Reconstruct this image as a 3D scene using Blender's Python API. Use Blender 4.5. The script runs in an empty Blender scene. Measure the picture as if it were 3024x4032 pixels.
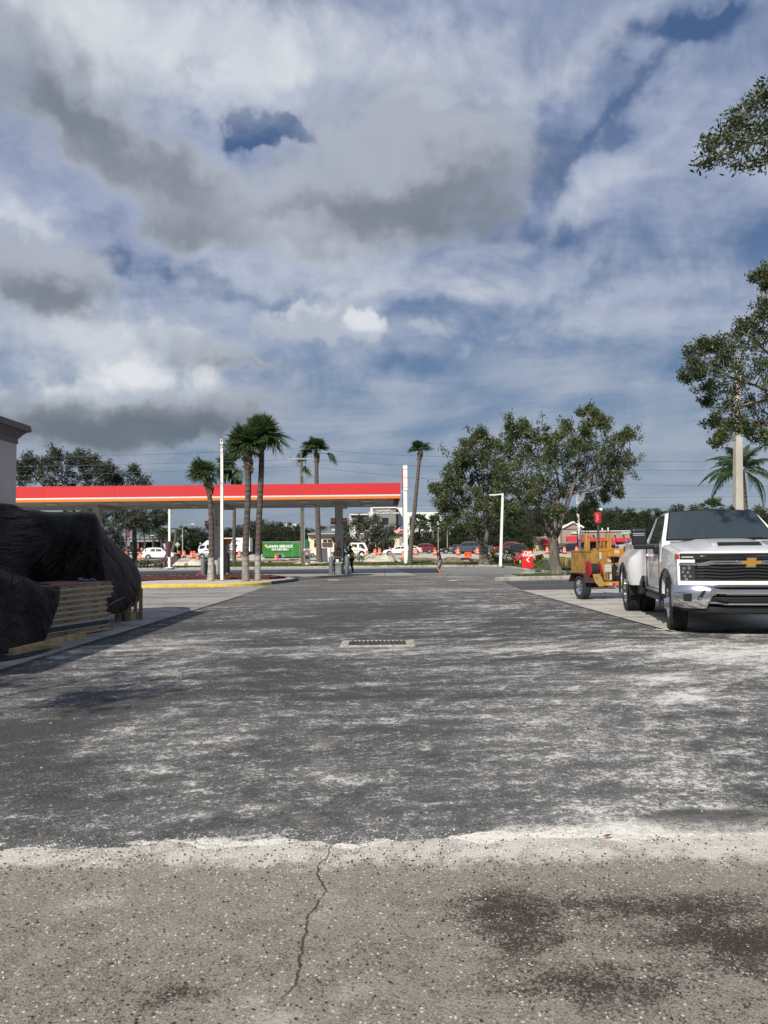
import bpy, bmesh, math, random
import numpy as np
from mathutils import Vector, Matrix, Euler

SC = bpy.context.scene
COL = SC.collection
R = math.radians

# ------------------------------------------------------------------ camera
CAM_H = 1.6
F = 2912.0
PITCH, ROLL = R(2.71), R(-0.62)
cam_data = bpy.data.cameras.new("camera")
cam_data.sensor_fit = 'HORIZONTAL'
cam_data.sensor_width = 36.0
cam_data.lens = 36.0 * F / 3024.0
cam_data.clip_start = 0.05
cam_data.clip_end = 4000
cam = bpy.data.objects.new("camera", cam_data)
COL.objects.link(cam)
cam.location = (0, 0, CAM_H)
CM = (Matrix.Rotation(R(90) + PITCH, 3, 'X') @ Matrix.Rotation(ROLL, 3, 'Z'))
cam.rotation_euler = CM.to_euler()
SC.camera = cam

SUN_TRAVEL = Vector((0.57, 1.24, -1.0)).normalized()
SUN_ELEV = math.asin(-SUN_TRAVEL.z)
SUN_ROT = math.atan2(-SUN_TRAVEL.x, -SUN_TRAVEL.y)
sun_data = bpy.data.lights.new("sun", 'SUN')
sun_data.energy = 5.0
sun_data.angle = R(0.55)
sun_data.color = (1.0, 0.94, 0.85)
sun = bpy.data.objects.new("sun", sun_data)
COL.objects.link(sun)
sun.rotation_euler = SUN_TRAVEL.to_track_quat('-Z', 'Y').to_euler()

SC.view_settings.view_transform = 'Standard'
SC.view_settings.look = 'None'
SC.view_settings.exposure = 0.0
SC.view_settings.gamma = 1.0
SC.view_settings.use_curve_mapping = False
SC.cycles.max_bounces = 6
SC.cycles.transparent_max_bounces = 12

def ray(px, py):
 v = CM @ Vector((px - 1512.0, 2016.0 - py, -F))
 return v.normalized()

def P(px, py, Y):
 """the point on the sight line through a photograph pixel at world depth Y"""
 d = ray(px, py)
 t = Y / d.y
 return Vector((d.x * t, Y, CAM_H + d.z * t))

def sstep(a, b, x):
 t = min(1.0, max(0.0, (x - a) / (b - a)))
 return t * t * (3 - 2 * t)

def hgt(y):
 return 0.45 * sstep(100, 117, y)

def G(px, py, z=0.0):
 d = ray(px, py)
 t = (z - CAM_H) / d.z
 p = Vector((d.x * t, d.y * t, z))
 if p.y > 98 or t < 0:
  Y = 98.0
  while Y < 400:
   q = P(px, py, Y)
   if q.z <= hgt(Y) + z:
    return Vector((q.x, q.y, hgt(Y) + z))
   Y += 0.25
 return p

def mpp(Y):
 return Y / F

# ------------------------------------------------------------------ node expressions
class X:
 """a socket one can do sums with"""
 def __init__(s, nt, sock):
  s.nt, s.s = nt, sock

 def _m(s, op, *a, clamp=False):
  n = s.nt.nodes.new('ShaderNodeMath')
  n.operation = op
  n.use_clamp = clamp
  for i, v in enumerate((s,) + a):
   if isinstance(v, X):
    s.nt.links.new(v.s, n.inputs[i])
   else:
    n.inputs[i].default_value = v
  return X(s.nt, n.outputs[0])

 def __add__(s, o): return s._m('ADD', o)
 __radd__ = __add__
 def __sub__(s, o): return s._m('SUBTRACT', o)
 def __rsub__(s, o): return (s * -1.0) + o
 def __mul__(s, o): return s._m('MULTIPLY', o)
 __rmul__ = __mul__
 def __truediv__(s, o): return s._m('DIVIDE', o)
 def pow(s, o): return s._m('POWER', o)
 def max(s, o): return s._m('MAXIMUM', o)
 def min(s, o): return s._m('MINIMUM', o)
 def exp(s): return s._m('EXPONENT')
 def abs(s): return s._m('ABSOLUTE')
 def gt(s, o): return s._m('GREATER_THAN', o)
 def frac(s): return s._m('FRACT')
 def sin(s): return s._m('SINE')
 def clamp(s): return s._m('ADD', 0.0, clamp=True)

 def sm(s, a, b, lo=0.0, hi=1.0):
  n = s.nt.nodes.new('ShaderNodeMapRange')
  n.interpolation_type = 'SMOOTHSTEP'
  s.nt.links.new(s.s, n.inputs['Value'])
  for k, v in (('From Min', a), ('From Max', b), ('To Min', lo), ('To Max', hi)):
   n.inputs[k].default_value = v
  return X(s.nt, n.outputs['Result'])

class NT:
 def __init__(s, nt):
  s.nt = nt
  s.N, s.L = nt.nodes, nt.links

 def put(s, sock, v):
  if isinstance(v, X):
   s.L.new(v.s, sock)
  elif isinstance(v, (tuple, list)) and len(v) == 3 and hasattr(sock, 'default_value') and len(sock.default_value) == 4:
   sock.default_value = (*v, 1)
  else:
   sock.default_value = v

 def coord(s, kind='Object'):
  return X(s.nt, s.N.new('ShaderNodeTexCoord').outputs[kind])

 def pos(s):
  return X(s.nt, s.N.new('ShaderNodeNewGeometry').outputs['Position'])

 def rand(s):
  return X(s.nt, s.N.new('ShaderNodeNewGeometry').outputs['Random Per Island'])

 def objrand(s):
  return X(s.nt, s.N.new('ShaderNodeObjectInfo').outputs['Random'])

 def sep(s, v):
  n = s.N.new('ShaderNodeSeparateXYZ')
  s.L.new(v.s, n.inputs[0])
  return [X(s.nt, o) for o in n.outputs]

 def comb(s, x=0.0, y=0.0, z=0.0):
  n = s.N.new('ShaderNodeCombineXYZ')
  for i, v in enumerate((x, y, z)):
   s.put(n.inputs[i], v)
  return X(s.nt, n.outputs[0])

 def vmath(s, op, a, b=None, scale=None):
  n = s.N.new('ShaderNodeVectorMath')
  n.operation = op
  s.put(n.inputs[0], a)
  if b is not None:
   s.put(n.inputs[1], b)
  if scale is not None:
   s.put(n.inputs['Scale'], scale)
  return X(s.nt, n.outputs['Value' if op in ('LENGTH', 'DOT_PRODUCT', 'DISTANCE') else 'Vector'])

 def noise(s, vec, scale=5.0, detail=4.0, rough=0.55, dist=0.0, col=False):
  n = s.N.new('ShaderNodeTexNoise')
  s.L.new(vec.s, n.inputs['Vector'])
  n.inputs['Scale'].default_value = scale
  n.inputs['Detail'].default_value = detail
  n.inputs['Roughness'].default_value = rough
  n.inputs['Distortion'].default_value = dist
  return X(s.nt, n.outputs['Color' if col else 'Fac'])

 def voro(s, vec, scale=5.0, feature='F1', out='Distance', rnd=1.0):
  n = s.N.new('ShaderNodeTexVoronoi')
  n.feature = feature
  s.L.new(vec.s, n.inputs['Vector'])
  n.inputs['Scale'].default_value = scale
  n.inputs['Randomness'].default_value = rnd
  return X(s.nt, n.outputs[out])

 def mix(s, f, a, b, blend='MIX'):
  n = s.N.new('ShaderNodeMix')
  n.data_type = 'RGBA'
  n.blend_type = blend
  n.clamp_factor = True
  s.put(n.inputs['Factor'], f)
  s.put(n.inputs['A'], a)
  s.put(n.inputs['B'], b)
  return X(s.nt, n.outputs['Result'])

 def bump(s, h, strength=0.5, dist=0.01):
  n = s.N.new('ShaderNodeBump')
  n.inputs['Strength'].default_value = strength
  n.inputs['Distance'].default_value = dist
  s.put(n.inputs['Height'], h)
  return X(s.nt, n.outputs[0])

# ------------------------------------------------------------------ sky: one continuous cloudy sky in the world shader
world = bpy.data.worlds.new("World")
SC.world = world
world.use_nodes = True
world.cycles.sampling_method = 'MANUAL'
world.cycles.sample_map_resolution = 256
wt = world.node_tree
for n in list(wt.nodes):
 wt.nodes.remove(n)
w = NT(wt)
sky = wt.nodes.new('ShaderNodeTexSky')
sky.sky_type = 'NISHITA'
sky.sun_disc = False
sky.sun_elevation = SUN_ELEV
sky.sun_rotation = SUN_ROT
sky.air_density = 1.0
sky.dust_density = 1.0
sky.ozone_density = 2.0
SKY_STRENGTH = 0.06
dirv = w.coord('Generated')
dx, dy, dz = w.sep(dirv)
az0 = dx._m('ARCTAN2', dy)
el0 = dz._m('ARCSINE')
plane = w.vmath('DIVIDE', dirv, w.comb(dz.max(0.0) + 0.16, dz.max(0.0) + 0.16, 1.0))
pcol = w.comb(w.sep(plane)[0], w.sep(plane)[1], 0.0)
wa = w.noise(dirv, 5.5, 3.0, 0.6, col=True)
w1, w2, w3 = w.sep(wa)
wb = w.noise(dirv, 22.0, 3.0, 0.65, col=True)
v1, v2, v3 = w.sep(wb)
az = az0 + (w1 - 0.5) * 0.26 + (v1 - 0.5) * 0.09
el = el0 + ((w2 - 0.5) * 0.12 + (v2 - 0.5) * 0.06) * el0.sm(-0.05, 0.45, 0.25, 1.0)

def blob(px, py, rx, ry, rot=0.0, sharp=1.0, warp=1.0):
 d = ray(px, py)
 a0, e0 = math.atan2(d.x, d.y), math.asin(d.z)
 d2 = ray(px + 10, py)
 k = abs(math.atan2(d2.x, d2.y) - a0) / 10
 d3 = ray(px, py - 10)
 k2 = abs(math.asin(d3.z) - e0) / 10
 c, s_ = math.cos(R(rot)), math.sin(R(rot))
 A, E = (az - a0, el - e0) if warp else (az0 - a0, el0 - e0)
 u = (A * c + E * s_) * (1.0 / (rx * k))
 v = (E * c - A * s_) * (1.0 / (ry * k2))
 q = u * u + v * v
 if sharp != 1.0:
  q = q.pow(sharp)
 return (q * -1.0).exp()

def total(lst):
 t = None
 for b in lst:
  amp, args = b[0], b[1:]
  g = blob(*args) * amp
  t = g if t is None else t + g
 return t

def cn(v, scale, detail=7.0, rough=0.6, dist=0.0, gain=2.6):
 """noise about zero, roughly -1 to 1"""
 return (w.noise(v, scale, detail, rough, dist) - 0.5) * gain

px_, py_, _z = w.sep(pcol)
nA = cn(pcol, 0.9, 5.0, 0.6, 0.4)
nB = cn(w.comb(px_, py_, 5.0), 2.4, 5.0, 0.62, 0.3)
nC = cn(w.comb(px_ * 0.8 + py_ * 0.25, py_ * 1.2, 3.0), 1.8, 5.0, 0.58, 0.5)
nD = cn(dirv, 26.0, 4.0, 0.66)
nE = cn(dirv, 8.0, 5.0, 0.62, 0.6)
gaps = total([(1.5, 930, 500, 110, 60, 10, 1.2), (1.6, 1080, 525, 130, 45, -8, 1.4), (0.7, 860, 560, 80, 50, 0, 1.0), (0.75, 2190, 610, 120, 150, 20), (0.75, 2740, 120, 260, 75, -12), (0.4, 2800, 60, 90, 40, 20),
              (0.9, 400, 1065, 130, 42, -10, 1.3), (0.7, 780, 1110, 150, 50, -5), (0.6, 2180, 880, 330, 60, -10),
              (0.65, 1500, 1470, 150, 50, 0), (0.6, 2690, 1400, 120, 70, 0), (0.7, 700, 330, 60, 30, 0), (0.7, 1250, 690, 60, 30, 0), (0.45, 1700, 1240, 260, 50, 5),
              (0.5, 1180, 690, 120, 40, -20), (0.45, 2480, 420, 330, 55, 32), (0.45, 900, 800, 90, 60, 0),
              (0.45, 2300, 1150, 330, 40, 8), (0.4, 1000, 1180, 300, 40, 3), (0.3, 2900, 900, 200, 200, 0)])
veil = (nA * 0.45 + nC * 0.7 + nE * 0.45 - gaps * (nE * 0.5 + nD * 0.5 + 1.15) + nD * 0.16).sm(-0.9, 0.30)
bluesky = w.vmath('SCALE', X(wt, sky.outputs[0]), scale=SKY_STRENGTH * 0.95)
bluesky = w.mix(el0.sm(0.05, 0.45), w.mix(0.75, bluesky, (0.16, 0.26, 0.42)), w.mix(0.5, bluesky, (0.075, 0.15, 0.35)))
veilcol = w.mix((nC * 0.5 + nB * 0.4 + nE * 0.3).sm(-0.7, 0.7), (0.27, 0.335, 0.50), (0.45, 0.50, 0.64))
veilcol = w.mix(el0.sm(0.42, 0.10), veilcol, w.mix((nC * 0.6 + nE * 0.35).sm(-0.6, 0.7), (0.215, 0.29, 0.41), (0.43, 0.48, 0.56)))
c = w.mix(veil * 0.95, bluesky, veilcol)
light = total([(0.95, 420, 120, 700, 240, 0), (0.65, 1100, 200, 230, 210, 0), (0.75, 60, 800, 200, 100, -25),
               (0.65, 300, 1330, 620, 150, -5), (0.9, 540, 1490, 330, 150, 0), (0.4, 1500, 1130, 900, 90, 0),
               (0.4, 2300, 780, 500, 90, 25), (0.45, 1700, 250, 500, 150, 0), (0.3, 2400, 1250, 500, 90, 0),
               (0.5, 1350, 980, 460, 110, 0), (0.35, 2200, 260, 600, 120, 25), (0.3, 700, 620, 400, 300, 0)])
lm = (light * 1.2 + nB * 0.38 + nE * 0.28 + nA * 0.25 + nD * 0.08).sm(0.0, 1.35)
c = w.mix(lm * 0.9, c, w.mix(nE.sm(-0.6, 0.6), (0.55, 0.595, 0.675), (0.74, 0.765, 0.80)))
grey = total([(0.95, 330, 500, 560, 210, -22, 1.2), (0.75, 640, 740, 280, 140, -20, 1.2), (1.1, 1620, 660, 520, 300, 6, 1.4),
              (1.1, 120, 1090, 360, 185, -6, 1.4), (0.8, 850, 1412, 250, 50, -6, 1.6), (1.2, 470, 1660, 480, 130, 3, 1.8),
              (0.65, 1080, 820, 330, 140, 0, 1.2), (0.5, 650, 940, 200, 100, 0, 1.2), (0.4, 1000, 1600, 330, 100, 0),
              (0.45, 1400, 900, 400, 120, 0)])
gm = (grey + nB * 0.18 + nE * 0.22 + nD * 0.10).sm(0.05, 0.88)
dark = total([(0.8, 480, 620, 470, 150, -26), (1.05, 1780, 790, 420, 150, 14), (1.1, 120, 1165, 320, 90, -4),
              (1.5, 480, 1690, 470, 90, 2), (0.6, 1350, 850, 300, 80, 0), (0.6, 850, 1430, 230, 32, -4),
              (0.45, 200, 430, 330, 90, -10), (0.5, 650, 940, 200, 80, 0)])
dk = (dark + nB * 0.30 + nE * 0.30 + nD * 0.06).sm(-0.1, 1.0)
gcol = w.mix(dk, (0.43, 0.465, 0.535), (0.195, 0.222, 0.258))
deep = total([(1.2, 500, 1712, 500, 60, 2)])
gcol = w.mix((deep + nE * 0.25).sm(0.1, 1.0) * 0.85, gcol, (0.115, 0.15, 0.19))
c = w.mix(gm * 0.90, c, gcol)
head = total([(1.1, 1215, 1265, 170, 75, 0, 1.6), (1.1, 1385, 1290, 105, 95, 0, 1.8), (0.7, 1640, 1320, 75, 34, 0, 1.3),
              (0.75, 1770, 380, 190, 50, 8, 1.2), (0.6, 1780, 1380, 110, 45, 20), (0.5, 1990, 1280, 70, 30, 0),
              (1.3, 540, 1490, 300, 125, 5, 1.6), (0.6, 200, 1560, 170, 60, 0), (0.5, 1150, 900, 200, 50, 0)])
hm = (head + nD * 0.30 + nE * 0.42).sm(0.15, 0.95)
hcore = (blob(1400, 1265, 75, 80, 0, 1.5) * 1.0 + blob(1150, 1225, 90, 45) * 0.6 + blob(540, 1470, 260, 80) * 1.1 + blob(200, 1530, 130, 50) * 0.6 + nD * 0.3 + nE * 0.2).sm(0.1, 1.0)
c = w.mix(hm * 0.85, c, w.mix(hcore, (0.46, 0.51, 0.58), (0.78, 0.80, 0.83)))
c = w.mix(el0.sm(0.16, 0.0) * 0.6, c, w.mix(az0.sm(-0.5, 0.3), (0.21, 0.255, 0.30), (0.30, 0.365, 0.435)))
c = w.mix(el0.sm(0.0, -0.03), c, (0.12, 0.13, 0.13))
bg = wt.nodes.new('ShaderNodeBackground')
bg.inputs['Strength'].default_value = 1.0
wt.links.new(c.s, bg.inputs['Color'])
wo = wt.nodes.new('ShaderNodeOutputWorld')
wt.links.new(bg.outputs[0], wo.inputs['Surface'])

# ------------------------------------------------------------------ materials
def newmat(name):
 m = bpy.data.materials.new(name)
 m.use_nodes = True
 nt = m.node_tree
 b = nt.nodes['Principled BSDF']
 return m, NT(nt), b

def mat(name, col, rough=0.6, metal=0.0, var=0.0, vscale=6.0, bump=0.0, bscale=60.0, bdist=0.01, emit=0.0, dirt=0.0,
  dirtcol=(0.08, 0.07, 0.06), dscale=2.0, coat=0.0, alpha=1.0, trans=0.0, obj=True, ior=1.5, spec=0.5):
 m, t, b = newmat(name)
 col = tuple(col)
 cc = None
 v = t.coord('Object') if (var or bump or dirt) else None
 if var:
  n = t.noise(v, vscale, 5.0, 0.6)
  lo = tuple(x * (1 - var) for x in col)
  hi = tuple(min(1, x * (1 + var)) for x in col)
  cc = t.mix(n.sm(0.3, 0.7), lo, hi)
 if dirt:
  n = t.noise(v, dscale, 7.0, 0.68)
  cc = t.mix(n.sm(0.62 - dirt * 0.3, 0.78) * 0.8, cc if cc else col, dirtcol)
 t.put(b.inputs['Base Color'], cc if cc else col)
 b.inputs['Roughness'].default_value = rough
 b.inputs['Metallic'].default_value = metal
 b.inputs['Specular IOR Level'].default_value = spec
 if coat:
  b.inputs['Coat Weight'].default_value = coat
  b.inputs['Coat Roughness'].default_value = 0.03
 if trans:
  b.inputs['Transmission Weight'].default_value = trans
  b.inputs['IOR'].default_value = ior
 if alpha < 1:
  b.inputs['Alpha'].default_value = alpha
 if bump:
  t.put(b.inputs['Normal'], t.bump(t.noise(v, bscale, 4.0, 0.6), bump, bdist))
 if emit:
  t.put(b.inputs['Emission Color'], col)
  b.inputs['Emission Strength'].default_value = emit
 return m

def leafmat(name, a, b_, c_=None, trans=0.25, rough=0.55):
 m, t, b = newmat(name)
 r = t.rand()
 ob = t.coord('Object')
 n = t.noise(ob, 0.7, 3.0, 0.6)
 cc = t.mix((r * 0.6 + n * 0.7 - 0.25).sm(0.1, 0.8), a, b_)
 if c_:
  cc = t.mix(r.sm(0.86, 0.95), cc, c_)
 t.put(b.inputs['Base Color'], cc)
 b.inputs['Roughness'].default_value = rough
 b.inputs['Specular IOR Level'].default_value = 0.35
 tr = t.N.new('ShaderNodeBsdfTranslucent')
 t.put(tr.inputs['Color'], t.mix(0.4, cc, (0.10, 0.14, 0.02)))
 mx = t.N.new('ShaderNodeMixShader')
 mx.inputs[0].default_value = trans
 t.L.new(b.outputs[0], mx.inputs[1])
 t.L.new(tr.outputs[0], mx.inputs[2])
 t.L.new(mx.outputs[0], t.N['Material Output'].inputs['Surface'])
 return m

# ------------------------------------------------------------------ mesh helpers
def fast_mesh(name, V, FQ):
 V = np.asarray(V, dtype=np.float32)
 FQ = np.asarray(FQ, dtype=np.int32)
 k = FQ.shape[1]
 me = bpy.data.meshes.new(name)
 me.vertices.add(len(V))
 me.vertices.foreach_set('co', V.ravel())
 me.loops.add(FQ.size)
 me.loops.foreach_set('vertex_index', FQ.ravel())
 me.polygons.add(len(FQ))
 me.polygons.foreach_set('loop_start', np.arange(0, FQ.size, k, dtype=np.int32))
 me.update(calc_edges=True)
 me.validate()
 return me

def link(name, me, m=None, parent=None, loc=None, rot=None):
 o = bpy.data.objects.new(name, me)
 COL.objects.link(o)
 if m is not None and me is not None and len(me.materials) == 0:
  me.materials.append(m)
 if parent is not None:
  o.parent = parent
 if loc is not None:
  o.location = loc
 if rot is not None:
  o.rotation_euler = rot
 return o

class MB:
 """collects shapes into one mesh"""
 def __init__(s):
  s.v, s.f = [], []

 def add(s, vs, fs, M=None):
  k = len(s.v)
  if M is not None:
   vs = [M @ Vector(v) for v in vs]
  s.v += [tuple(v) for v in vs]
  s.f += [tuple(i + k for i in f) for f in fs]
  return s

 def box(s, c, d, rot=None, M=None, taper=1.0):
  x, y, z = d[0] / 2, d[1] / 2, d[2] / 2
  vs = [Vector((sx * x * (taper if sz > 0 else 1), sy * y * (taper if sz > 0 else 1), sz * z))
              for sz in (-1, 1) for sy in (-1, 1) for sx in (-1, 1)]
  if rot is not None:
   E = Euler(rot).to_matrix()
   vs = [E @ v for v in vs]
  c = Vector(c)
  vs = [v + c for v in vs]
  fs = [(0, 2, 3, 1), (4, 5, 7, 6), (0, 1, 5, 4), (2, 6, 7, 3), (0, 4, 6, 2), (1, 3, 7, 5)]
  return s.add(vs, fs, M)

 def bb(s, x0, x1, y0, y1, z0, z1, **k):
  return s.box(((x0 + x1) / 2, (y0 + y1) / 2, (z0 + z1) / 2), (x1 - x0, y1 - y0, z1 - z0), **k)

 def tube(s, pts, r, n=8, caps=True, M=None, up=None):
  pts = [Vector(p) for p in pts]
  rr = r if isinstance(r, (list, tuple)) else [r] * len(pts)
  vs, fs = [], []
  prev = None
  for i, p in enumerate(pts):
   a = pts[max(0, i - 1)]
   b = pts[min(len(pts) - 1, i + 1)]
   t = (b - a)
   t = t.normalized() if t.length > 1e-9 else Vector((0, 0, 1))
   if prev is None:
    u = t.cross(Vector((0, 0, 1)) if abs(t.z) < 0.9 else Vector((0, 1, 0))).normalized()
   else:
    u = (prev - t * prev.dot(t)).normalized()
   prev = u
   v = t.cross(u)
   for k in range(n):
    an = 2 * math.pi * (k + 0.5) / n
    vs.append(p + (u * math.cos(an) + v * math.sin(an)) * rr[i])
  for i in range(len(pts) - 1):
   for k in range(n):
    k2 = (k + 1) % n
    fs.append((i * n + k, i * n + k2, (i + 1) * n + k2, (i + 1) * n + k))
  if caps:
   fs.append(tuple(range(n - 1, -1, -1)))
   fs.append(tuple((len(pts) - 1) * n + k for k in range(n)))
  return s.add(vs, fs, M)

 def cyl(s, a, b, r, r2=None, n=12, M=None):
  return s.tube([a, b], [r, r if r2 is None else r2], n, True, M)

 def lathe(s, prof, c=(0, 0, 0), n=16, axis='Z', M=None, caps=True):
  """prof: (radius, height)"""
  vs, fs = [], []
  for r, h in prof:
   for k in range(n):
    an = 2 * math.pi * k / n
    a, b = r * math.cos(an), r * math.sin(an)
    v = {'Z': (a, b, h), 'X': (h, a, b), 'Y': (b, h, a)}[axis]
    vs.append(Vector(v) + Vector(c))
  for i in range(len(prof) - 1):
   for k in range(n):
    k2 = (k + 1) % n
    fs.append((i * n + k, i * n + k2, (i + 1) * n + k2, (i + 1) * n + k))
  if caps and prof[0][0] > 1e-6:
   fs.append(tuple(range(n - 1, -1, -1)))
  if caps and prof[-1][0] > 1e-6:
   fs.append(tuple((len(prof) - 1) * n + k for k in range(n)))
  return s.add(vs, fs, M)

 def prism(s, poly, a, b, axis='Z', M=None):
  """poly: 2D points; extruded from a to b along axis"""
  n = len(poly)
  def mk(p, h):
   return {'Z': (p[0], p[1], h), 'Y': (p[0], h, p[1]), 'X': (h, p[0], p[1])}[axis]
  vs = [mk(p, a) for p in poly] + [mk(p, b) for p in poly]
  fs = [tuple(range(n - 1, -1, -1)), tuple(range(n, 2 * n))]
  for i in range(n):
   j = (i + 1) % n
   fs.append((i, j, n + j, n + i))
  return s.add(vs, fs, M)

 def loft(s, secs, closed=True, caps=True, M=None):
  n = len(secs[0])
  vs = [v for sec in secs for v in sec]
  fs = []
  for i in range(len(secs) - 1):
   for k in range(n if closed else n - 1):
    k2 = (k + 1) % n
    fs.append((i * n + k, i * n + k2, (i + 1) * n + k2, (i + 1) * n + k))
  if caps and closed:
   fs.append(tuple(range(n - 1, -1, -1)))
   fs.append(tuple((len(secs) - 1) * n + k for k in range(n)))
  return s.add(vs, fs, M)

 def poly(s, pts, M=None):
  return s.add(pts, [tuple(range(len(pts)))], M)

 def build(s, name, m, parent=None, smooth=False, bevel=0.0, loc=None, rot=None, segs=2, fix=True, auto=35):
  me = bpy.data.meshes.new(name)
  me.from_pydata(s.v, [], s.f)
  if fix:
   bm = bmesh.new()
   bm.from_mesh(me)
   bmesh.ops.recalc_face_normals(bm, faces=bm.faces)
   bm.to_mesh(me)
   bm.free()
  me.update()
  o = link(name, me, m, parent, loc, rot)
  if bevel:
   bv = o.modifiers.new('bevel', 'BEVEL')
   bv.width = bevel
   bv.segments = segs
   bv.limit_method = 'ANGLE'
   bv.angle_limit = R(30)
   bv.harden_normals = False
  if smooth:
   me.shade_smooth()
   if auto:
    me.set_sharp_from_angle(angle=R(auto))
  return o

def thing(name, label, cat, loc=(0, 0, 0), rz=0.0, group=None):
 o = bpy.data.objects.new(name, None)
 COL.objects.link(o)
 o.empty_display_size = 0.2
 o.location = loc
 o.rotation_euler = (0, 0, rz)
 return tag(o, label, cat, group)

def tag(o, label=None, cat=None, group=None, kind=None):
 if label: o['label'] = label
 if cat: o['category'] = cat
 if group: o['group'] = group
 if kind: o['kind'] = kind
 return o

def struct(o):
 o['kind'] = 'structure'
 return o

def stuff(o, label=None, cat=None):
 o['kind'] = 'stuff'
 if label: o['label'] = label
 if cat: o['category'] = cat
 return o

def kids(o):
 return [c for c in COL.objects if c.parent is o]

def dup(root, loc=None, rz=None, label=None, group=None, scale=None, children=None):
 r = root.copy()
 COL.objects.link(r)
 if loc is not None: r.location = loc
 if rz is not None: r.rotation_euler = (root.rotation_euler[0], root.rotation_euler[1], rz)
 if scale is not None: r.scale = (scale,) * 3 if not isinstance(scale, (tuple, list)) else scale
 if label: r['label'] = label
 if group: r['group'] = group
 for ch in root.children:
  c_ = ch.copy()
  COL.objects.link(c_)
  c_.parent = r
  for g in ch.children:
   d = g.copy()
   COL.objects.link(d)
   d.parent = c_
 return r

def textmesh(s, size, depth=0.002, bold=0.0, spacing=1.0, sx=1.0):
 """letters as a thin solid, centred, standing in the XZ plane, readable from -Y"""
 cu = bpy.data.curves.new('letters', 'FONT')
 cu.body = s
 cu.size = size
 cu.extrude = depth
 cu.offset = bold
 cu.space_character = spacing
 cu.align_x = 'CENTER'
 cu.align_y = 'CENTER'
 cu.resolution_u = 3
 o = bpy.data.objects.new('tmp', cu)
 COL.objects.link(o)
 bpy.context.view_layer.update()
 me = bpy.data.meshes.new_from_object(o.evaluated_get(bpy.context.evaluated_depsgraph_get()))
 bpy.data.objects.remove(o)
 bpy.data.curves.remove(cu)
 me.transform(Matrix.Rotation(R(90), 4, 'X') @ Matrix.Diagonal((sx, 1, 1, 1)))
 return me

rng = np.random.default_rng(7)
random.seed(7)

M_WHITE = mat('white_paint', (0.78, 0.78, 0.75), 0.45, var=0.05, dirt=0.1, dscale=1.5, dirtcol=(0.4, 0.38, 0.33))
M_WHITE2 = mat('white_gloss', (0.80, 0.80, 0.79), 0.25, coat=0.5)
M_BLACK = mat('black_plastic', (0.014, 0.015, 0.017), 0.5)
M_RUBBER = mat('rubber', (0.02, 0.02, 0.021), 0.85, var=0.3, vscale=8, bump=0.3, bscale=120, bdist=0.003)
M_GLASS = mat('dark_glass', (0.016, 0.021, 0.024), 0.05, spec=0.8)
M_CHROME = mat('chrome', (0.75, 0.76, 0.77), 0.12, 1.0)
M_STEEL = mat('galvanised_steel', (0.42, 0.44, 0.45), 0.4, 0.7, var=0.15)
M_GREY = mat('grey_paint', (0.17, 0.19, 0.20), 0.5, var=0.1)
M_ORANGE = mat('orange_plastic', (0.80, 0.11, 0.02), 0.5, var=0.1)
M_RED = mat('red_paint', (0.62, 0.015, 0.02), 0.4, var=0.05)
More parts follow.
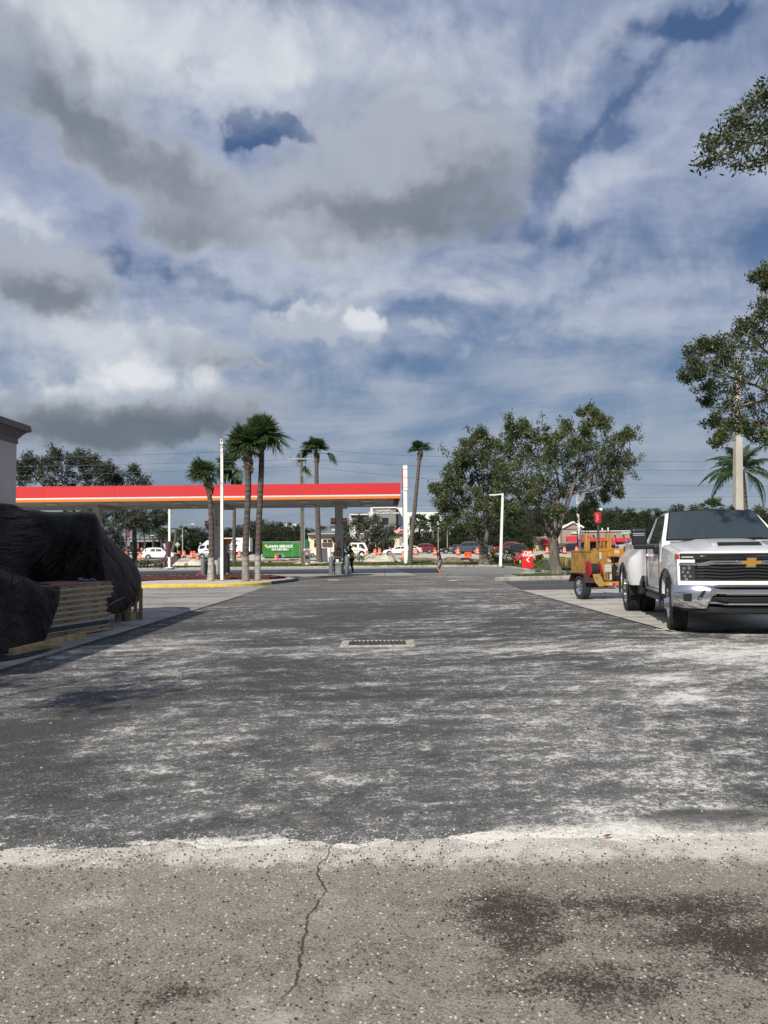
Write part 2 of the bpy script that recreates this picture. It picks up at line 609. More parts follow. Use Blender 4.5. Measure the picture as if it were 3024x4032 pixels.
# ================================================================== ground
def asphalt_mat():
 m, t, b = newmat('powdered_asphalt')
 v = t.coord('Object')
 x, y, z = t.sep(v)

 def cn(vec, sc, de=5.0, ro=0.65, di=0.0, gain=3.0):
  return (t.noise(vec, sc, de, ro, di) - 0.5) * gain
 far = y.sm(13.0, 30.0)
 grain = cn(v, 70.0, 3.0, 0.75)
 grain2 = cn(v, 24.0, 4.0, 0.75)
 big = cn(t.comb(x * 0.24, y * 0.30, 0.0), 1.0, 4.0, 0.6, 0.8)
 streak = cn(t.comb(x * 0.8 + y * 0.25, y * 3.0 - x * 0.7, 1.0), 1.0, 6.0, 0.68, 0.4)
 streak2 = cn(t.comb(x * 1.3 - y * 0.4, y * 8.0 + x * 0.9, 4.0), 2.0, 5.0, 0.72, 0.3)
 streak3 = cn(t.comb(x * 1.5 + y * 0.9, y * 9.0 - x * 5.0, 9.0), 1.7, 5.0, 0.7, 0.3)
 clump = cn(v, 3.6, 6.0, 0.72, 0.4)
 arc = (t.vmath('LENGTH', t.comb(x - 7.2, y - 4.3, 0.0)) - 5.6 + clump * 0.6).abs().sm(1.5, 0.0)
 midw = (y - 11.6 + clump * 0.5 + x * 0.06).abs().sm(1.1, 0.0)
 diag = (y - x * 0.9 - 5.6 + clump * 0.5).abs().sm(0.7, 0.0) * x.sm(-4.0, -1.0) * x.sm(2.5, 0.5)
 def arcs(cx, cy, kr, ka, sc, seed):
  r_ = t.vmath('LENGTH', t.comb(x - cx, y - cy, 0.0))
  a_ = (x - cx)._m('ARCTAN2', y - cy)
  return cn(t.comb(r_ * kr + clump * 0.25, a_ * ka, seed), sc, 5.0, 0.68, 0.2)
 arcA = arcs(1.5, -13.0, 2.6, 9.0, 1.0, 1.0)
 arcB = arcs(8.5, 3.5, 3.4, 3.0, 1.0, 5.0)
 arcC = arcs(-5.0, 21.0, 3.0, 6.0, 1.0, 8.0)
 iso = cn(t.comb(x, y * 1.2, 2.0), 11.0, 5.0, 0.75, 0.4)
 sweep = arcA * 0.35 + arcB * (x.sm(-1.0, 4.0) * 0.45) + arcC * (y.sm(7.0, 13.0) * 0.40)
 cover = (0.15 + x.sm(-1.5, 3.5) * 0.13 + arc * 0.17 + midw * 0.24 + diag * 0.10 + big * 0.46 + streak * 0.18 + clump * 0.16 + sweep * 0.45 - 0.02
             - y.sm(12.5, 15.0) * 0.10 - far * 0.06)
 br = grain * 0.75 + grain2 * 0.60 + clump * 0.45 + iso * 0.50 + sweep * 0.8 + streak3 * 0.22
 white = (cover * 1.15 + br * 0.85 - 0.33).sm(-0.03, 0.44)
 haze_ = (cover * 1.6 + br * 0.30 + 0.10).sm(0.0, 1.0)
 base = t.mix(grain.sm(-0.7, 0.7), (0.022, 0.022, 0.022), (0.125, 0.122, 0.116))
 tr = cn(t.comb(x * 0.13 + y * 0.05, y * 1.7 + x * 0.05, 2.0), 1.0, 6.0, 0.72, 0.3)
 tr2 = cn(t.comb(x * 0.5 - y * 0.1, y * 4.5 + x * 0.15, 2.0), 1.0, 5.0, 0.7, 0.3)
 worn = t.mix((tr * 0.9 + tr2 * 0.7).sm(-0.7, 0.7), (0.036, 0.036, 0.036), (0.25, 0.24, 0.215))
 base = t.mix(far * 0.9, base, worn)
 c = t.mix(haze_ * 0.78, base, (0.265, 0.26, 0.245))
 c = t.mix(white * 0.92, c, (0.74, 0.71, 0.64))
 seam = (x + 0.35 - (t.noise(v, 0.5, 3.0) - 0.5) * 2.2).abs().sm(0.16, 0.02) * cn(v, 2.2, 5.0, 0.7).sm(-0.1, 0.8)
 c = t.mix(seam * 0.5, c, (0.42, 0.40, 0.35))
 yb = cn(t.comb(x * 0.55, 0.0, 0.0), 1.0, 3.0, 0.6) * 0.16 + x * 0.045 + 4.06
 dd = y - yb + clump * 0.10
 hump = cn(t.comb(x * 0.8, y * 2.0, 7.0), 1.2, 4.0, 0.65)
 width = (hump * 0.40 + x.sm(-0.3, 2.6) * 0.34 + 0.10).max(0.03)
 ridge = (dd / width).sm(1.3, 0.1) * (dd * -1.0).sm(0.5, 0.2)
 solid = (ridge * 0.95 + br * 0.42 - 0.28).sm(0.0, 0.34) * ridge.sm(0.0, 0.3)
 c = t.mix(solid, c, (0.78, 0.74, 0.65))
 hatch = solid
 darkp = (t.vmath('LENGTH', t.comb((x - 1.95) * 0.8, (y - 4.35) * 2.2, 0.0)) + clump * 0.15).sm(0.5, 0.3)
 c = t.mix(darkp * (br * 0.5 + 0.8).clamp() * 0.85, c, (0.045, 0.046, 0.048))
 t.put(b.inputs['Base Color'], c)
 b.inputs['Roughness'].default_value = 0.95
 b.inputs['Specular IOR Level'].default_value = 0.2
 t.put(b.inputs['Normal'], t.bump(grain * 0.35 + grain2 * 0.4 + white * 0.7 + hatch * 1.2, 0.8, 0.010))
 return m

def old_paving_mat():
 m, t, b = newmat('old_paving')
 v = t.coord('Object')
 x, y, z = t.sep(v)
 grain = t.noise(v, 90.0, 4.0, 0.72)
 chips = t.voro(v, 62.0)
 cid = t.sep(t.voro(v, 62.0, out='Color'))[0]
 cid2 = t.sep(t.voro(v, 62.0, out='Color'))[1]
 chips2 = t.voro(v, 165.0)
 cidb = t.sep(t.voro(v, 165.0, out='Color'))[0]
 big = t.noise(v, 1.3, 6.0, 0.65)
 med = t.noise(v, 7.0, 6.0, 0.7)
 c = t.mix(grain.sm(0.3, 0.72), (0.155, 0.137, 0.107), (0.44, 0.395, 0.32))
 c = t.mix(big.sm(0.35, 0.7) * 0.45, c, (0.25, 0.228, 0.195))
 c = t.mix(cidb.gt(0.80) * chips2.sm(0.55, 0.25), c, (0.42, 0.39, 0.34))
 c = t.mix((cidb * -1.0 + 0.28).gt(0.0) * chips2.sm(0.5, 0.3) * 0.8, c, (0.07, 0.062, 0.055))
 c = t.mix(cid.gt(0.88) * chips.sm(0.45, 0.2), c, (0.66, 0.62, 0.55))
 c = t.mix((cid2 * -1.0 + 0.10).gt(0.0) * chips.sm(0.42, 0.2), c, (0.06, 0.045, 0.042))
 wn = t.sep(t.noise(v, 3.0, 5.0, 0.7, col=True))
 xw = x + (wn[0] - 0.5) * 0.55
 yw = y + (wn[1] - 0.5) * 0.40

 def st(cx, cy, rx, ry, k):
  g = G(cx, cy)
  gx = (xw - g.x) * (1 / rx)
  gy = (yw - g.y) * (1 / ry)
  return ((gx * gx + gy * gy) * -1.0).exp() * k
 s = (st(1990, 3600, 0.20, 0.20, 1.0) + st(2060, 3720, 0.17, 0.12, 1.0) + st(2260, 3850, 0.26, 0.10, 1.1) + st(2980, 3700, 0.26, 0.26, 1.3) + st(2620, 3560, 0.36, 0.09, 0.9)
         + st(2420, 3900, 0.30, 0.12, 0.7) + st(640, 3920, 0.16, 0.07, 1.0) + st(2250, 3560, 0.6, 0.22, 0.5)
         + st(2720, 3700, 0.22, 0.12, 0.7))
 s = s * 1.2 + (med - 0.5) * 4.6 + (grain - 0.5) * 9.0 + (big - 0.5) * 2.2 + (chips - 0.3) * 0.8
 c = t.mix(s.sm(0.4, 1.6) * 0.95, c, (0.13, 0.112, 0.095), 'MULTIPLY')
 dist = y.sm(3.2, 4.0)
 pw = (dist * 0.95 * y.sm(3.55, 3.95).max(0.55) + (big - 0.5) * 1.8 + (med - 0.5) * 2.2 + (grain - 0.5) * 1.6 - 0.25).sm(0.1, 0.8)
 c = t.mix(pw * 0.85, c, (0.66, 0.62, 0.54))
 for (a, bb_, rx, ry) in ((330, 3560, 0.20, 0.11), (1290, 3560, 0.07, 0.2), (1100, 4000, 0.14, 0.09), (1330, 3900, 0.07, 0.09)):
  q = st(a, bb_, rx, ry, 1.0)
  c = t.mix((q + (med - 0.5) * 2.6 + (grain - 0.5) * 2.0).sm(0.3, 1.3) * 0.6, c, (0.55, 0.50, 0.42))
 xc = (t.noise(t.comb(0.0, y * 2.2, 0.0), 1.0, 2.0) - 0.5) * 0.24 + (t.noise(t.comb(0.0, y * 14.0, 5.0), 1.0, 5.0, 0.7) - 0.5) * 0.05
 g0, g1 = G(1290, 3420), G(1120, 3960)
 sl = (g0.x - g1.x) / (g0.y - g1.y)
 line = (x - (y - g1.y) * sl - g1.x - xc + 0.01).abs()
 crack = (line + (grain - 0.5) * 0.014 + (med - 0.5) * 0.012).sm(0.0065, 0.0015) * y.sm(2.60, 2.85)
 c = t.mix(crack * 0.75, c, (0.02, 0.017, 0.014))
 t.put(b.inputs['Base Color'], c)
 b.inputs['Roughness'].default_value = 0.9
 b.inputs['Specular IOR Level'].default_value = 0.25
 t.put(b.inputs['Normal'], t.bump(grain + chips * -0.6 - crack * 3.0 + pw * 0.4, 0.7, 0.006))
 return m

def concrete_mat(name, base=(0.42, 0.40, 0.355), stain=(0.20, 0.185, 0.16), amt=0.5, st_scale=(0.35, 1.6), fine=40.0, joint=None):
 m, t, b = newmat(name)
 v = t.coord('Object')
 x, y, z = t.sep(v)
 n1 = (t.noise(t.comb(x * st_scale[0], y * st_scale[1], 0.0), 1.0, 6.0, 0.65, 0.5) - 0.5) * 2.2 + 0.5
 n2 = (t.noise(v, 2.5, 6.0, 0.7) - 0.5) * 2.0 + 0.5
 g = t.noise(v, fine, 3.0, 0.7)
 c = t.mix((n1 * 0.6 + n2 * 0.5 - 0.05).sm(0.36, 0.72) * amt, base, stain)
 c = t.mix(g.sm(0.3, 0.75) * 0.22, c, tuple(k * 0.55 for k in base))
 if joint:
  jx, jy = joint
  e = ((x * (1 / jx)).frac() - 0.5).abs().gt(0.5 - 0.012 / jx * 2)
  f = ((y * (1 / jy)).frac() - 0.5).abs().gt(0.5 - 0.02 / jy * 2)
  c = t.mix(e.max(f) * 0.7, c, (0.10, 0.09, 0.08))
 sp = t.voro(v, 0.9)
 c = t.mix((sp + (n2 - 0.5) * 0.1).sm(0.06, 0.03) * 0.7, c, (0.06, 0.055, 0.05))
 t.put(b.inputs['Base Color'], c)
 b.inputs['Roughness'].default_value = 0.9
 t.put(b.inputs['Normal'], t.bump(g, 0.3, 0.004))
 return m

def grass_mat():
 m, t, b = newmat('turf')
 v = t.coord('Object')
 n = t.noise(v, 0.5, 5.0, 0.6)
 g = t.noise(v, 30.0, 3.0, 0.7)
 c = t.mix(n.sm(0.3, 0.7), (0.045, 0.075, 0.016), (0.095, 0.115, 0.03))
 c = t.mix(g.sm(0.3, 0.7) * 0.5, c, (0.03, 0.05, 0.01))
 t.put(b.inputs['Base Color'], c)
 b.inputs['Roughness'].default_value = 0.9
 return m

M_ASPH = asphalt_mat()
M_OLD = old_paving_mat()
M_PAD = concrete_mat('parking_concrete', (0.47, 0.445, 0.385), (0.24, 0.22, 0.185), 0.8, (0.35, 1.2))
M_APRON = concrete_mat('apron_concrete', (0.40, 0.385, 0.35), (0.20, 0.19, 0.17), 0.7, (0.12, 1.2), joint=(6.1, 4.6))
M_LOT = concrete_mat('worn_lot', (0.27, 0.26, 0.235), (0.12, 0.117, 0.108), 0.95, (0.10, 1.0))
M_ROAD = concrete_mat('graded_road', (0.55, 0.50, 0.42), (0.36, 0.32, 0.26), 0.6, (0.05, 0.25))
M_KERB = concrete_mat('kerb_concrete', (0.42, 0.40, 0.36), (0.19, 0.175, 0.155), 0.8, (1.2, 1.2))
M_GRASS = grass_mat()
M_SAND = mat('pale_sand', (0.58, 0.52, 0.42), 0.95, var=0.25, vscale=1.2, bump=0.6, bscale=8, bdist=0.08)
M_DIRT = mat('brown_dirt', (0.20, 0.145, 0.095), 0.95, var=0.35, vscale=1.6, bump=0.6, bscale=9, bdist=0.06)
M_LINE = mat('worn_line_paint', (0.72, 0.71, 0.66), 0.8, dirt=0.35, dscale=5, dirtcol=(0.42, 0.40, 0.36))

def sheet(name, pts, z, m):
 b = MB()
 b.poly([(p[0], p[1], z) for p in pts])
 return struct(b.build(name, m))

ys = [-60, 40, 90, 98, 100] + [100 + k * 1.7 for k in range(1, 11)] + [130, 400, 1500]
b = MB()
for i, y in enumerate(ys):
 zz = hgt(y) - 0.16 if y < 100 else hgt(y) - 0.06
 for x in (-1500, -200, 200, 1500):
  b.v.append((x, y, zz))
for i in range(len(ys) - 1):
 for k in range(3):
  a = i * 4 + k
  b.f.append((a, a + 1, a + 5, a + 4))
struct(b.build('ground', M_GRASS))

joint = 3.98
sheet('old_pavement', [(-30, -12), (30, -12), (30, joint + 0.6), (-30, joint - 0.2)], -0.004, M_OLD)
sheet('parking_lot', [(-60, 40), (60, 40), (60, 59.5), (-60, 59.5)], -0.006, M_LOT)
DR = G(1488, 2530)

def zasp(x, y):
 dd = ((x - DR.x) / 2.6) ** 2 + ((y - DR.y) / 1.5) ** 2
 return 0.004 - 0.045 * math.exp(-dd)

xs = [-40, -20, -12] + [-8 + 0.25 * k for k in range(65)] + [12, 20, 40]
yl = [joint] + [joint + 0.3 + 0.35 * k for k in range(45)] + [21, 23, 26, 30, 35, 41.55]
b = MB()
for j, y in enumerate(yl):
 for x in xs:
  yy = y
  if j == 0:
   yy = joint + 0.035 * x + 0.03 * math.sin(x * 3.1) + 0.02 * math.sin(x * 9.7 + 1) + 0.015 * math.sin(x * 23)
  b.v.append((x, yy, zasp(x, yy) + 0.006 if j else -0.014 + 0.004 * math.sin(x * 17) + 0.003 * math.sin(x * 41)))
W_ = len(xs)
for j in range(len(yl) - 1):
 for i in range(W_ - 1):
  if abs((xs[i] + xs[i + 1]) / 2 - DR.x) < 0.60 and abs((yl[j] + yl[j + 1]) / 2 - DR.y) < 0.3:
   pass
  b.f.append((j * W_ + i, j * W_ + i + 1, (j + 1) * W_ + i + 1, (j + 1) * W_ + i))
struct(b.build('asphalt_drive', M_ASPH))

pr0, pr1 = G(2640, 2489), G(2046, 2326)
sheet('parking_bay_right', [(pr0.x, pr0.y), (30, pr0.y + 0.4), (30, pr1.y + 0.7), (pr1.x, pr1.y)], 0.020, M_PAD)
pl0, pl1 = G(0, 2642), G(950, 2347)
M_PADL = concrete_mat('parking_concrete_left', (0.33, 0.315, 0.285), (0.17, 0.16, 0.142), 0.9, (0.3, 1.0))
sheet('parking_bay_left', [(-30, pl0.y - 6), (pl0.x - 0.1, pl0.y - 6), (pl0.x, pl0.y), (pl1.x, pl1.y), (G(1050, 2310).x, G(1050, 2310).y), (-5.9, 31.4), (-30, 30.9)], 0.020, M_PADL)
ap = G(1640, 2268)
sheet('forecourt_apron', [(-45, ap.y), (ap.x, ap.y), (ap.x - 1.4, 58.6), (-45, 58.6)], 0.022, M_APRON)

def strip(name, p, q, wd, z, m):
 p, q = Vector((p[0], p[1], 0)), Vector((q[0], q[1], 0))
 n = Vector((-(q - p).y, (q - p).x, 0)).normalized() * wd / 2
 return sheet(name, [p - n, q - n, q + n, p + n], z, m)

for k, (a, c) in enumerate((((2140, 2347), (3100, 2352)), ((2235, 2374), (3100, 2378)), ((2375, 2417), (3100, 2420)), ((2585, 2484), (2900, 2478)))):
 p, q = G(*a), G(*c)
 strip('bay_line', p, q, 0.10, 0.025, M_LINE)
for (a, c) in (((-300, 2375), (830, 2369)), ((-300, 2412), (700, 2405)), ((-300, 2462), (545, 2453)), ((500, 2339), (900, 2333))):
 p, q = G(*a), G(*c)
 strip('bay_line', p, q, 0.10, 0.025, M_LINE)
for (a, c) in (((1290, 2285), (1335, 2285)), ((1765, 2288), (1795, 2287))):
 strip('lane_mark', G(*a), G(*c), 0.45, 0.016, M_LINE)
M_TAR = mat('tar', (0.018, 0.018, 0.019), 0.7)
for (a, c, wd) in (((0, 2650), (950, 2349), 0.03), ((2052, 2327), (2640, 2490), 0.03)):
 strip('tar_joint', G(*a), G(*c), wd, 0.024, M_TAR)

def kerb(name, pts, wd, h, m, label=None, sec=3.0, z0=-0.05, round_=0.035, lo=None):
 pts = [Vector((p[0], p[1], 0)) for p in pts]
 L = 0
 secs = []
 prof = [(-wd / 2, z0), (-wd / 2, h - round_), (-wd / 2 + round_, h), (wd / 2 - round_, h), (wd / 2, h - round_), (wd / 2, z0)]
 for i, p in enumerate(pts):
  a, c = pts[max(0, i - 1)], pts[min(len(pts) - 1, i + 1)]
  t = (c - a).normalized()
  n = Vector((-t.y, t.x, 0))
  j = random.uniform(-0.006, 0.006)
  secs.append([p + n * q[0] + Vector((0, 0, q[1] + (j if q[1] > 0 else 0))) for q in prof])
 b = MB()
 b.loft(secs)
 return b.build(name, m, smooth=True)

def resample(pts, step):
 out = [Vector((pts[0][0], pts[0][1], 0))]
 for a, c in zip(pts[:-1], pts[1:]):
  a, c = Vector((a[0], a[1], 0)), Vector((c[0], c[1], 0))
  n = max(1, int((c - a).length / step))
  for k in range(1, n + 1):
   out.append(a.lerp(c, k / n))
 return out

def kerb_run(name, pts, wd, h, m, sec=3.0, parent=None):
 """one kerb built of separate cast sections with gaps"""
 pts = resample(pts, 0.6)
 n = max(1, int(sec / 0.6))
 first = True
 for i in range(0, len(pts) - 1, n):
  seg = pts[i:i + n + 1]
  if len(seg) < 2: continue
  t = (seg[-1] - seg[-2]).normalized()
  seg = [s_.copy() for s_ in seg]
  seg[-1] = seg[-1] - t * 0.02
  o = kerb(name, seg, wd, h + random.uniform(-0.008, 0.008), m)
  struct(o)

# ---- palm island in the middle distance
M_KY = mat('yellow_kerb_paint', (0.62, 0.44, 0.03), 0.75, var=0.15, dirt=0.55, dscale=3.2, dirtcol=(0.40, 0.37, 0.32))
M_KG = mat('grey_kerb_paint', (0.055, 0.07, 0.085), 0.7, var=0.2)
M_KP = mat('pale_kerb_top', (0.50, 0.46, 0.38), 0.85, var=0.12, dirt=0.2)
isl_f = [G(-150, 2322), G(560, 2317), G(900, 2312), G(1000, 2308), G(1063, 2302)]
nose = [isl_f[-1], G(1120, 2296), G(1160, 2290), G(1168, 2286), G(1140, 2282), G(1080, 2279)]
isl_b = [nose[-1], G(1000, 2275), G(820, 2274), G(400, 2277), G(-150, 2280)]
struct(kerb('yellow_kerb', resample(isl_f, 0.5), 0.16, 0.15, M_KY))
struct(kerb('grey_kerb', resample(nose, 0.3), 0.17, 0.152, M_KG))
struct(kerb('kerb', resample(isl_b, 0.5), 0.16, 0.15, M_KERB))
top = isl_f + nose[1:] + isl_b[1:]
sheet('island_paving', [(p.x, p.y) for p in top], 0.135, M_KP)
mul = [G(330, 2312), G(560, 2297), G(760, 2294), G(960, 2293), G(1090, 2291), G(1130, 2287), G(1080, 2281), G(1000, 2277), G(820, 2276), G(400, 2279)]
M_MULCH = mat('red_mulch', (0.085, 0.022, 0.016), 0.95, var=0.6, vscale=18, bump=0.8, bscale=25, bdist=0.05)
mc = Vector((sum(p.x for p in mul) / len(mul), sum(p.y for p in mul) / len(mul), 0))
b = MB()
ring0 = [(p.x, p.y, 0.14) for p in mul]
ring1 = [tuple(mc.lerp(Vector((p.x, p.y, 0)), 0.6) + Vector((0, 0, 0.19))) for p in mul]
b.loft([ring0, ring1], caps=False)
b.poly(ring1)
struct(b.build('mulch_bed', M_MULCH))
n = 5200
pp = []
while len(pp) < n:
 i = random.randrange(len(mul))
 a, c = mul[i], mul[(i + 1) % len(mul)]
 q = mc.lerp(Vector((a.x, a.y, 0)).lerp(Vector((c.x, c.y, 0)), random.random()), math.sqrt(random.random()))
 r_ = (Vector((q.x, q.y, 0)) - mc).length
 pp.append((q.x, q.y, 0.145 + random.random() * 0.05))

def chips(name, centers, size, mtl, flat=0.35, asp=2.2, seed=3):
 rg = np.random.default_rng(seed)
 C = np.array(centers, dtype=np.float32)
 n = len(C)
 th = rg.uniform(0, 2 * np.pi, n)
 s = size * rg.uniform(0.4, 1.3, n)
 s = np.minimum(s, size * 1.5)
 ux = np.stack([np.cos(th), np.sin(th), rg.normal(0, 0.25, n)], 1)
 vx = np.stack([-np.sin(th), np.cos(th), rg.normal(0, 0.25, n)], 1)
 up = np.array([0, 0, 1.0])
 V = []
 for sx, sy, sz in ((-1, 0, 0), (0, -1, 0), (1, 0, 0), (0, 1, 0), (0, 0, 1)):
  V.append(C + ux * (sx * s / 2)[:, None] + vx * (sy * s / 2 / asp)[:, None] + up * (sz * s * flat)[:, None])
 V = np.stack(V, 1).reshape(-1, 3)
 base = np.arange(n)[:, None] * 5
 Fc = np.concatenate([base + np.array([[0, 1, 4]]), base + np.array([[1, 2, 4]]), base + np.array([[2, 3, 4]]), base + np.array([[3, 0, 4]])])
 return link(name, fast_mesh(name, V, Fc), mtl)

def vary(name, cols, rough=0.9):
 m, t, b = newmat(name)
 r = t.rand()
 c = cols[0]
 for k, col in enumerate(cols[1:]):
  c = t.mix(r.gt((k + 1) / len(cols)), c, col)
 t.put(b.inputs['Base Color'], c)
 b.inputs['Roughness'].default_value = rough
 return m

stuff(chips('mulch_chips', pp, 0.13, vary('mulch_tones', [(0.11, 0.025, 0.018), (0.06, 0.018, 0.014), (0.16, 0.04, 0.025), (0.035, 0.016, 0.012)])),
      'loose red wood mulch chips around the palm trunks', 'mulch')

pp = []
for k in range(2600):
 x, y = random.uniform(-3.0, 3.0), random.uniform(1.9, 3.9)
 if random.random() < 0.35: y = 3.95 + random.gauss(0, 0.16)
 pp.append((x, y, 0.0))
stuff(chips('asphalt_crumbs', pp, 0.012, vary('crumb_tones', [(0.02, 0.02, 0.021), (0.03, 0.024, 0.026), (0.06, 0.05, 0.045), (0.025, 0.02, 0.03)]), 0.4, 1.3),
      'loose dark asphalt crumbs on the near pavement', 'crumbs')
pp = [(random.uniform(-3.0, 3.0), random.uniform(1.9, 3.95), 0.0) for k in range(1400)]
stuff(chips('white_grit', pp, 0.0075, vary('grit_tones', [(0.62, 0.60, 0.54), (0.5, 0.47, 0.42), (0.7, 0.68, 0.62)]), 0.35, 1.4, 5),
      'fine white stone grit scattered on the near pavement', 'grit')
pp = []
for k in range(2200):
 x = random.uniform(-4.5, 4.5)
 pp.append((x, joint + 0.035 * x + 0.06 + random.gauss(0, 0.13) - abs(random.gauss(0, 0.12)) * (k % 3 == 0), 0.008))
pp = [p for p in pp if p[1] > 3.7]
stuff(chips('powder_clumps', pp, 0.0095, vary('clump_tones', [(0.74, 0.70, 0.61), (0.66, 0.62, 0.54), (0.78, 0.74, 0.66)]), 0.3, 1.2, 6),
      'clumps of white powder heaped along the joint', 'powder')
pp = [(random.uniform(-7, 8), random.uniform(4.2, 16), 0.008) for k in range(900)]
stuff(chips('road_crumbs', pp, 0.03, vary('crumb_tones_far', [(0.02, 0.02, 0.021), (0.35, 0.33, 0.29), (0.03, 0.024, 0.026)]), 0.35, 1.3, 8),
      'dark crumbs and pale flakes strewn over the asphalt drive', 'crumbs')

b = MB()
g = G(2392, 3292, 0.02)
b.poly([g + Vector(v) for v in ((-0.03, -0.006, 0.004), (-0.005, -0.014, 0.002), (0.03, 0.0, 0.012), (0.0, 0.012, 0.006))])
tag(b.build('fallen_leaf', mat('leaf_red', (0.22, 0.05, 0.03), 0.7)), 'small reddish brown leaf lying on the white powder', 'leaf')

# ---- drain in the drive
dr = thing('storm_drain', 'black iron storm drain grate in a pale concrete collar in the drive', 'drain grate', (DR.x, DR.y, -0.006))
M_COLLAR = mat('collar_concrete', (0.40, 0.37, 0.31), 0.9, var=0.25, dirt=0.7, dscale=5, bump=0.4, bscale=30)
M_IRON = mat('cast_iron', (0.07, 0.07, 0.07), 0.6, 0.4, var=0.4, vscale=14, dirt=0.3, dscale=9, dirtcol=(0.3, 0.28, 0.25))
b = MB()
hw, hd, cw, cd = 0.615, 0.33, 0.14, 0.022
for (x0, x1, y0, y1) in ((-hw, -hw + cw, -hd, hd), (hw - cw, hw, -hd, hd), (-hw + cw, hw - cw, hd - cd, hd), (-hw + cw, hw - cw, -hd, -hd + cd)):
 b.bb(x0, x1, y0, y1, -0.06, 0.008)
b.build('collar', M_COLLAR, dr, bevel=0.008)
b = MB()
b.bb(-hw + cw, hw - cw, -hd + cd, hd - cd, -0.06, -0.034)
b.build('pit', M_BLACK, dr)
gm_bar = MB().bb(-0.008, 0.008, -hd + cd, hd - cd, -0.03, 0.014)
bar0 = gm_bar.build('grate_bar', M_IRON, dr, loc=(-0.43, 0, 0))
for k in range(1, 13):
 o = bar0.copy(); COL.objects.link(o); o.location.x = -0.43 + k * 0.86 / 12
cb = MB().bb(-0.455, 0.455, -0.008, 0.008, -0.03, 0.010)
c0 = cb.build('cross_bar', M_IRON, dr, loc=(0, -0.15, 0))
for yy in (-0.0, 0.15):
 o = c0.copy(); COL.objects.link(o); o.location.y = yy

# ---- far kerb, verge, right-hand green islands
far_k = [(-60, 58.9), (G(1500, 2237).x, 58.9), (G(1850, 2235).x, 58.2), (G(1975, 2234).x, 56.5)]
kr = far_k + [tuple(G(2040, 2242).xy), tuple(G(2095, 2252).xy), tuple(G(2250, 2258).xy), (30, 43.2), (60, 42.6)]
kerb_run('kerb', kr, 0.30, 0.14, M_KERB, 3.0)
verge = kr + [(60, 70), (20, 77), (-4, 88), (-60, 92)]
b = MB()
b.poly([(p[0], p[1], 0.12) for p in verge])
struct(b.build('grass_verge', M_GRASS))
s0, s1 = G(1955, 2288), G(2300, 2279)
sk = [s0, G(1962, 2282), G(2100, 2276), G(2300, 2272)]
kerb_run('kerb', [(s0.x, s0.y), (s1.x, s1.y), (30, s1.y - 1.4), (60, s1.y - 2.5)], 0.32, 0.17, M_KERB, 3.0)
sheet('grass_strip', [(s0.x + 0.4, s0.y + 0.15), (s1.x, s1.y + 0.1), (60, s1.y - 2.4), (60, 39.6), (G(2290, 2266).x, 38.9), (G(2110, 2272).x, 37.4)], 0.155, M_GRASS)
pa = MB()
pa.v = [(G(1985, 2281).x, G(1985, 2281).y, 0.022), (60, 39.7, 0.022), (60, 42.5, 0.022), (G(2250, 2259).x, 42.9, 0.022), (G(2095, 2254).x, 45.7, 0.022)]
pa.f = [(0, 1, 2, 3, 4)]
struct(pa.build('side_path', M_PAD))
sheet('dark_drive_right', [(pr1.x + 0.1, pr1.y + 0.05), (60, pr1.y + 0.8), (60, s1.y - 2.8), (s0.x + 0.2, s0.y - 0.35)], 0.017,
      concrete_mat('sealed_lane', (0.055, 0.055, 0.056), (0.13, 0.13, 0.125), 0.6, (0.12, 1.3)))

def blades(name, region, n, h, label, z=0.12, seed=1):
 rg = random.Random(seed)
 C = []
 for k in range(n):
  C.append(region(rg))
 C = np.array(C)
 r2 = np.random.default_rng(seed)
 th = r2.uniform(0, np.pi, n)
 hh = h * r2.uniform(0.5, 1.4, n)
 wv = np.stack([np.cos(th), np.sin(th), np.zeros(n)], 1) * (hh * 0.35)[:, None]
 lean = np.stack([r2.normal(0, .4, n), r2.normal(0, .4, n), np.ones(n)], 1) * hh[:, None]
 V = np.stack([C - wv, C + wv, C + lean], 1).reshape(-1, 3)
 Fc = np.arange(n * 3).reshape(-1, 3)
 o = link(name, fast_mesh(name, V, Fc), leafmat(name + '_mat', (0.05, 0.08, 0.015), (0.10, 0.125, 0.03), (0.2, 0.17, 0.06), 0.2))
 return stuff(o, label, 'grass')

def reg_verge(rg):
 y = 44 + (rg.random() ** 1.5) * 40
 x = rg.uniform(-26, 30)
 lim = 59.2 if x < G(1850, 2235).x else (57 if x < G(1975, 2234).x else (47.5 if x > G(2095, 2252).x else 53))
 if x > G(2250, 2258).x: lim = 43.6
 if y < lim: y = lim + rg.random() * 14
 return (x, y, 0.12)

blades('grass_blades', reg_verge, 42000, 0.10, 'short mown grass on the roadside verge', 0.12, 2)

def reg_strip(rg):
 x = rg.uniform(s0.x + 1.2, 16)
 t_ = (x - s0.x) / (s1.x - s0.x)
 y0 = s0.y + (s1.y - s0.y) * min(t_, 1.3) + 0.2
 return (x, rg.uniform(y0, min(38.8, y0 + 2.2)), 0.15)

blades('strip_grass_blades', reg_strip, 9000, 0.07, 'short grass growing on the kerbed strip below the oak', 0.12, 4)

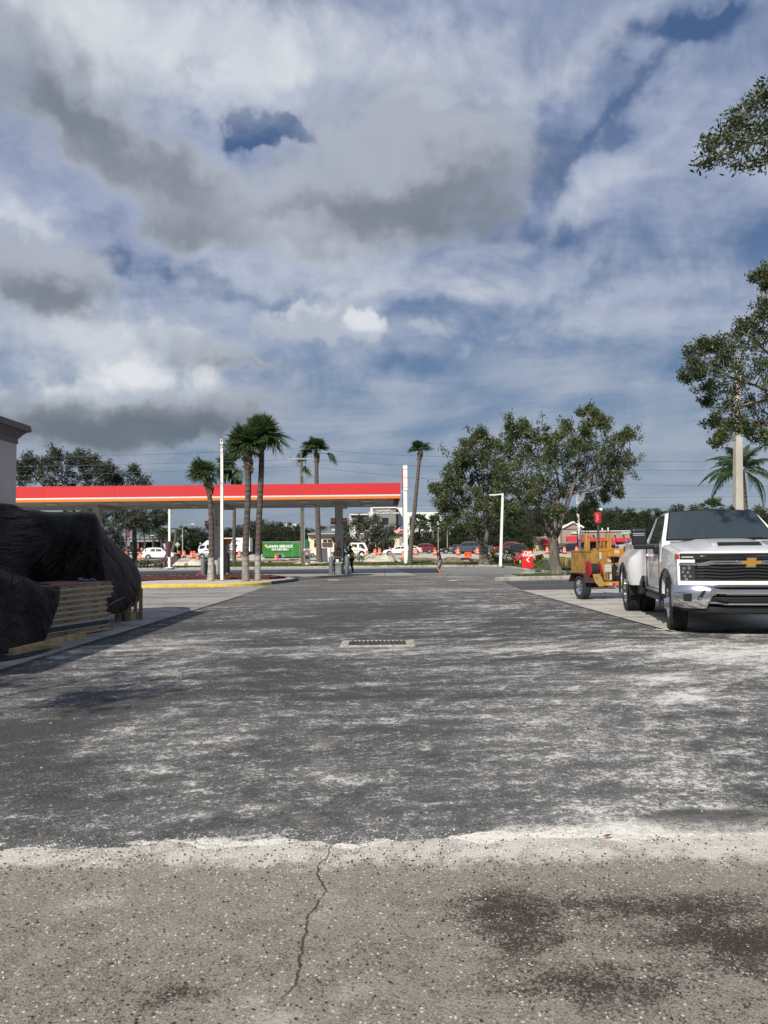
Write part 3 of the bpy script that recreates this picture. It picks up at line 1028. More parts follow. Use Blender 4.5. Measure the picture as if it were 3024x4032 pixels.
# ---- the road under construction
b = MB()
NX = 24
yy0 = lambda x: 92 - 20 * sstep(2, 14, x) + 3.0 * math.sin(x * 0.15)
rows = [0, 0.2, 0.4, 0.55, 0.7, 0.85, 1.0]
for r_ in rows:
 for i in range(NX + 1):
  x = -70 + 150 * i / NX
  y = yy0(x) * (1 - r_) + 140 * r_
  b.v.append((x, y, max(hgt(y) + 0.0, 0.13 if r_ < 0.3 else 0.05) if y < 104 else hgt(y) + 0.04))
for j in range(len(rows) - 1):
 for i in range(NX):
  a = j * (NX + 1) + i
  b.f.append((a, a + 1, a + NX + 2, a + NX + 1))
struct(b.build('road', M_ROAD, smooth=True))

def mound(name, c, rx, ry, h, m, label=None, cat=None, seed=1, n=22, rough_=0.35):
 rg = random.Random(seed)
 from mathutils import noise
 vs = []
 for j in range(n + 1):
  for i in range(n + 1):
   u, v = i / n * 2 - 1, j / n * 2 - 1
   q = max(0.0, 1 - (u * u + v * v)) ** 0.7
   z = h * q * (0.65 + rough_ * 2 * (noise.noise(Vector((u * 3 + seed, v * 3, seed))) + 0.5 * noise.noise(Vector((u * 8 + seed, v * 8, 1)))))
   vs.append((c[0] + u * rx, c[1] + v * ry, c[2] + max(z, -0.02)))
 fs = []
 for j in range(n):
  for i in range(n):
   a = j * (n + 1) + i
   fs.append((a, a + 1, a + n + 2, a + n + 1))
 b = MB(); b.add(vs, fs)
 o = b.build(name, m, smooth=True, auto=0)
 if label: tag(o, label, cat)
 else: struct(o)
 return o

for k, (px, py, rw, hh, col, nm, lb) in enumerate((
  (600, 2219, 5.5, 0.5, M_SAND, 'sand_bank', None), (730, 2225, 4.0, 0.55, M_SAND, 'sand_bank', None),
  (1450, 2208, 2.3, 0.85, M_SAND, 'sand_bank', None), (1500, 2210, 2.2, 0.7, M_SAND, 'sand_bank', None), (1400, 2206, 1.6, 0.9, M_SAND, 'sand_bank', None),
  (1790, 2211, 2.4, 0.55, M_DIRT, 'dirt_mound', 1), (1640, 2203, 4.0, 0.35, M_DIRT, 'dirt_bank', None), (1080, 2209, 5.0, 0.25, M_DIRT, 'dirt_bank', None),
  (1225, 2216, 1.8, 0.3, M_SAND, 'sand_bank', None))):
 g = G(px, py + 3, 0.12)
 mound(nm, (g.x, g.y, 0.10), rw, 2.4, hh, col, 'low mound of dug brown dirt beside the road' if lb else None, 'dirt mound' if lb else None, k + 3)
# ================================================================== buildings and the canopy
def wallmat(name, col, **k):
 return mat(name, col, 0.85, var=0.08, vscale=1.2, dirt=0.12, dscale=0.8, dirtcol=tuple(c * 0.6 for c in col), **k)

# ---- shop at the left edge, in shade: its side wall runs alongside the drive
M_STUCCO = wallmat('grey_stucco', (0.50, 0.455, 0.42), bump=0.4, bscale=40, bdist=0.004)
M_TRIM = wallmat('taupe_trim', (0.16, 0.14, 0.125))
XW, YC = -6.93, 13.9
sh = thing('shop_building', 'grey stucco corner of a shop with a moulded taupe cornice at the left edge', 'building', (XW, YC, 0))
b = MB(); b.bb(-12, 0, -8.9, 0, 0, 3.72)
b.build('wall', M_STUCCO, sh)
prof = [(0.0, 3.62), (0.02, 3.62), (0.02, 3.72), (0.04, 3.74), (0.08, 3.80), (0.13, 3.85), (0.19, 3.87), (0.19, 3.94), (0.0, 3.97)]
secs = []
for (x0, y0, ux, uy) in ((0, -8.9, 1, -1), (0, 0, 1, 1), (-12, 0, -1, 1)):
 secs.append([(x0 + ux * p, y0 + uy * p, z) for p, z in prof])
b = MB(); b.loft(secs)
b.build('cornice', M_TRIM, sh)
b = MB(); b.bb(-12, 0.18, -9.05, 0.18, 3.945, 3.985)
b.build('roof_edge', M_TRIM, sh)

# ---- filling station canopy
CY0, CY1 = 40.0, 48.4
CXR, CXL = P(1577, 1950, CY0).x, -34.0
ZB, ZT = P(1577, 1962, CY0).z, P(1577, 1901, CY0).z
Hf = ZT - ZB
cn_ = thing('station_canopy', 'long red, white and orange banded fuel station canopy on square grey columns', 'canopy', (CXR, CY0, 0))
M_CR = mat('canopy_red', (0.56, 0.020, 0.024), 0.45, var=0.03, vscale=0.3)
M_CW = mat('canopy_white', (0.66, 0.65, 0.62), 0.45)
M_CO = mat('canopy_orange', (0.74, 0.18, 0.01), 0.45)
M_SOF = mat('soffit_panel', (0.34, 0.335, 0.32), 0.6, var=0.08, vscale=1.0)
M_COLM = mat('column_grey', (0.38, 0.38, 0.36), 0.6, var=0.08)
LW = CXR - CXL
for nm, m, z0, z1 in (('red_band', M_CR, ZB + Hf * 0.262, ZT), ('white_band', M_CW, ZB + Hf * 0.163, ZB + Hf * 0.26), ('orange_band', M_CO, ZB, ZB + Hf * 0.161)):
 n_ = 9
 for k in range(n_):
  x0, x1 = -LW + LW * k / n_, -LW + LW * (k + 1) / n_
  o_ = MB().bb(x0 + 0.006, x1, 0, 0.06, z0, z1).build(nm if k == 0 else nm, m, cn_)
 MB().bb(-0.06, 0, 0.062, CY1 - CY0, z0, z1).build(nm, m, cn_)
MB().bb(-LW, -0.062, CY1 - CY0 - 0.06, CY1 - CY0, ZB, ZT).build('back_fascia', M_CW, cn_)
MB().bb(-LW, -0.07, 0.07, CY1 - CY0 - 0.07, ZT - 0.25, ZT - 0.15).build('roof_deck', M_GREY, cn_)
b = MB()
for k in range(17):
 for j in range(3):
  x0 = -LW + (LW - 0.3) * k / 17; x1 = -LW + (LW - 0.3) * (k + 1) / 17 - 0.03
  y0 = 0.1 + (CY1 - CY0 - 0.2) * j / 3; y1 = 0.1 + (CY1 - CY0 - 0.2) * (j + 1) / 3 - 0.03
  b2 = MB().bb(x0, x1, y0, y1, ZB + 0.06, ZB + 0.10)
  b2.build('soffit_panel', M_SOF, cn_)
M_LENS = mat('lamp_lens', (0.75, 0.75, 0.72), 0.3)
for k in range(9):
 for yy in (2.2, 6.0):
  xx = -1.9 - k * 3.6
  lf = MB().bb(xx - 0.32, xx + 0.32, yy - 0.32, yy + 0.32, ZB + 0.0, ZB + 0.058).build('light_fixture', M_COLM, cn_, bevel=0.02)
  MB().bb(xx - 0.24, xx + 0.24, yy - 0.24, yy + 0.24, ZB - 0.012, ZB - 0.001).build('lens', M_LENS, lf)
for (px, yy, wd) in ((1335, 44.3, 0.46), (857, 44.3, 0.40), (382, 44.3, 0.40), (341, 46.5, 0.42)):
 x = P(px, 2100, yy).x - CXR
 c_ = MB().bb(x - wd / 2, x + wd / 2, yy - CY0 - wd / 2, yy - CY0 + wd / 2, 0.01, ZB + 0.055).build('column', M_COLM, cn_, bevel=0.01)
 MB().bb(x - wd / 2 - 0.10, x + wd / 2 + 0.10, yy - CY0 - 0.7, yy - CY0 + 3.4, ZB - 0.14, ZB + 0.056).build('beam_cover', M_SOF, cn_)
x = -0.55
MB().bb(x - 0.2, x + 0.2, 0.5, 0.7, ZB - 0.12, ZB + 0.05).build('conduit_box', M_COLM, cn_)

# ---- numbered flags, pumps, bollards and bins on the two islands in view
M_SIGNR = mat('number_sign_red', (0.42, 0.035, 0.02), 0.5)
M_CREAM = mat('sign_cream', (0.72, 0.70, 0.66), 0.5)
M_INK = mat('sign_ink', (0.015, 0.015, 0.017), 0.5)

def numbersign(px0, px1, py0, py1, Y, txt, lab):
 a, c = P(px0, py1, Y), P(px1, py0, Y)
 wd, hh = c.x - a.x, c.z - a.z
 r = thing('number_sign', lab, 'sign', (a.x, Y, a.z), 0, 'pump number signs hung beside the columns')
 MB().bb(0, wd, 0, 0.04, 0, hh).build('panel', M_SIGNR, r)
 b = MB().lathe([(0, -0.006), (wd * 0.34, -0.006), (wd * 0.34, 0.0)], (wd / 2, -0.001, hh * 0.56), 20, 'Y')
 b.build('disc', M_CREAM, r)
 me = textmesh(txt, wd * 0.55, 0.003, 0.004, 0.9)
 link('digits', me, M_INK, r, (wd / 2, -0.012, hh * 0.56))
 MB().bb(0, wd, 0.0, 0.05, -0.04, 0).build('bracket', M_GREY, r)
 return r

numbersign(1302, 1321.5, 2040, 2062, 44.05, '11', 'red square sign with number 11 left of the column beside the bin')
numbersign(1346, 1366, 2040, 2062, 44.05, '12', 'red square sign with number 12 right of the column beside the bin')
numbersign(806, 823, 2050, 2069, 44.05, '9', 'red square sign with number 9 half hidden by the short palm trunk')
numbersign(851, 871.5, 2049, 2068, 44.05, '10', 'red square sign with number 10 between palm trunk and white pole')

M_BOLL = mat('bollard_grey', (0.115, 0.135, 0.155), 0.45, var=0.1)
M_BIN = mat('bin_green_grey', (0.105, 0.12, 0.115), 0.5, var=0.1)
M_PUMPG = mat('pump_green', (0.01, 0.12, 0.06), 0.4)
M_PUMPO = mat('pump_orange', (0.42, 0.10, 0.02), 0.5)
M_PUMP = mat('pump_grey', (0.19, 0.20, 0.20), 0.4)

def bollard(px, Y, h, lab, r_=0.135):
 g = P(px, 2250, Y)
 b = MB().lathe([(r_ + 0.04, 0.0), (r_ + 0.04, 0.03), (r_, 0.032), (r_, h - 0.06), (r_ * 0.85, h - 0.015), (0.0, h)], n=16)
 o = b.build('bollard', M_BOLL, smooth=True, loc=(g.x, Y, 0.01))
 return tag(o, lab, 'bollard', 'grey steel bollards guarding the pumps')

bollard(1304, 43.2, 1.08, 'grey bollard at the left of the bin below sign 11')
bollard(1367, 43.2, 1.08, 'grey bollard in front of the worker in the safety vest')
bollard(866, 43.2, 1.08, 'grey bollard just left of the white pole')
bollard(897, 45.6, 1.20, 'dark bollard right of the white pole beside the pump')
bollard(800, 43.2, 1.05, 'grey bollard at the left end of the pump island')

def pump(px, Y, lab, flip=1, green=True):
 g = P(px, 2250, Y)
 r = thing('fuel_pump', lab, 'fuel pump', (g.x, Y, 0.01), 0, 'fuel pumps on the islands under the canopy')
 MB().bb(-0.42, 0.42, -0.75, 0.75, 0, 0.14).build('plinth', M_KERB, r, bevel=0.02)
 MB().bb(-0.25, 0.25, -0.5, 0.5, 0.142, 1.85).build('cabinet', M_PUMP, r, bevel=0.02)
 MB().bb(0.252, 0.30, -0.48, 0.48, 0.5, 1.80).build('face_panel', M_PUMPG if green else M_PUMP, r)
 MB().bb(-0.30, -0.252, -0.48, 0.48, 0.5, 1.80).build('face_panel', M_PUMP, r)
 tp = MB(); tp.prism([(-0.33, 1.852), (0.33, 1.852), (0.48, 2.2), (-0.48, 2.2)], -0.52, 0.52, 'Y')
 tp.build('topper', M_PUMPO, r)
 MB().bb(0.301, 0.31, -0.2, 0.2, 1.2, 1.5).build('screen', M_GLASS, r)
 for s in (-1, 1):
  hose = MB().tube([(s * 0.32, -0.35, 1.35), (s * 0.40, -0.42, 0.9), (s * 0.44, -0.4, 0.35), (s * 0.40, -0.2, 0.28), (s * 0.34, 0.0, 0.7), (s * 0.33, 0.05, 1.1)], 0.022, 6)
  hose.build('hose', M_BLACK, r, smooth=True)
  MB().bb(s * 0.33 - 0.03, s * 0.33 + 0.03, -0.02, 0.10, 1.05, 1.3).build('nozzle', M_PUMPG if s > 0 else M_RED, r)
 return r

pump(1338, 45.4, 'grey and green fuel pump with orange topper behind the right column')
pump(879, 45.4, 'grey fuel pump with orange topper partly behind the white pole', green=False)
pump(362, 45.4, 'fuel pump mostly hidden behind the tarp covered pile', green=False)

def bin_(px0, px1, py0, py1, Y, lab, towel=True):
 a, c = P(px0, py1, Y), P(px1, py0, Y)
 wd, hh = c.x - a.x, c.z
 r = thing('litter_bin', lab, 'litter bin', ((a.x + c.x) / 2, Y, 0.01), 0, 'litter bins at the pump islands')
 MB().bb(-wd / 2, wd / 2, -0.22, 0.22, 0, hh * 0.62).build('bin_body', M_BIN, r, bevel=0.02)
 MB().bb(-wd / 2 + 0.06, wd / 2 - 0.06, -0.226, -0.221, 0.05, hh * 0.5).build('door_panel', M_GREY, r)
 MB().bb(-wd / 2 - 0.015, wd / 2 + 0.015, -0.235, 0.235, hh * 0.622, hh * 0.68).build('tray', M_BOLL, r)
 b = MB(); b.bb(-wd / 2, -wd / 2 + 0.05, -0.2, 0.2, hh * 0.682, hh * 0.95); b.bb(wd / 2 - 0.05, wd / 2, -0.2, 0.2, hh * 0.682, hh * 0.95)
 b.bb(-wd / 2, wd / 2, -0.2, 0.2, hh * 0.951, hh); b.bb(-wd / 2 + 0.05, wd / 2 - 0.05, 0.15, 0.2, hh * 0.682, hh * 0.95)
 stuff_ = b.build('hood', M_BIN, r)
 MB().bb(-0.12, 0.06, -0.12, 0.1, hh * 0.70, hh * 0.86).build('towel_holder', M_CREAM, r)
 if towel:
  vs = []
  for k in range(9):
   u = k / 8 * 2 - 1
   vs.append((u * wd * 0.62, -0.24 - 0.02 * math.cos(u * 3), hh * 0.66 - 0.04 * (1 - u * u) + 0.02))
  MB().tube(vs, 0.02, 6).build('bag_rim', M_CREAM, r)
 return r

bin_(1316, 1345.5, 2192, 2257, 43.6, 'grey green litter bin with white bag rim below sign 11')
bin_(796, 822, 2193, 2259, 43.6, 'grey litter bin partly behind the short palm trunk')

g = P(1333.5, 2173, 44.06)
r = thing('fire_extinguisher_cabinet', 'dark red fire extinguisher cabinet on the right canopy column', 'cabinet', (g.x, 44.06, g.z))
MB().bb(-0.11, 0.11, -0.12, 0, -0.24, 0.24).build('case', mat('deep_red', (0.20, 0.012, 0.016), 0.35), r, bevel=0.01)
MB().lathe([(0, -0.05), (0.03, -0.05), (0.035, 0.06), (0.0, 0.10)], (0, -0.125, 0.02), 10).build('symbol', M_CREAM, r)
MB().bb(-0.025, 0.025, -0.126, -0.121, -0.18, -0.11).build('label_patch', M_CREAM, r)
g = P(1333.5, 2141, 44.06)
o = MB().bb(-0.045, 0.045, -0.012, 0, -0.20, 0.20).build('warning_strip', mat('faded_red', (0.42, 0.10, 0.10), 0.6), loc=(g.x, 44.06, g.z))
tag(o, 'narrow faded red warning strip above the extinguisher cabinet', 'notice')
for k in range(9):
 link('letter_bar', textmesh('STOP'[k % 4], 0.04, 0.001), M_CREAM, o, (0, -0.014, 0.17 - k * 0.042)) if k < 4 else None

# ---- far filling station at the left, grey banded canopy
Yf = 150
def FB(name, px0, px1, py0, py1, Y0, d, m, parent, org):
 a, c = P(px0, py1, Y0), P(px1, py0, Y0)
 return MB().bb(a.x - org[0], c.x - org[0], Y0 - org[1], Y0 - org[1] + d, a.z - org[2], c.z - org[2]).build(name, m, parent)

g0 = P(515, 2187, Yf)
org = (g0.x, Yf, hgt(Yf))
r = thing('far_station', 'distant petrol station with grey striped flat canopy behind the white estate car', 'petrol station', org)
M_GB = mat('grey_band', (0.13, 0.13, 0.14), 0.5)
M_LG = mat('light_grey_band', (0.30, 0.30, 0.31), 0.5)
FB('canopy_band', 490, 624, 2115, 2121, Yf, 12, M_LG, r, org)
FB('canopy_band', 490, 623, 2121.3, 2126, Yf + .1, 12, M_GB, r, org)
FB('canopy_band', 490, 624, 2126.2, 2134, Yf, 12, M_LG, r, org)
for px in (514, 549, 580, 622):
 FB('post', px - 2.5, px + 2.5, 2134.5, 2184, Yf + 3, 0.5, M_BLACK, r, org)
FB('kiosk', 516, 575, 2140, 2184, Yf + 8, 5, mat('terracotta_wall', (0.23, 0.12, 0.085), 0.8), r, org)
FB('kiosk_window', 520, 545, 2160, 2178, Yf + 7.9, 0.06, M_GLASS, r, org)
FB('kiosk_window', 549, 570, 2160, 2178, Yf + 7.9, 0.06, M_GLASS, r, org)
for px in (538, 546, 556):
 FB('bright_pump', px - 2, px + 2, 2163, 2178, Yf + 4, 0.5, M_CREAM, r, org)

# ---- hospital
Yh = 300
g0 = P(1480, 2150, Yh); org = (g0.x, Yh, 0.4)
r = thing('hospital', 'white and grey medical centre with sign letters rising behind the trees', 'building', org)
M_HW = mat('hospital_white', (0.76, 0.76, 0.74), 0.7)
M_HG = mat('hospital_grey', (0.22, 0.21, 0.195), 0.7)
M_HT = mat('hospital_trim', (0.62, 0.61, 0.58), 0.7)
FB('wall', 1460, 1595, 1998, 2110, Yh + 6, 30, M_HW, r, org)
FB('tower_wall', 1468, 1559, 2002, 2150, Yh, 20, M_HG, r, org)
FB('parapet', 1466, 1561, 1996, 2001.5, Yh - 0.6, 21, M_HW, r, org)
FB('tower_side', 1559.5, 1568, 2004, 2150, Yh + 2, 20, mat('hospital_dark_grey', (0.12, 0.12, 0.12), 0.7), r, org)
FB('wall', 1594, 1738, 2016, 2150, Yh + 8, 25, M_HW, r, org)
FB('wall', 1376, 1462, 2030, 2150, Yh + 5, 25, M_HT, r, org)
FB('wall', 1440, 1469, 2025, 2150, Yh + 3, 5, M_HW, r, org)
FB('rooftop_unit', 1686, 1690, 2012, 2015.5, Yh + 12, 3, M_GREY, r, org)
a, c = P(1376, 2028, Yh), P(1449, 2022, Yh)
ro = MB(); x0, x1, z0, z1 = a.x - org[0], c.x - org[0], a.z - 0.4, P(1410, 2015, Yh).z - 0.4
ro.add([(x0, -1, z0 + .6), (x1, -1, z0 + .6), (x1, 12, z0 + .6), (x0, 12, z0 + .6), ((x0 * .65 + x1 * .35), 5, z1), ((x0 * .35 + x1 * .65), 5, z1)], [(0, 1, 5, 4), (1, 2, 5), (2, 3, 4, 5), (3, 0, 4), (0, 1, 2, 3)])
ro.build('hip_roof', mat('grey_roof', (0.16, 0.18, 0.175), 0.6), r)
FB('roof_edge', 1376, 1449, 2022.5, 2028, Yh - 1.5, 15, M_HW, r, org)
FB('wall', 1384, 1441, 2029, 2045, Yh, 10, M_HG, r, org)
FB('window', 1504, 1529, 2038.5, 2066, Yh - 0.15, 0.1, M_GLASS, r, org)
for (a0, a1, b0, b1) in ((1613, 1628, 2040, 2088), (1655, 1678, 2040, 2082), (1697, 1720, 2038, 2085)):
 wi = FB('window', a0, a1, b0, b1, Yh + 7.8, 0.15, M_GLASS, r, org)
 for k in range(1, 5):
  zz = b0 + (b1 - b0) * k / 5
  p0, p1 = P(a0, zz + 0.5, Yh + 7.7), P(a1, zz - 0.5, Yh + 7.7)
  MB().bb(p0.x - org[0], p1.x - org[0], 7.70, 7.78, p0.z - org[2], p1.z - org[2]).build('glazing_bar', M_HT, wi)
for k, (s, py, px) in enumerate((('Lee Health', 2010, 1511), ('Regional Cancer Center', 2020, 1512))):
 p = P(px, py, Yh)
 me = textmesh(s, 1.28 if k else 1.3, 0.03, 0.022, 1.0)
 link('sign_letters', me, M_HW, r, (p.x - org[0], -0.25, p.z - org[2]))

# ---- bank building
Yb = 135
g0 = P(1400, 2190, Yb); org = (g0.x, Yb, 0.45)
r = thing('bank_building', 'cream single storey building with green grey metal roof behind the parked cars', 'building', org)
M_BC = mat('bank_cream', (0.66, 0.58, 0.43), 0.8, var=0.05)
M_BT = mat('bank_taupe', (0.33, 0.29, 0.24), 0.8)
M_MR = mat('metal_roof', (0.20, 0.24, 0.235), 0.45, 0.2)
FB('wall', 1215, 1322, 2117, 2195, Yb, 16, M_BC, r, org)
FB('frieze', 1214, 1323, 2104, 2116.5, Yb - .1, 16, M_BT, r, org)
FB('eave', 1210, 1326, 2100.5, 2103.5, Yb - 1.2, 18, M_HW, r, org)
FB('wall', 1306, 1352, 2082, 2100, Yb + 2, 10, M_BC, r, org)

def hip(px0, px1, py0, py1, Y, d, inset, name='roof', ribs=14):
 a, c = P(px0, py1, Y), P(px1, py0, Y)
 x0, x1, z0, z1 = a.x - org[0], c.x - org[0], a.z - org[2], c.z - org[2]
 ro = MB()
 xa, xb = x0 + inset, x1 - inset
 ro.add([(x0, Y - org[1], z0), (x1, Y - org[1], z0), (x1, Y - org[1] + d, z0), (x0, Y - org[1] + d, z0), (xa, Y - org[1] + d / 2, z1), (xb, Y - org[1] + d / 2, z1)],
           [(0, 1, 5, 4), (1, 2, 5), (2, 3, 4, 5), (3, 0, 4)])
 o = ro.build(name, M_MR, r)
 for k in range(ribs):
  u = (k + 0.5) / ribs
  p0 = Vector((x0 + (x1 - x0) * u, Y - org[1], z0 + 0.03))
  top = Vector((xa + (xb - xa) * u, Y - org[1] + d / 2, z1 + 0.03))
  MB().tube([p0, top], 0.035, 4).build('standing_seam', M_MR, o)
 return o

hip(1208, 1356, 2063, 2101, Yb - 1, 18, 5.0)
FB('wall', 1440, 1585, 2103, 2195, Yb, 16, M_BC, r, org)
FB('eave', 1430, 1590, 2098, 2101, Yb - 1.2, 18, M_HW, r, org)
FB('frieze', 1438, 1586, 2102, 2113, Yb - .1, 16, M_BT, r, org)
hip(1428, 1592, 2073, 2098, Yb - 1, 18, 5.0)
FB('pier', 1574, 1588, 2113.5, 2195, Yb - 1, 2, M_BT, r, org)
for (a0, a1, b0, b1) in ((1517, 1551, 2122, 2162), (1462, 1496, 2122, 2168), (1272, 1307, 2125, 2154), (1237, 1262, 2126, 2154)):
 wi = FB('window', a0, a1, b0, b1, Yb - 0.12, 0.08, M_GLASS, r, org)
 m_ = (a0 + a1) / 2
 for (c0, c1, d0, d1) in ((m_ - .7, m_ + .7, b0, b1), (a0, a1, (b0 * .65 + b1 * .35) - .6, (b0 * .65 + b1 * .35) + .6)):
  p0, p1 = P(c0, d1, Yb - .2), P(c1, d0, Yb - .2)
  MB().bb(p0.x - org[0], p1.x - org[0], -0.2, -0.13, p0.z - org[2], p1.z - org[2]).build('glazing_bar', M_HW, wi)
FB('balustrade', 1268, 1310, 2137, 2153, Yb - 2.2, 0.1, mat('bronze_rail', (0.07, 0.055, 0.05), 0.5, var=0.5, vscale=6), r, org)

p = P(1590, 2180, 120)
fl = thing('flag', 'red and white striped flag with blue canton blowing beside the white sign pole', 'flag', (p.x, 120, 0.45))
ptop = P(1588, 2062, 120)
MB().cyl((0, 0, 0), (0.0, 0, ptop.z - 0.45 + 0.4), 0.05, 0.04).build('pole', M_STEEL, fl)
corner = [(1585, 2071), (1548, 2097), (1546, 2091)]
a = P(1587, 2070, 120); d_ = P(1587, 2092, 120); e_ = P(1547, 2090, 120); f_ = P(1552, 2097, 120)
for k in range(7):
 u0, u1 = k / 7, (k + 1) / 7
 vs, nn = [], 10
 for i in range(nn + 1):
  s_ = i / nn
  top = a.lerp(e_, s_); bot = d_.lerp(f_, s_)
  wv = 0.35 * math.sin(s_ * 9 + 1)
  for u in (u0, u1):
   q = top.lerp(bot, u)
   vs.append((q.x - p.x, wv * s_, q.z - 0.45 + 0.14 * math.sin(s_ * 7)))
 fs = [(2 * i, 2 * i + 1, 2 * i + 3, 2 * i + 2) for i in range(nn)]
 bb_ = MB(); bb_.add(vs, fs)
 canton = k < 4
 bb_.build('stripe', M_RED if k % 2 == 0 else M_WHITE, fl, fix=False)
 if canton:
  bb2 = MB(); bb2.add([(v[0], v[1] - 0.03, v[2]) for v in vs[:8]], [(0, 1, 3, 2), (2, 3, 5, 4), (4, 5, 7, 6)])
  bb2.build('canton', mat('flag_blue', (0.10, 0.12, 0.30), 0.7), fl, fix=False)

# ---- brick restaurant
Yr = 150
g0 = P(2250, 2180, Yr); org = (g0.x, Yr, 0.45)
r = thing('brick_restaurant', 'long brick restaurant with red awnings and white parapet across the road', 'building', org)

def brick_far():
 m, t, b = newmat('far_brick')
 v = t.coord('Object')
 x, y, z = t.sep(v)
 n = t.N.new('ShaderNodeTexBrick')
 t.L.new(t.comb(x, z, 0).s, n.inputs['Vector'])
 n.inputs['Scale'].default_value = 1.3
 t.put(n.inputs['Color1'], (0.30, 0.20, 0.15)); t.put(n.inputs['Color2'], (0.40, 0.30, 0.24)); t.put(n.inputs['Mortar'], (0.36, 0.32, 0.27))
 n.inputs['Mortar Size'].default_value = 0.03
 nz = t.noise(v, 1.2, 5)
 t.put(b.inputs['Base Color'], t.mix(nz.sm(.3, .7) * .4, X(t.nt, n.outputs['Color']), (0.24, 0.17, 0.13)))
 b.inputs['Roughness'].default_value = 0.9
 return m

M_FBR = brick_far()
M_AWN = mat('awning_red', (0.50, 0.025, 0.045), 0.55, var=0.08)
FB('wall', 2288, 2480, 2094, 2170, Yr, 18, M_FBR, r, org)
FB('parapet', 2286, 2482, 2088.5, 2093.5, Yr - .3, 18.6, M_HW, r, org)
FB('wall', 2215, 2292, 2085, 2170, Yr - 3, 10, M_FBR, r, org)
FB('entrance_wall', 2200, 2300, 2138, 2172, Yr - 4.5, 1.2, mat('shaded_doorway', (0.09, 0.075, 0.065), 0.7), r, org)
a, c, d_ = P(2213, 2083, Yr - 3), P(2255, 2060, Yr - 3), P(2298, 2082, Yr - 3)
gb = MB(); gb.prism([(a.x - org[0], a.z - org[2]), (d_.x - org[0], d_.z - org[2] - 0.0), (c.x - org[0], c.z - org[2])], -2.9, 4, 'Y')
gb.build('gable', M_FBR, r)
for (q0, q1) in ((a, c), (c, d_)):
 MB().tube([(q0.x - org[0], -3.2, q0.z - org[2] + .25), (q1.x - org[0], -3.2, q1.z - org[2] + .25)], 0.22, 4).build('gable_trim', M_HW, r)
M_CREAMW = mat('restaurant_cream', (0.56, 0.45, 0.33), 0.8)
FB('wall', 2094, 2220, 2110, 2178, Yr - 1, 12, M_CREAMW, r, org)
for (x0, x1, y0, y1) in ((2218, 2302, 2112, 2134), (2312, 2412, 2118, 2146), (2434, 2480, 2118, 2134), (2137, 2160, 2120, 2146)):
 a, c = P(x0, y1, Yr - 2.2), P(x1, y0, Yr)
 b = MB()
 xx0, xx1, zz0, zz1 = a.x - org[0], c.x - org[0], a.z - org[2], c.z - org[2]
 yb_ = -4.6 if x0 == 2218 else (-1.4 if x0 == 2137 else -0.3)
 b.add([(xx0, yb_ - 1.4, zz0), (xx1, yb_ - 1.4, zz0), (xx1, yb_, zz1), (xx0, yb_, zz1), (xx0, yb_, zz0), (xx1, yb_, zz0)], [(0, 1, 2, 3), (0, 3, 4), (1, 5, 2), (0, 4, 5, 1)])
 aw = b.build('awning', M_AWN, r)
 nr = int((xx1 - xx0) / 0.45)
 for k in range(nr + 1):
  x = xx0 + (xx1 - xx0) * k / nr
  MB().tube([(x, yb_ - 1.4, zz0 + 0.04), (x, yb_, zz1 + 0.04)], 0.03, 4).build('awning_rib', M_AWN, aw)
for (x0, x1) in ((2316, 2345), (2352, 2380), (2386, 2410), (2436, 2456)):
 FB('window', x0, x1, 2147 if x0 < 2430 else 2136, 2164, Yr - .12, 0.1, M_GLASS, r, org)
for (x0, x1) in ((2252, 2272), (2336, 2341), (2420, 2425), (2455, 2460)):
 FB('wall_lamp', x0, min(x1, x0 + 4), 2106, 2110, Yr - 0.6, 0.5, M_BLACK, r, org)
p = P(2258, 2100, Yr - 3.2)
for (x0, x1, y0, y1) in ((2249, 2254, 2097, 2101), (2256, 2262, 2095, 2101), (2264, 2270, 2094, 2101), (2271, 2275, 2096, 2101)):
 FB('sign_letter', x0, x1, y0, y1, Yr - 3.3, 0.15, M_HW, r, org)
for (px, y0) in ((2372, 2079), (2395, 2077)):
 FB('roof_vent', px - 1.2, px + 1.2, y0, 2088, Yr + 4, 0.4, M_HW, r, org)

p = P(1140, 2068, 320)
o = MB().bb(-3, 3, 0, 6, -1.2, 0.5).build('distant_roof', M_HW, loc=p)
tag(o, 'sliver of a distant white roof above the dark trees behind the green trailer', 'building')
# ================================================================== trees and palms
def barkmat(name, lo, hi, sc=(6, 6, 2), pale=None):
 m, t, b = newmat(name)
 v = t.coord('Object')
 x, y, z = t.sep(v)
 n = t.noise(t.comb(x * sc[0], y * sc[1], z * sc[2]), 1.0, 6.0, 0.7)
 n2 = t.noise(v, 1.4, 4.0, 0.6)
 c = t.mix(((n - 0.5) * 2 + (n2 - 0.5)).sm(-0.4, 0.5), lo, hi)
 t.put(b.inputs['Base Color'], c)
 b.inputs['Roughness'].default_value = 0.9
 t.put(b.inputs['Normal'], t.bump(n, 0.8, 0.04))
 return m

M_BARK = barkmat('oak_bark', (0.075, 0.062, 0.05), (0.21, 0.185, 0.155))
M_BARK_D = barkmat('dark_bark', (0.04, 0.033, 0.027), (0.11, 0.095, 0.08))

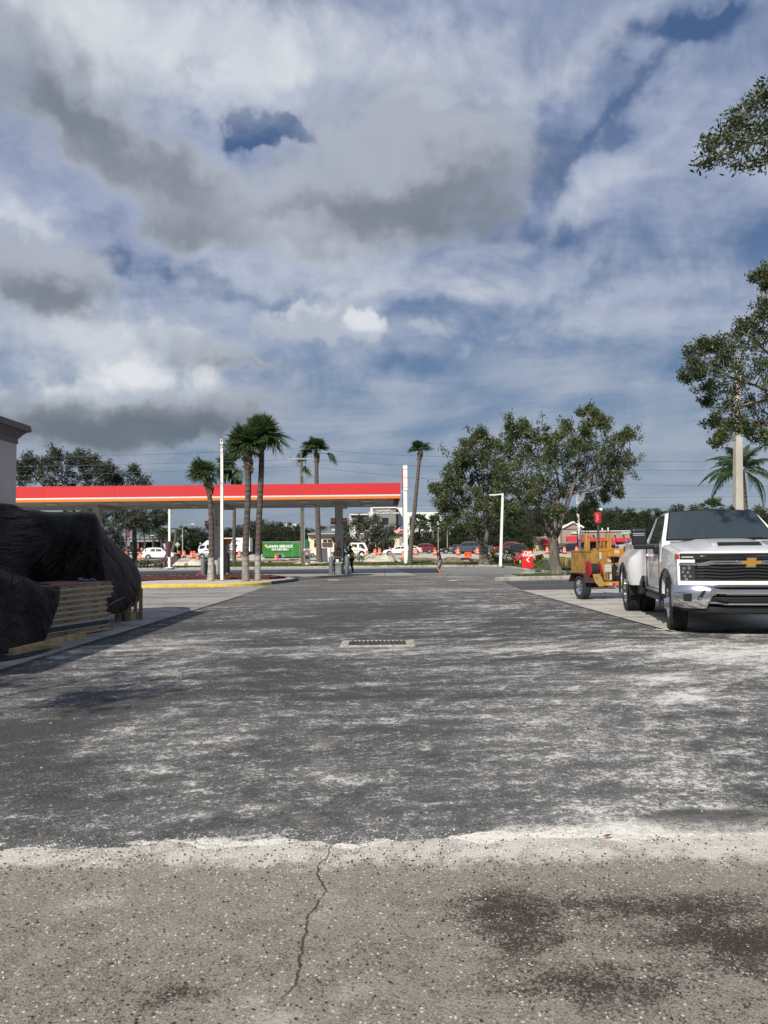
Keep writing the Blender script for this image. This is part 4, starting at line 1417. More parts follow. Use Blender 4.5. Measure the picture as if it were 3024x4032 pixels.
def palm_bark(name, pale_h=0.0, paleness=0.6, tone=1.0):
 m, t, b = newmat(name)
 v = t.coord('Object')
 x, y, z = t.sep(v)
 n = t.noise(t.comb(x * 5, y * 5, z * 14), 1.0, 5.0, 0.7)
 rings = (z * 26.0 + t.noise(v, 3.0, 3.0) * 5.0).sin()
 k = tone
 c = t.mix(((n - 0.5) * 1.8 + rings * 0.16).sm(-0.5, 0.6), (0.045 * k, 0.037 * k, 0.031 * k), (0.135 * k, 0.11 * k, 0.092 * k))
 if pale_h:
  pn = t.noise(v, 5.0, 6.0, 0.75)
  c = t.mix((z + (pn - 0.5) * 0.5).sm(pale_h + 0.08, pale_h - 0.08) * (pn.sm(0.40, 0.50)) * paleness, c, (0.50, 0.48, 0.42))
  c = t.mix((z + (pn - 0.5) * 0.3).sm(pale_h + 0.05, pale_h - 0.1) * 0.35, c, (0.30, 0.28, 0.23))
 t.put(b.inputs['Base Color'], c)
 b.inputs['Roughness'].default_value = 0.9
 t.put(b.inputs['Normal'], t.bump(n + rings * 0.3, 0.8, 0.03))
 return m

M_LEAF_OAK = leafmat('oak_leaves', (0.042, 0.066, 0.022), (0.145, 0.17, 0.062), (0.21, 0.19, 0.12), 0.32, 0.38)
M_LEAF_OAK2 = leafmat('oak_leaves_olive', (0.030, 0.050, 0.016), (0.10, 0.125, 0.045), (0.17, 0.155, 0.10), 0.22, 0.42)
M_LEAF_GREY = leafmat('grey_green_leaves', (0.030, 0.042, 0.026), (0.085, 0.095, 0.060), (0.16, 0.14, 0.10), 0.15)
M_LEAF_DARK = leafmat('dark_wood_leaves', (0.014, 0.024, 0.010), (0.042, 0.056, 0.022), (0.075, 0.075, 0.035), 0.12)
M_LEAF_PINE = leafmat('pine_leaves', (0.020, 0.034, 0.014), (0.060, 0.075, 0.030), (0.10, 0.095, 0.045), 0.15)
M_PALM = leafmat('palm_green', (0.035, 0.075, 0.030), (0.10, 0.155, 0.065), (0.20, 0.20, 0.10), 0.3, 0.35)
M_PALM2 = leafmat('palm_green_windblown', (0.035, 0.080, 0.035), (0.095, 0.15, 0.07), None, 0.3, 0.4)
M_BOOT = mat('palm_leaf_bases', (0.20, 0.15, 0.10), 0.9, var=0.55, vscale=7)

def quads(C, D, W):
 """diamond leaves: centres, half-length vectors, half-width vectors"""
 V = np.stack([C - D, C + W + D * 0.1, C + D, C - W + D * 0.1], 1).reshape(-1, 3)
 Fq = np.arange(len(C) * 4).reshape(-1, 4)
 return V, Fq

def unit(a):
 return a / np.maximum(1e-6, np.linalg.norm(a, axis=1))[:, None]

def foliage(name, clumps, leaf, n_per, m, parent, org, seed=1, asp=0.42, twigs=9, spread=1.0, up=0.15, shape=0.6, CL=1.0):
 """leaves strung along short twigs that radiate inside each clump"""
 rg = np.random.default_rng(seed)
 Cs, Ds, Ws = [], [], []
 for (c, r) in clumps:
  c = np.array(c); r = r * CL
  T = max(3, int(twigs * (0.7 + 0.6 * rg.random())))
  td = unit(rg.normal(0, 1, (T, 3)) + np.array([0, 0, up]))
  ts = c + rg.normal(0, 0.28, (T, 3)) * r
  tl = r * rg.uniform(0.45, 1.2, T) * spread
  tl[::4] *= 1.45
  n = int(n_per * (r ** 0.0))
  k = rg.integers(0, T, n)
  s = rg.random(n) ** shape
  pos = ts[k] + td[k] * (tl[k] * s)[:, None] + rg.normal(0, leaf * 0.75, (n, 3))
  d = unit(td[k] * 0.7 + rg.normal(0, 0.8, (n, 3)))
  nn = unit(rg.normal(0, 1, (n, 3)) + np.array([0, -0.1, 0.7]))
  wv = unit(np.cross(d, nn))
  sz = leaf * rg.uniform(0.6, 1.35, n)
  Cs.append(pos); Ds.append(d * (sz / 2)[:, None]); Ws.append(wv * (sz / 2 * asp)[:, None])
 V, Fq = quads(np.concatenate(Cs), np.concatenate(Ds), np.concatenate(Ws))
 V = V - np.array(org)
 o = link(name, fast_mesh(name, V, Fq), m, parent)
 return o

def limb_mesh(mb, pts, r0, r1, org, n=8, wig=0.0, rg=random):
 out = []
 P_ = [Vector(p) - Vector(org) for p in pts]
 for i in range(len(P_) - 1):
  a, c = P_[i], P_[i + 1]
  for k in range(3):
   q = a.lerp(c, k / 3)
   if k: q = q + Vector([rg.uniform(-1, 1) for _ in range(3)]) * wig * (c - a).length
   out.append(q)
 out.append(P_[-1])
 rr = [r0 + (r1 - r0) * (i / (len(out) - 1)) ** 0.8 for i in range(len(out))]
 mb.tube(out, rr, n)
 return out

def shaped_tree(name, label, base_px, Y, clump_px, conv, limbs_px, trunk_r, leaf, n_per, lm, bark, depth=0.6, group=None,
    seed=1, z0=0.12, twigs=9, limb_r=0.13, asp=0.42, spread=1.0, sub=True, category='tree', CL=1.0, push=None):
 rg = random.Random(seed)
 base = P(base_px[0], base_px[1], Y)
 base.z = z0
 root = thing(name, label, category, base, 0, group)
 clumps = []
 for (cx, cy, r_) in clump_px:
  px, py, rp = conv(cx, cy, r_)
  rr = rp * mpp(Y)
  yy = Y + rg.uniform(-1, 1) * depth + (push(cx, cy) if push else 0)
  c = P(px, py, yy)
  clumps.append((tuple(c), rr))
 foliage('crown', clumps, leaf, n_per, lm, root, base, seed, asp, twigs, spread, CL=CL)
 tb = MB()
 first = True
 for li, L_ in enumerate(limbs_px):
  pts = []
  for i, (cx, cy) in enumerate(L_):
   px, py, _ = conv(cx, cy, 0)
   dd = 0 if (li == 0 or i == 0) else rg.uniform(-1, 1) * depth * 0.5 * i / len(L_)
   pts.append(P(px, py, Y + dd))
  if li == 0:
   pts[0] = base + Vector((0, 0, -0.15))
   n_ = 10
   limb_mesh(tb, pts, trunk_r * 1.25, trunk_r * 0.8, base, n_, 0.01, rg)
   fl = pts[0] - base
   tb.tube([fl, fl + Vector((0, 0, 0.22)), fl + Vector((0, 0, 0.6))], [trunk_r * 1.75, trunk_r * 1.4, trunk_r * 1.1], 10)
  else:
   out = limb_mesh(tb, pts, limb_r * rg.uniform(0.8, 1.1), limb_r * 0.22, base, 6, 0.04, rg)
   if sub:
    for q in out[3:]:
     near = sorted(clumps, key=lambda c: (Vector(c[0]) - base - q).length)[:5]
     for c in rg.sample(near, 2):
      e = Vector(c[0]) - base
      if (e - q).length < 6 * c[1]:
       mid = q.lerp(e, 0.5) + Vector([rg.uniform(-.2, .2) for _ in range(3)])
       tb.tube([q, mid, e], [limb_r * 0.3, limb_r * 0.18, limb_r * 0.06], 4)
 tb.build('trunk', bark, root, smooth=True, auto=0)
 return root, clumps

cz = lambda sc, ox, oy: (lambda cx, cy, r_: (ox + cx / sc, oy + cy / sc, r_ / sc))
C4 = cz(1659 / 800, 1700, 1550)
A_cl = [(640, 260, 80), (720, 320, 85), (620, 360, 70), (860, 330, 85), (940, 390, 80), (780, 430, 95), (1000, 450, 105), (880, 520, 115),
  (700, 560, 110), (560, 580, 90), (600, 680, 95), (760, 680, 115), (900, 650, 115), (1060, 600, 115), (1200, 560, 105), (1130, 400, 90),
  (1110, 270, 45), (1250, 150, 45), (1290, 230, 60), (1350, 180, 45), (1390, 235, 45), (1240, 330, 70), (1300, 420, 90), (1420, 440, 95),
  (1540, 370, 85), (1620, 330, 55), (1500, 520, 105), (1640, 550, 70), (1380, 560, 105), (1570, 640, 85), (1400, 680, 95), (1250, 720, 85),
  (1450, 770, 75), (1530, 810, 40), (1100, 780, 90), (1300, 860, 70), (1400, 860, 50), (950, 790, 90), (800, 780, 85), (680, 780, 75),
  (700, 880, 80), (1200, 960, 60), (1260, 930, 45), (1010, 930, 60), (640, 470, 80), (1000, 340, 60), (1190, 450, 80), (830, 880, 60), (1320, 930, 40), (760, 260, 40)]
A_lm = [[(1018, 1475), (1000, 1300), (1000, 1160)],
  [(1000, 1200), (930, 1060), (870, 920), (790, 780), (640, 700)],
  [(1000, 1180), (1010, 1000), (1045, 800), (1020, 640), (900, 450), (740, 310)],
  [(1020, 1170), (1075, 980), (1130, 820), (1250, 700), (1400, 600), (1560, 420)],
  [(1010, 1190), (1100, 930), (1190, 600), (1250, 350), (1270, 160)],
  [(870, 920), (900, 700), (850, 520), (700, 420)],
  [(1130, 820), (1300, 770), (1450, 720), (1560, 760)],
  [(1010, 1000), (960, 800), (880, 600)], [(1400, 600), (1520, 560), (1640, 560)], [(990, 1250), (950, 1170), (900, 1130)]]
GA = G(2188, 2264, 0.15)
YA = GA.y
shaped_tree('oak_tree', 'large spreading oak on the kerbed strip right of the car wash sign', (2188, 2264), YA, A_cl, C4, A_lm, 0.24, 0.13, 820,
   M_LEAF_OAK, M_BARK, 1.9, 'oaks at the edge of the lot', 11, 0.15, 12, 0.11, CL=1.22, push=lambda a, c: 4.5 * sstep(1080, 1250, a) * sstep(480, 640, c))
B_cl = [(390, 335, 45), (350, 390, 70), (450, 410, 70), (540, 440, 55), (300, 460, 75), (240, 530, 75), (340, 560, 85), (440, 530, 70), (200, 640, 75),
  (300, 680, 100), (420, 690, 100), (520, 700, 80), (140, 720, 60), (180, 800, 85), (70, 790, 55), (15, 780, 30), (100, 860, 75), (280, 830, 105),
  (420, 830, 95), (520, 860, 85), (90, 930, 60), (200, 950, 95), (330, 940, 100), (470, 960, 95), (250, 1040, 85), (380, 1060, 70), (560, 1000, 80),
  (560, 900, 70), (160, 1020, 60), (620, 930, 70), (520, 580, 70), (260, 600, 70)]
B_lm = [[(428, 1395), (425, 1300), (430, 1230)], [(430, 1240), (460, 1130), (425, 1030), (350, 985)], [(435, 1220), (470, 1000), (400, 800), (340, 560), (390, 380)],
  [(430, 1240), (380, 1210), (340, 1120), (290, 1000), (180, 850), (60, 790)], [(440, 1200), (520, 960), (560, 760), (600, 600)], [(470, 1000), (300, 760), (220, 560)]]
gB = G(1905, 2229, 0.12)
shaped_tree('oak_tree', 'dark leaning oak left of the white lamp post, with a forked trunk', (1905, 2229), gB.y + 3.5, B_cl, C4, B_lm, 0.34, 0.19, 1000,
   M_LEAF_OAK, M_BARK, 2.8, 'oaks at the edge of the lot', 12, 0.12, 14, 0.17, CL=1.3)

C5 = cz(2212 / 1800, 2550, 300)
D_cl = [(560, 110, 32), (500, 135, 30), (440, 180, 28), (405, 215, 18), (545, 190, 45), (485, 240, 40), (420, 262, 34), (380, 290, 25), (330, 318, 28),
  (285, 335, 22), (325, 385, 30), (285, 425, 18), (380, 385, 36), (440, 340, 50), (510, 330, 50), (560, 290, 55), (470, 405, 30), (543, 425, 16),
  (570, 350, 40), (620, 200, 60), (640, 320, 60), (700, 250, 80), (575, 60, 20), (660, 120, 60)]
D_lm = [[(1660, 2300), (1500, 1200), (1250, 560)], [(1250, 560), (850, 560), (720, 330), (560, 320), (440, 350), (300, 400)], [(860, 500), (700, 260), (560, 150), (430, 190)],
  [(850, 560), (700, 350), (560, 260), (350, 310)], [(740, 320), (600, 400), (480, 410)]]
shaped_tree('oak_tree', 'near oak bough with large leaves hanging in from the top right edge', (3900, 2800), 9.6, D_cl, C5, D_lm, 0.17, 0.075, 120,
   M_LEAF_OAK2, M_BARK, 0.5, 'oaks reaching in from the right', 21, 0.02, 5, 0.03, 0.36, 1.5, CL=0.85)
E_cl = [(520, 970, 18), (560, 955, 26), (575, 1010, 22), (560, 1110, 35), (570, 1160, 45), (440, 1230, 42), (500, 1210, 55), (560, 1230, 60),
  (400, 1285, 50), (270, 1310, 26), (205, 1345, 32), (230, 1400, 38), (175, 1460, 18), (300, 1370, 50), (360, 1330, 45), (350, 1420, 55),
  (430, 1340, 70), (520, 1340, 80), (280, 1500, 45), (370, 1520, 60), (460, 1450, 80), (550, 1440, 80), (285, 1575, 24), (360, 1620, 48),
  (450, 1600, 70), (540, 1560, 80), (325, 1680, 32), (400, 1690, 42), (470, 1680, 50), (550, 1660, 65), (365, 1740, 24), (500, 1740, 42),
  (565, 1740, 30), (340, 1770, 18), (640, 1200, 80), (650, 1350, 100), (660, 1500, 100), (650, 1650, 90), (250, 1440, 30), (310, 1300, 26)]
E_lm = [[(900, 2350), (870, 1950), (850, 1650)], [(850, 1750), (640, 1550), (460, 1480), (300, 1400), (200, 1370)], [(840, 1700), (620, 1380), (500, 1260), (430, 1220)],
  [(850, 1800), (640, 1680), (480, 1660), (350, 1680)], [(830, 1650), (680, 1250), (590, 1120), (560, 1000)], [(640, 1550), (500, 1580), (360, 1620)]]
shaped_tree('oak_tree', 'oak crown in front of the concrete lamp pole at the right edge', (3283, 2400), 18.5, E_cl, C5, E_lm, 0.25, 0.085, 560,
   M_LEAF_OAK2, M_BARK, 1.2, 'oaks reaching in from the right', 22, 0.02, 9, 0.06, 0.40, 1.25, CL=1.1)

C7 = cz(1.659, 0, 1500)
L_cl = [(110, 570, 38), (160, 540, 45), (200, 515, 34), (200, 600, 60), (130, 640, 50), (270, 620, 60), (330, 500, 44), (300, 560, 55), (365, 475, 26),
  (360, 580, 65), (420, 600, 75), (470, 520, 45), (520, 505, 55), (560, 545, 55), (620, 535, 45), (540, 610, 75), (640, 605, 65), (700, 575, 45),
  (740, 615, 45), (600, 660, 60), (700, 650, 50), (770, 640, 22), (700, 860, 55), (780, 870, 55), (860, 875, 65), (930, 875, 55), (1000, 865, 55),
  (1050, 875, 35), (1072, 905, 24), (700, 940, 55), (780, 930, 50), (860, 935, 45), (940, 930, 36), (1010, 925, 34), (700, 1010, 55), (760, 1020, 45),
  (640, 760, 80), (760, 770, 80), (880, 780, 70), (480, 720, 80), (560, 820, 80), (300, 720, 80), (980, 790, 50), (400, 800, 70)]
L_lm = [[(560, 1190), (570, 1050), (590, 900)], [(590, 920), (500, 780), (380, 620), (330, 500)], [(590, 900), (600, 740), (540, 600), (520, 500)],
  [(590, 920), (700, 800), (850, 860), (1000, 870)], [(590, 900), (660, 720), (700, 600)], [(560, 950), (420, 850), (250, 650), (150, 560)]]
shaped_tree('broadleaf_tree', 'wide grey green tree rising behind the canopy at the left', (338, 2217), 66, L_cl, C7, L_lm, 0.30, 0.20, 850,
   M_LEAF_GREY, M_BARK_D, 2.6, None, 31, 0.12, 13, 0.14, CL=1.3)
L2_cl = [(860, 590, 24), (840, 640, 36), (895, 598, 20), (910, 645, 34), (950, 655, 24), (870, 565, 14), (880, 690, 45), (940, 700, 40), (820, 700, 40)]
shaped_tree('broadleaf_tree', 'small tree top poking above the canopy left of the short palm', (530, 2217), 72, L2_cl, C7, [[(880, 1190), (880, 900), (880, 760)], [(880, 760), (870, 640), (865, 570)], [(880, 760), (920, 680), (950, 650)]],
   0.2, 0.20, 330, M_LEAF_GREY, M_BARK_D, 1.2, None, 32, 0.12, 10, 0.08, CL=1.3)
K_cl = [(1370, 2090, 26), (1395, 2065, 22), (1420, 2075, 26), (1450, 2060, 24), (1475, 2070, 26), (1440, 2095, 30), (1400, 2105, 28), (1370, 2120, 26),
  (1480, 2100, 28), (1510, 2085, 22), (1525, 2110, 22), (1505, 2125, 24), (1470, 2130, 26), (1430, 2130, 28), (1395, 2138, 24), (1360, 2145, 18),
  (1530, 2135, 18), (1495, 2145, 18), (1445, 2150, 18), (1350, 2105, 18), (1540, 2095, 14), (1360, 2065, 14), (1510, 2155, 14), (1420, 2045, 12), (1480, 2045, 14)]
C1 = lambda a, b_, c_: (a, b_, c_)
shaped_tree('broadleaf_tree', 'rounded windblown tree in front of the cream bank building', (1445, 2190), 124, K_cl, C1, [[(1445, 2190), (1445, 2160), (1447, 2140)], [(1447, 2145), (1420, 2110), (1400, 2080)], [(1447, 2140), (1480, 2100), (1510, 2090)], [(1447, 2140), (1450, 2100), (1450, 2070)]],
   0.3, 0.34, 330, M_LEAF_GREY, M_BARK_D, 3.0, None, 33, 0.45, 10, 0.12, 0.5, CL=1.15)

# ---- background trees: a few kinds, each copied
def bg_tree(name, label, cat_group, h, w, seed, lm, kind='round', leaf=0.42, n=1500):
 rg = random.Random(seed)
 root = thing(name, label, 'tree', (0, 0, 0), 0, cat_group)
 cl = []
 k = 40 if kind != 'pine' else 22
 for i in range(k):
  if kind == 'pine':
   z = h * rg.uniform(0.12, 1.0)
   rr = w * 0.5 * (1.15 - z / h) ** 0.6 + 0.3
   a = rg.uniform(0, 6.28)
   q = rr * rg.random() ** 0.5
   cl.append(((q * math.cos(a), q * math.sin(a), z), h * 0.085))
  else:
   a = rg.uniform(0, 6.28); q = rg.random() ** 0.5
   zz = rg.uniform(0.04, 0.95)
   rr = w * 0.5 * math.sqrt(max(0.35, 1 - ((zz - 0.5) / 0.55) ** 2)) * q
   cl.append(((rr * math.cos(a), rr * math.sin(a), h * zz), h * 0.13))
 foliage('crown', cl, leaf, n // k * 2, lm, root, (0, 0, 0), seed, 0.55, 8, 1.1)
 tb = MB()
 tb.tube([(0, 0, -0.3), (rg.uniform(-.2, .2), 0, h * 0.4), (rg.uniform(-.3, .3), 0, h * 0.85)], [h * 0.024, h * 0.017, h * 0.006], 6)
 for c in rg.sample(cl, 7):
  z = c[0][2] * 0.75
  tb.tube([(0, 0, z * 0.8), c[0]], [h * 0.009, h * 0.003], 4)
 tb.build('trunk', M_BARK_D, root)
 return root

GW = 'trees of the dark wood beyond the road'
protoR = [bg_tree('broadleaf_tree', 'x', GW, 10, 9.5, 41, M_LEAF_DARK, 'round', 0.36, 5200),
          bg_tree('broadleaf_tree', 'x', GW, 10, 8.5, 42, M_LEAF_DARK, 'round', 0.34, 5200),
          bg_tree('pine_tree', 'x', GW, 10, 5.0, 43, M_LEAF_PINE, 'pine', 0.30, 2800),
          bg_tree('pine_tree', 'x', GW, 10, 4.2, 44, M_LEAF_PINE, 'pine', 0.30, 1900),
          bg_tree('broadleaf_tree', 'x', GW, 10, 8.0, 45, M_LEAF_PINE, 'round', 0.34, 4400)]
used = set()
LCOUNT = {}

ZONES = [(560, 'behind the far station'), (690, 'between the thin white pole and the far lamp'), (790, 'left of the lorry cab'), (850, 'above the lorry cab'), (915, 'behind the lorry box'),
         (990, 'between lorry and green trailer'), (1060, 'above the left end of the green trailer'), (1130, 'above the LAWN SERVICE lettering'), (1200, 'above the right end of the green trailer'),
         (1300, 'left of the bank roof'), (1600, 'before the hospital tower'), (1680, 'below the hospital windows'), (1740, 'above the red estate car'), (1800, 'above the dark car'),
         (1860, 'above the silver estate car'), (1930, 'behind the forked oak trunk'), (1990, 'right of the white lamp post'), (2060, 'above the black car'), (2120, 'left of the restaurant'),
         (2200, 'behind the big oak trunk'), (2270, 'behind the restaurant gable'), (2330, 'left of the red box sign'), (2400, 'right of the red box sign'), (2470, 'behind the green street sign'),
         (2540, 'above the black door mirror'), (2610, 'above the pickup bed'), (2700, 'above the left of the pickup roof'), (2790, 'above the middle of the pickup roof'), (2870, 'left of the concrete pole'),
         (2950, 'right of the concrete pole'), (9999, 'past the right edge')]

def put_tree(k, px, py_top, Y, label, group, wide=1.0):
 zone = next(t_ for lim, t_ in ZONES if px <= lim)
 kind = ('broad dark tree', 'rounded dark tree', 'thin pine', 'narrow pine', 'olive bushy tree')[k]
 size = 'tall' if py_top < 2012 else ('middling' if py_top < 2085 else 'low')
 label = size + ' ' + kind + ' ' + zone
 if Y > 210: label += ', rear row'
 LCOUNT[label] = LCOUNT.get(label, 0) + 1
 if LCOUNT[label] > 1: label += ', ' + ('second', 'third', 'fourth')[min(2, LCOUNT[label] - 2)]
 rt = protoR[k]
 top = P(px, py_top, Y)
 h = (top.z - 0.4)
 s = h / 10
 loc = (top.x, Y, hgt(Y) - 0.02)
 rz = random.uniform(0, 6.28)
 if k in used:
  o = dup(rt, loc, rz, label, group, (s * wide, s * wide, s))
 else:
  used.add(k)
  o = rt
  o.location = loc; o.rotation_euler.z = rz; o.scale = (s * wide, s * wide, s)
  o['label'] = label; o['group'] = group
 return o

rr_ = random.Random(5)
LBR = 'tall pine or cypress in the wood behind the brick restaurant and pickup'
LBB = 'bushy dark tree in the wood behind the brick restaurant and pickup'
x = 2010
while x < 3075:
 for row in range(2):
  Y = 195 + row * 28 + rr_.uniform(-8, 8)
  k = rr_.choice([2, 3, 2, 3, 4])
  base_top = 2003 if x < 2300 else (2008 if x < 2700 else 2016)
  base_top -= row * 2
  put_tree(k, x + rr_.uniform(-12, 12), base_top + rr_.choice([-16, 0, 5, 10, 14, 20]), Y, LBR if k in (2, 3) else LBB, GW, rr_.uniform(1.15, 1.6))
 x += 30
x = 2000
while x < 3075:
 put_tree(rr_.choice([0, 1, 4]), x, 2078 + rr_.uniform(-22, 20), 178, LBB, GW, 1.5)
 x += 60
for (px, top) in ((620, 2110), (655, 2098), (690, 2092), (725, 2100), (760, 2085), (800, 2078), (840, 2092), (880, 2098), (920, 2085), (945, 2068), (985, 2062),
                  (1025, 2056), (1065, 2062), (1100, 2068), (1135, 2062), (1170, 2072), (1205, 2085), (1240, 2098), (1275, 2120), (570, 2120), (530, 2130), (480, 2125)):
 put_tree(rr_.choice([0, 1, 0, 1, 4]), px, top + rr_.uniform(-6, 6), 168 + rr_.uniform(-10, 10), 'dense dark tree in the long row behind the lorry and green trailer', 'dark trees behind the lorry and trailer', 1.25)
for (px, top) in ((640, 2135), (700, 2125), (780, 2120), (860, 2125), (950, 2110), (1010, 2105), (1070, 2108), (1130, 2110), (1190, 2120), (1225, 2135)):
 put_tree(rr_.choice([0, 1]), px, top, 152, 'low dense dark tree in the front row behind the lorry and green trailer', 'dark trees behind the lorry and trailer', 1.6)
for (px, top) in ((1620, 2098), (1655, 2085), (1690, 2090), (1725, 2080), (1760, 2070), (1800, 2066), (1840, 2060), (1880, 2062), (1920, 2058), (1960, 2055), (2000, 2060),
                  (2040, 2062), (2080, 2070), (2115, 2078), (1510, 2078), (1555, 2070)):
 put_tree(rr_.choice([0, 1, 1, 4]), px, top + rr_.uniform(-8, 8), 150 + rr_.uniform(-8, 8), 'dense dark tree behind the queue of cars and the two oaks', 'dark trees behind the queue of cars', 1.3)
for (px, top) in ((1640, 2128), (1700, 2122), (1770, 2118), (1840, 2112), (1910, 2110), (1980, 2112), (2050, 2120)):
 put_tree(rr_.choice([0, 1]), px, top, 138, 'low bushy dark tree just behind the queue of cars', 'dark trees behind the queue of cars', 1.9)

# ---- palms
def fan_frond(seed, Lp=0.62, Ls=0.95, n=40, arc=120, droop=0.5, w=0.026, wind=0.0):
 """petiole along +X then a fan of pleated blades"""
 rg = random.Random(seed)
 V, Fq = [], []
 def quad(a, b_, c, d):
  k = len(V); V.extend([a, b_, c, d]); Fq.append((k, k + 1, k + 2, k + 3))
 pp = [Vector((Lp * t, 0, -0.10 * t * t * Lp)) for t in (0, 0.33, 0.66, 1)]
 for a, c in zip(pp[:-1], pp[1:]):
  quad(a + Vector((0, -0.018, 0)), a + Vector((0, 0.018, 0)), c + Vector((0, 0.014, 0)), c + Vector((0, -0.014, 0)))
  quad(a + Vector((0, 0, -0.018)), a + Vector((0, 0, 0.018)), c + Vector((0, 0, 0.014)), c + Vector((0, 0, -0.014)))
 hub = pp[-1]
 for i in range(n):
  u = (i + 0.5) / n * 2 - 1
  an = R(arc) * u + rg.uniform(-0.05, 0.05)
  L = Ls * (1.0 - 0.25 * abs(u)) * rg.uniform(0.82, 1.12)
  dr = droop * rg.uniform(0.6, 1.5)
  st = hub + Vector((-0.10 * (1 - abs(u)), 0, 0))
  d = Vector((math.cos(an), math.sin(an), 0.30 * abs(u) + rg.uniform(-0.08, 0.08)))
  side = Vector((-math.sin(an), math.cos(an), 0))
  prev = None
  for k, t in enumerate((0.0, 0.4, 0.72, 1.0)):
   p = st + d * (L * t) + Vector((wind * t * t * L, 0, -dr * L * t ** 2.2))
   ww = w * (0.5, 1.0, 0.75, 0.08)[k]
   tw = side * ww + Vector((0, 0, ww * 0.5 * (1 if i % 2 else -1)))
   if prev:
    quad(prev[0], prev[1], p + tw, p - tw)
   prev = (p - tw, p + tw)
 return fast_mesh('frond', [tuple(v) for v in V], Fq)

FAN = [fan_frond(s, droop=d) for s, d in ((1, 0.12), (2, 0.2), (3, 0.35), (4, 0.55))]
FANW = [fan_frond(s, 0.8, 0.9, 26, 75, d, 0.06) for s, d in ((5, 0.3), (6, 0.6), (7, 1.0))]

def aim(direction, roll=0.0):
 """rotation taking +X to the direction with Z kept up"""
 d = Vector(direction).normalized()
 q = d.to_track_quat('X', 'Z')
 return (q.to_matrix() @ Matrix.Rotation(roll, 3, 'X')).to_euler()

def fan_palm(label, base_px, Y, path_px, r0, r1, nf, size, group, m_bark, boots=0.0, wind=(0, 0, 0), seed=1, z0=0.2, meshes=FAN, lm=M_PALM,
             el_rng=(-35, 88), drops=(), skew=None, name='palm_tree'):
 rg = random.Random(seed)
 base = P(*base_px, Y); base.z = z0
 root = thing(name, label, 'palm tree', base, 0, group)
 pts = [P(px, py, Y) - base for (px, py) in path_px]
 pts[0] = Vector((0, 0, -0.1))
 tb = MB()
 fine, rr = [], []
 N = 30
 cum = [0]
 for a, c in zip(pts[:-1], pts[1:]): cum.append(cum[-1] + (c - a).length)
 tot = cum[-1]
 for i in range(N + 1):
  s = tot * i / N
  j = max(k for k in range(len(cum)) if cum[k] <= s + 1e-6)
  j = min(j, len(pts) - 2)
  t = (s - cum[j]) / (cum[j + 1] - cum[j])
  q = pts[j].lerp(pts[j + 1], t)
  fine.append(q)
  flare = 0.25 * max(0, 1 - s / 0.5)
  rr.append((r0 + (r1 - r0) * i / N) * (1 + flare) * (1 + rg.uniform(-0.035, 0.035)))
 for _ in range(4):
  fine = [fine[0]] + [(fine[i - 1] + fine[i] * 2 + fine[i + 1]) / 4 for i in range(1, N)] + [fine[-1]]
 tb.tube(fine, rr, 12)
 tb.build('trunk', m_bark, root, smooth=True, auto=0)
 head = fine[-1]
 axis = (fine[-1] - fine[-3]).normalized()
 if boots:
  bt = MB()
  nb = int(boots / 0.055)
  for k in range(nb):
   s = boots * k / nb
   for q in range(3):
    a = k * 2.4 + q * 2.094
    d = Vector((math.cos(a), math.sin(a), 0))
    c = head - axis * s + d * r1 * (1.0 + 0.25 * math.sin(3.14 * k / nb))
    tip = c + d * rg.uniform(0.07, 0.16) + Vector((0, 0, rg.uniform(0.10, 0.22)))
    side = Vector((-d.y, d.x, 0)) * 0.075
    bt.add([c - side - Vector((0, 0, .06)), c + side - Vector((0, 0, .06)), tip + side * 0.55, tip - side * 0.55, c + Vector((0, 0, .05)) + d * 0.0],
                       [(0, 1, 2, 3), (0, 3, 4), (1, 4, 2), (2, 4, 3)])
  stuff(bt.build('leaf_bases', M_BOOT, root, fix=False))
 W = Vector(wind)
 for k in range(nf):
  a = k * 2.39996 + rg.uniform(-.3, .3)
  u = (k + 0.5) / nf
  el = R(el_rng[0] + (el_rng[1] - el_rng[0]) * u ** 0.8)
  d = Vector((math.cos(a) * math.cos(el), math.sin(a) * math.cos(el), math.sin(el)))
  d = (d + W * rg.uniform(0.6, 1.3)).normalized()
  s = size * rg.uniform(0.82, 1.12)
  mi = min(len(meshes) - 1, int((1 - u) * len(meshes) + rg.uniform(-0.5, 0.5))) if u < 1 else 0
  mi = max(0, mi)
  o = link('frond', meshes[mi], lm, root, head + axis * (0.10 * (u - 0.5)), aim(d, rg.uniform(-0.5, 0.5)))
  o.scale = (s, s, s)
 for (dx_, dz_, L) in drops:
  o = link('frond', meshes[-1], M_BOOT if L < 0 else lm, root, head, aim(Vector((dx_, 0.1, dz_)), 0.4))
  o.scale = (abs(L),) * 3
 return root

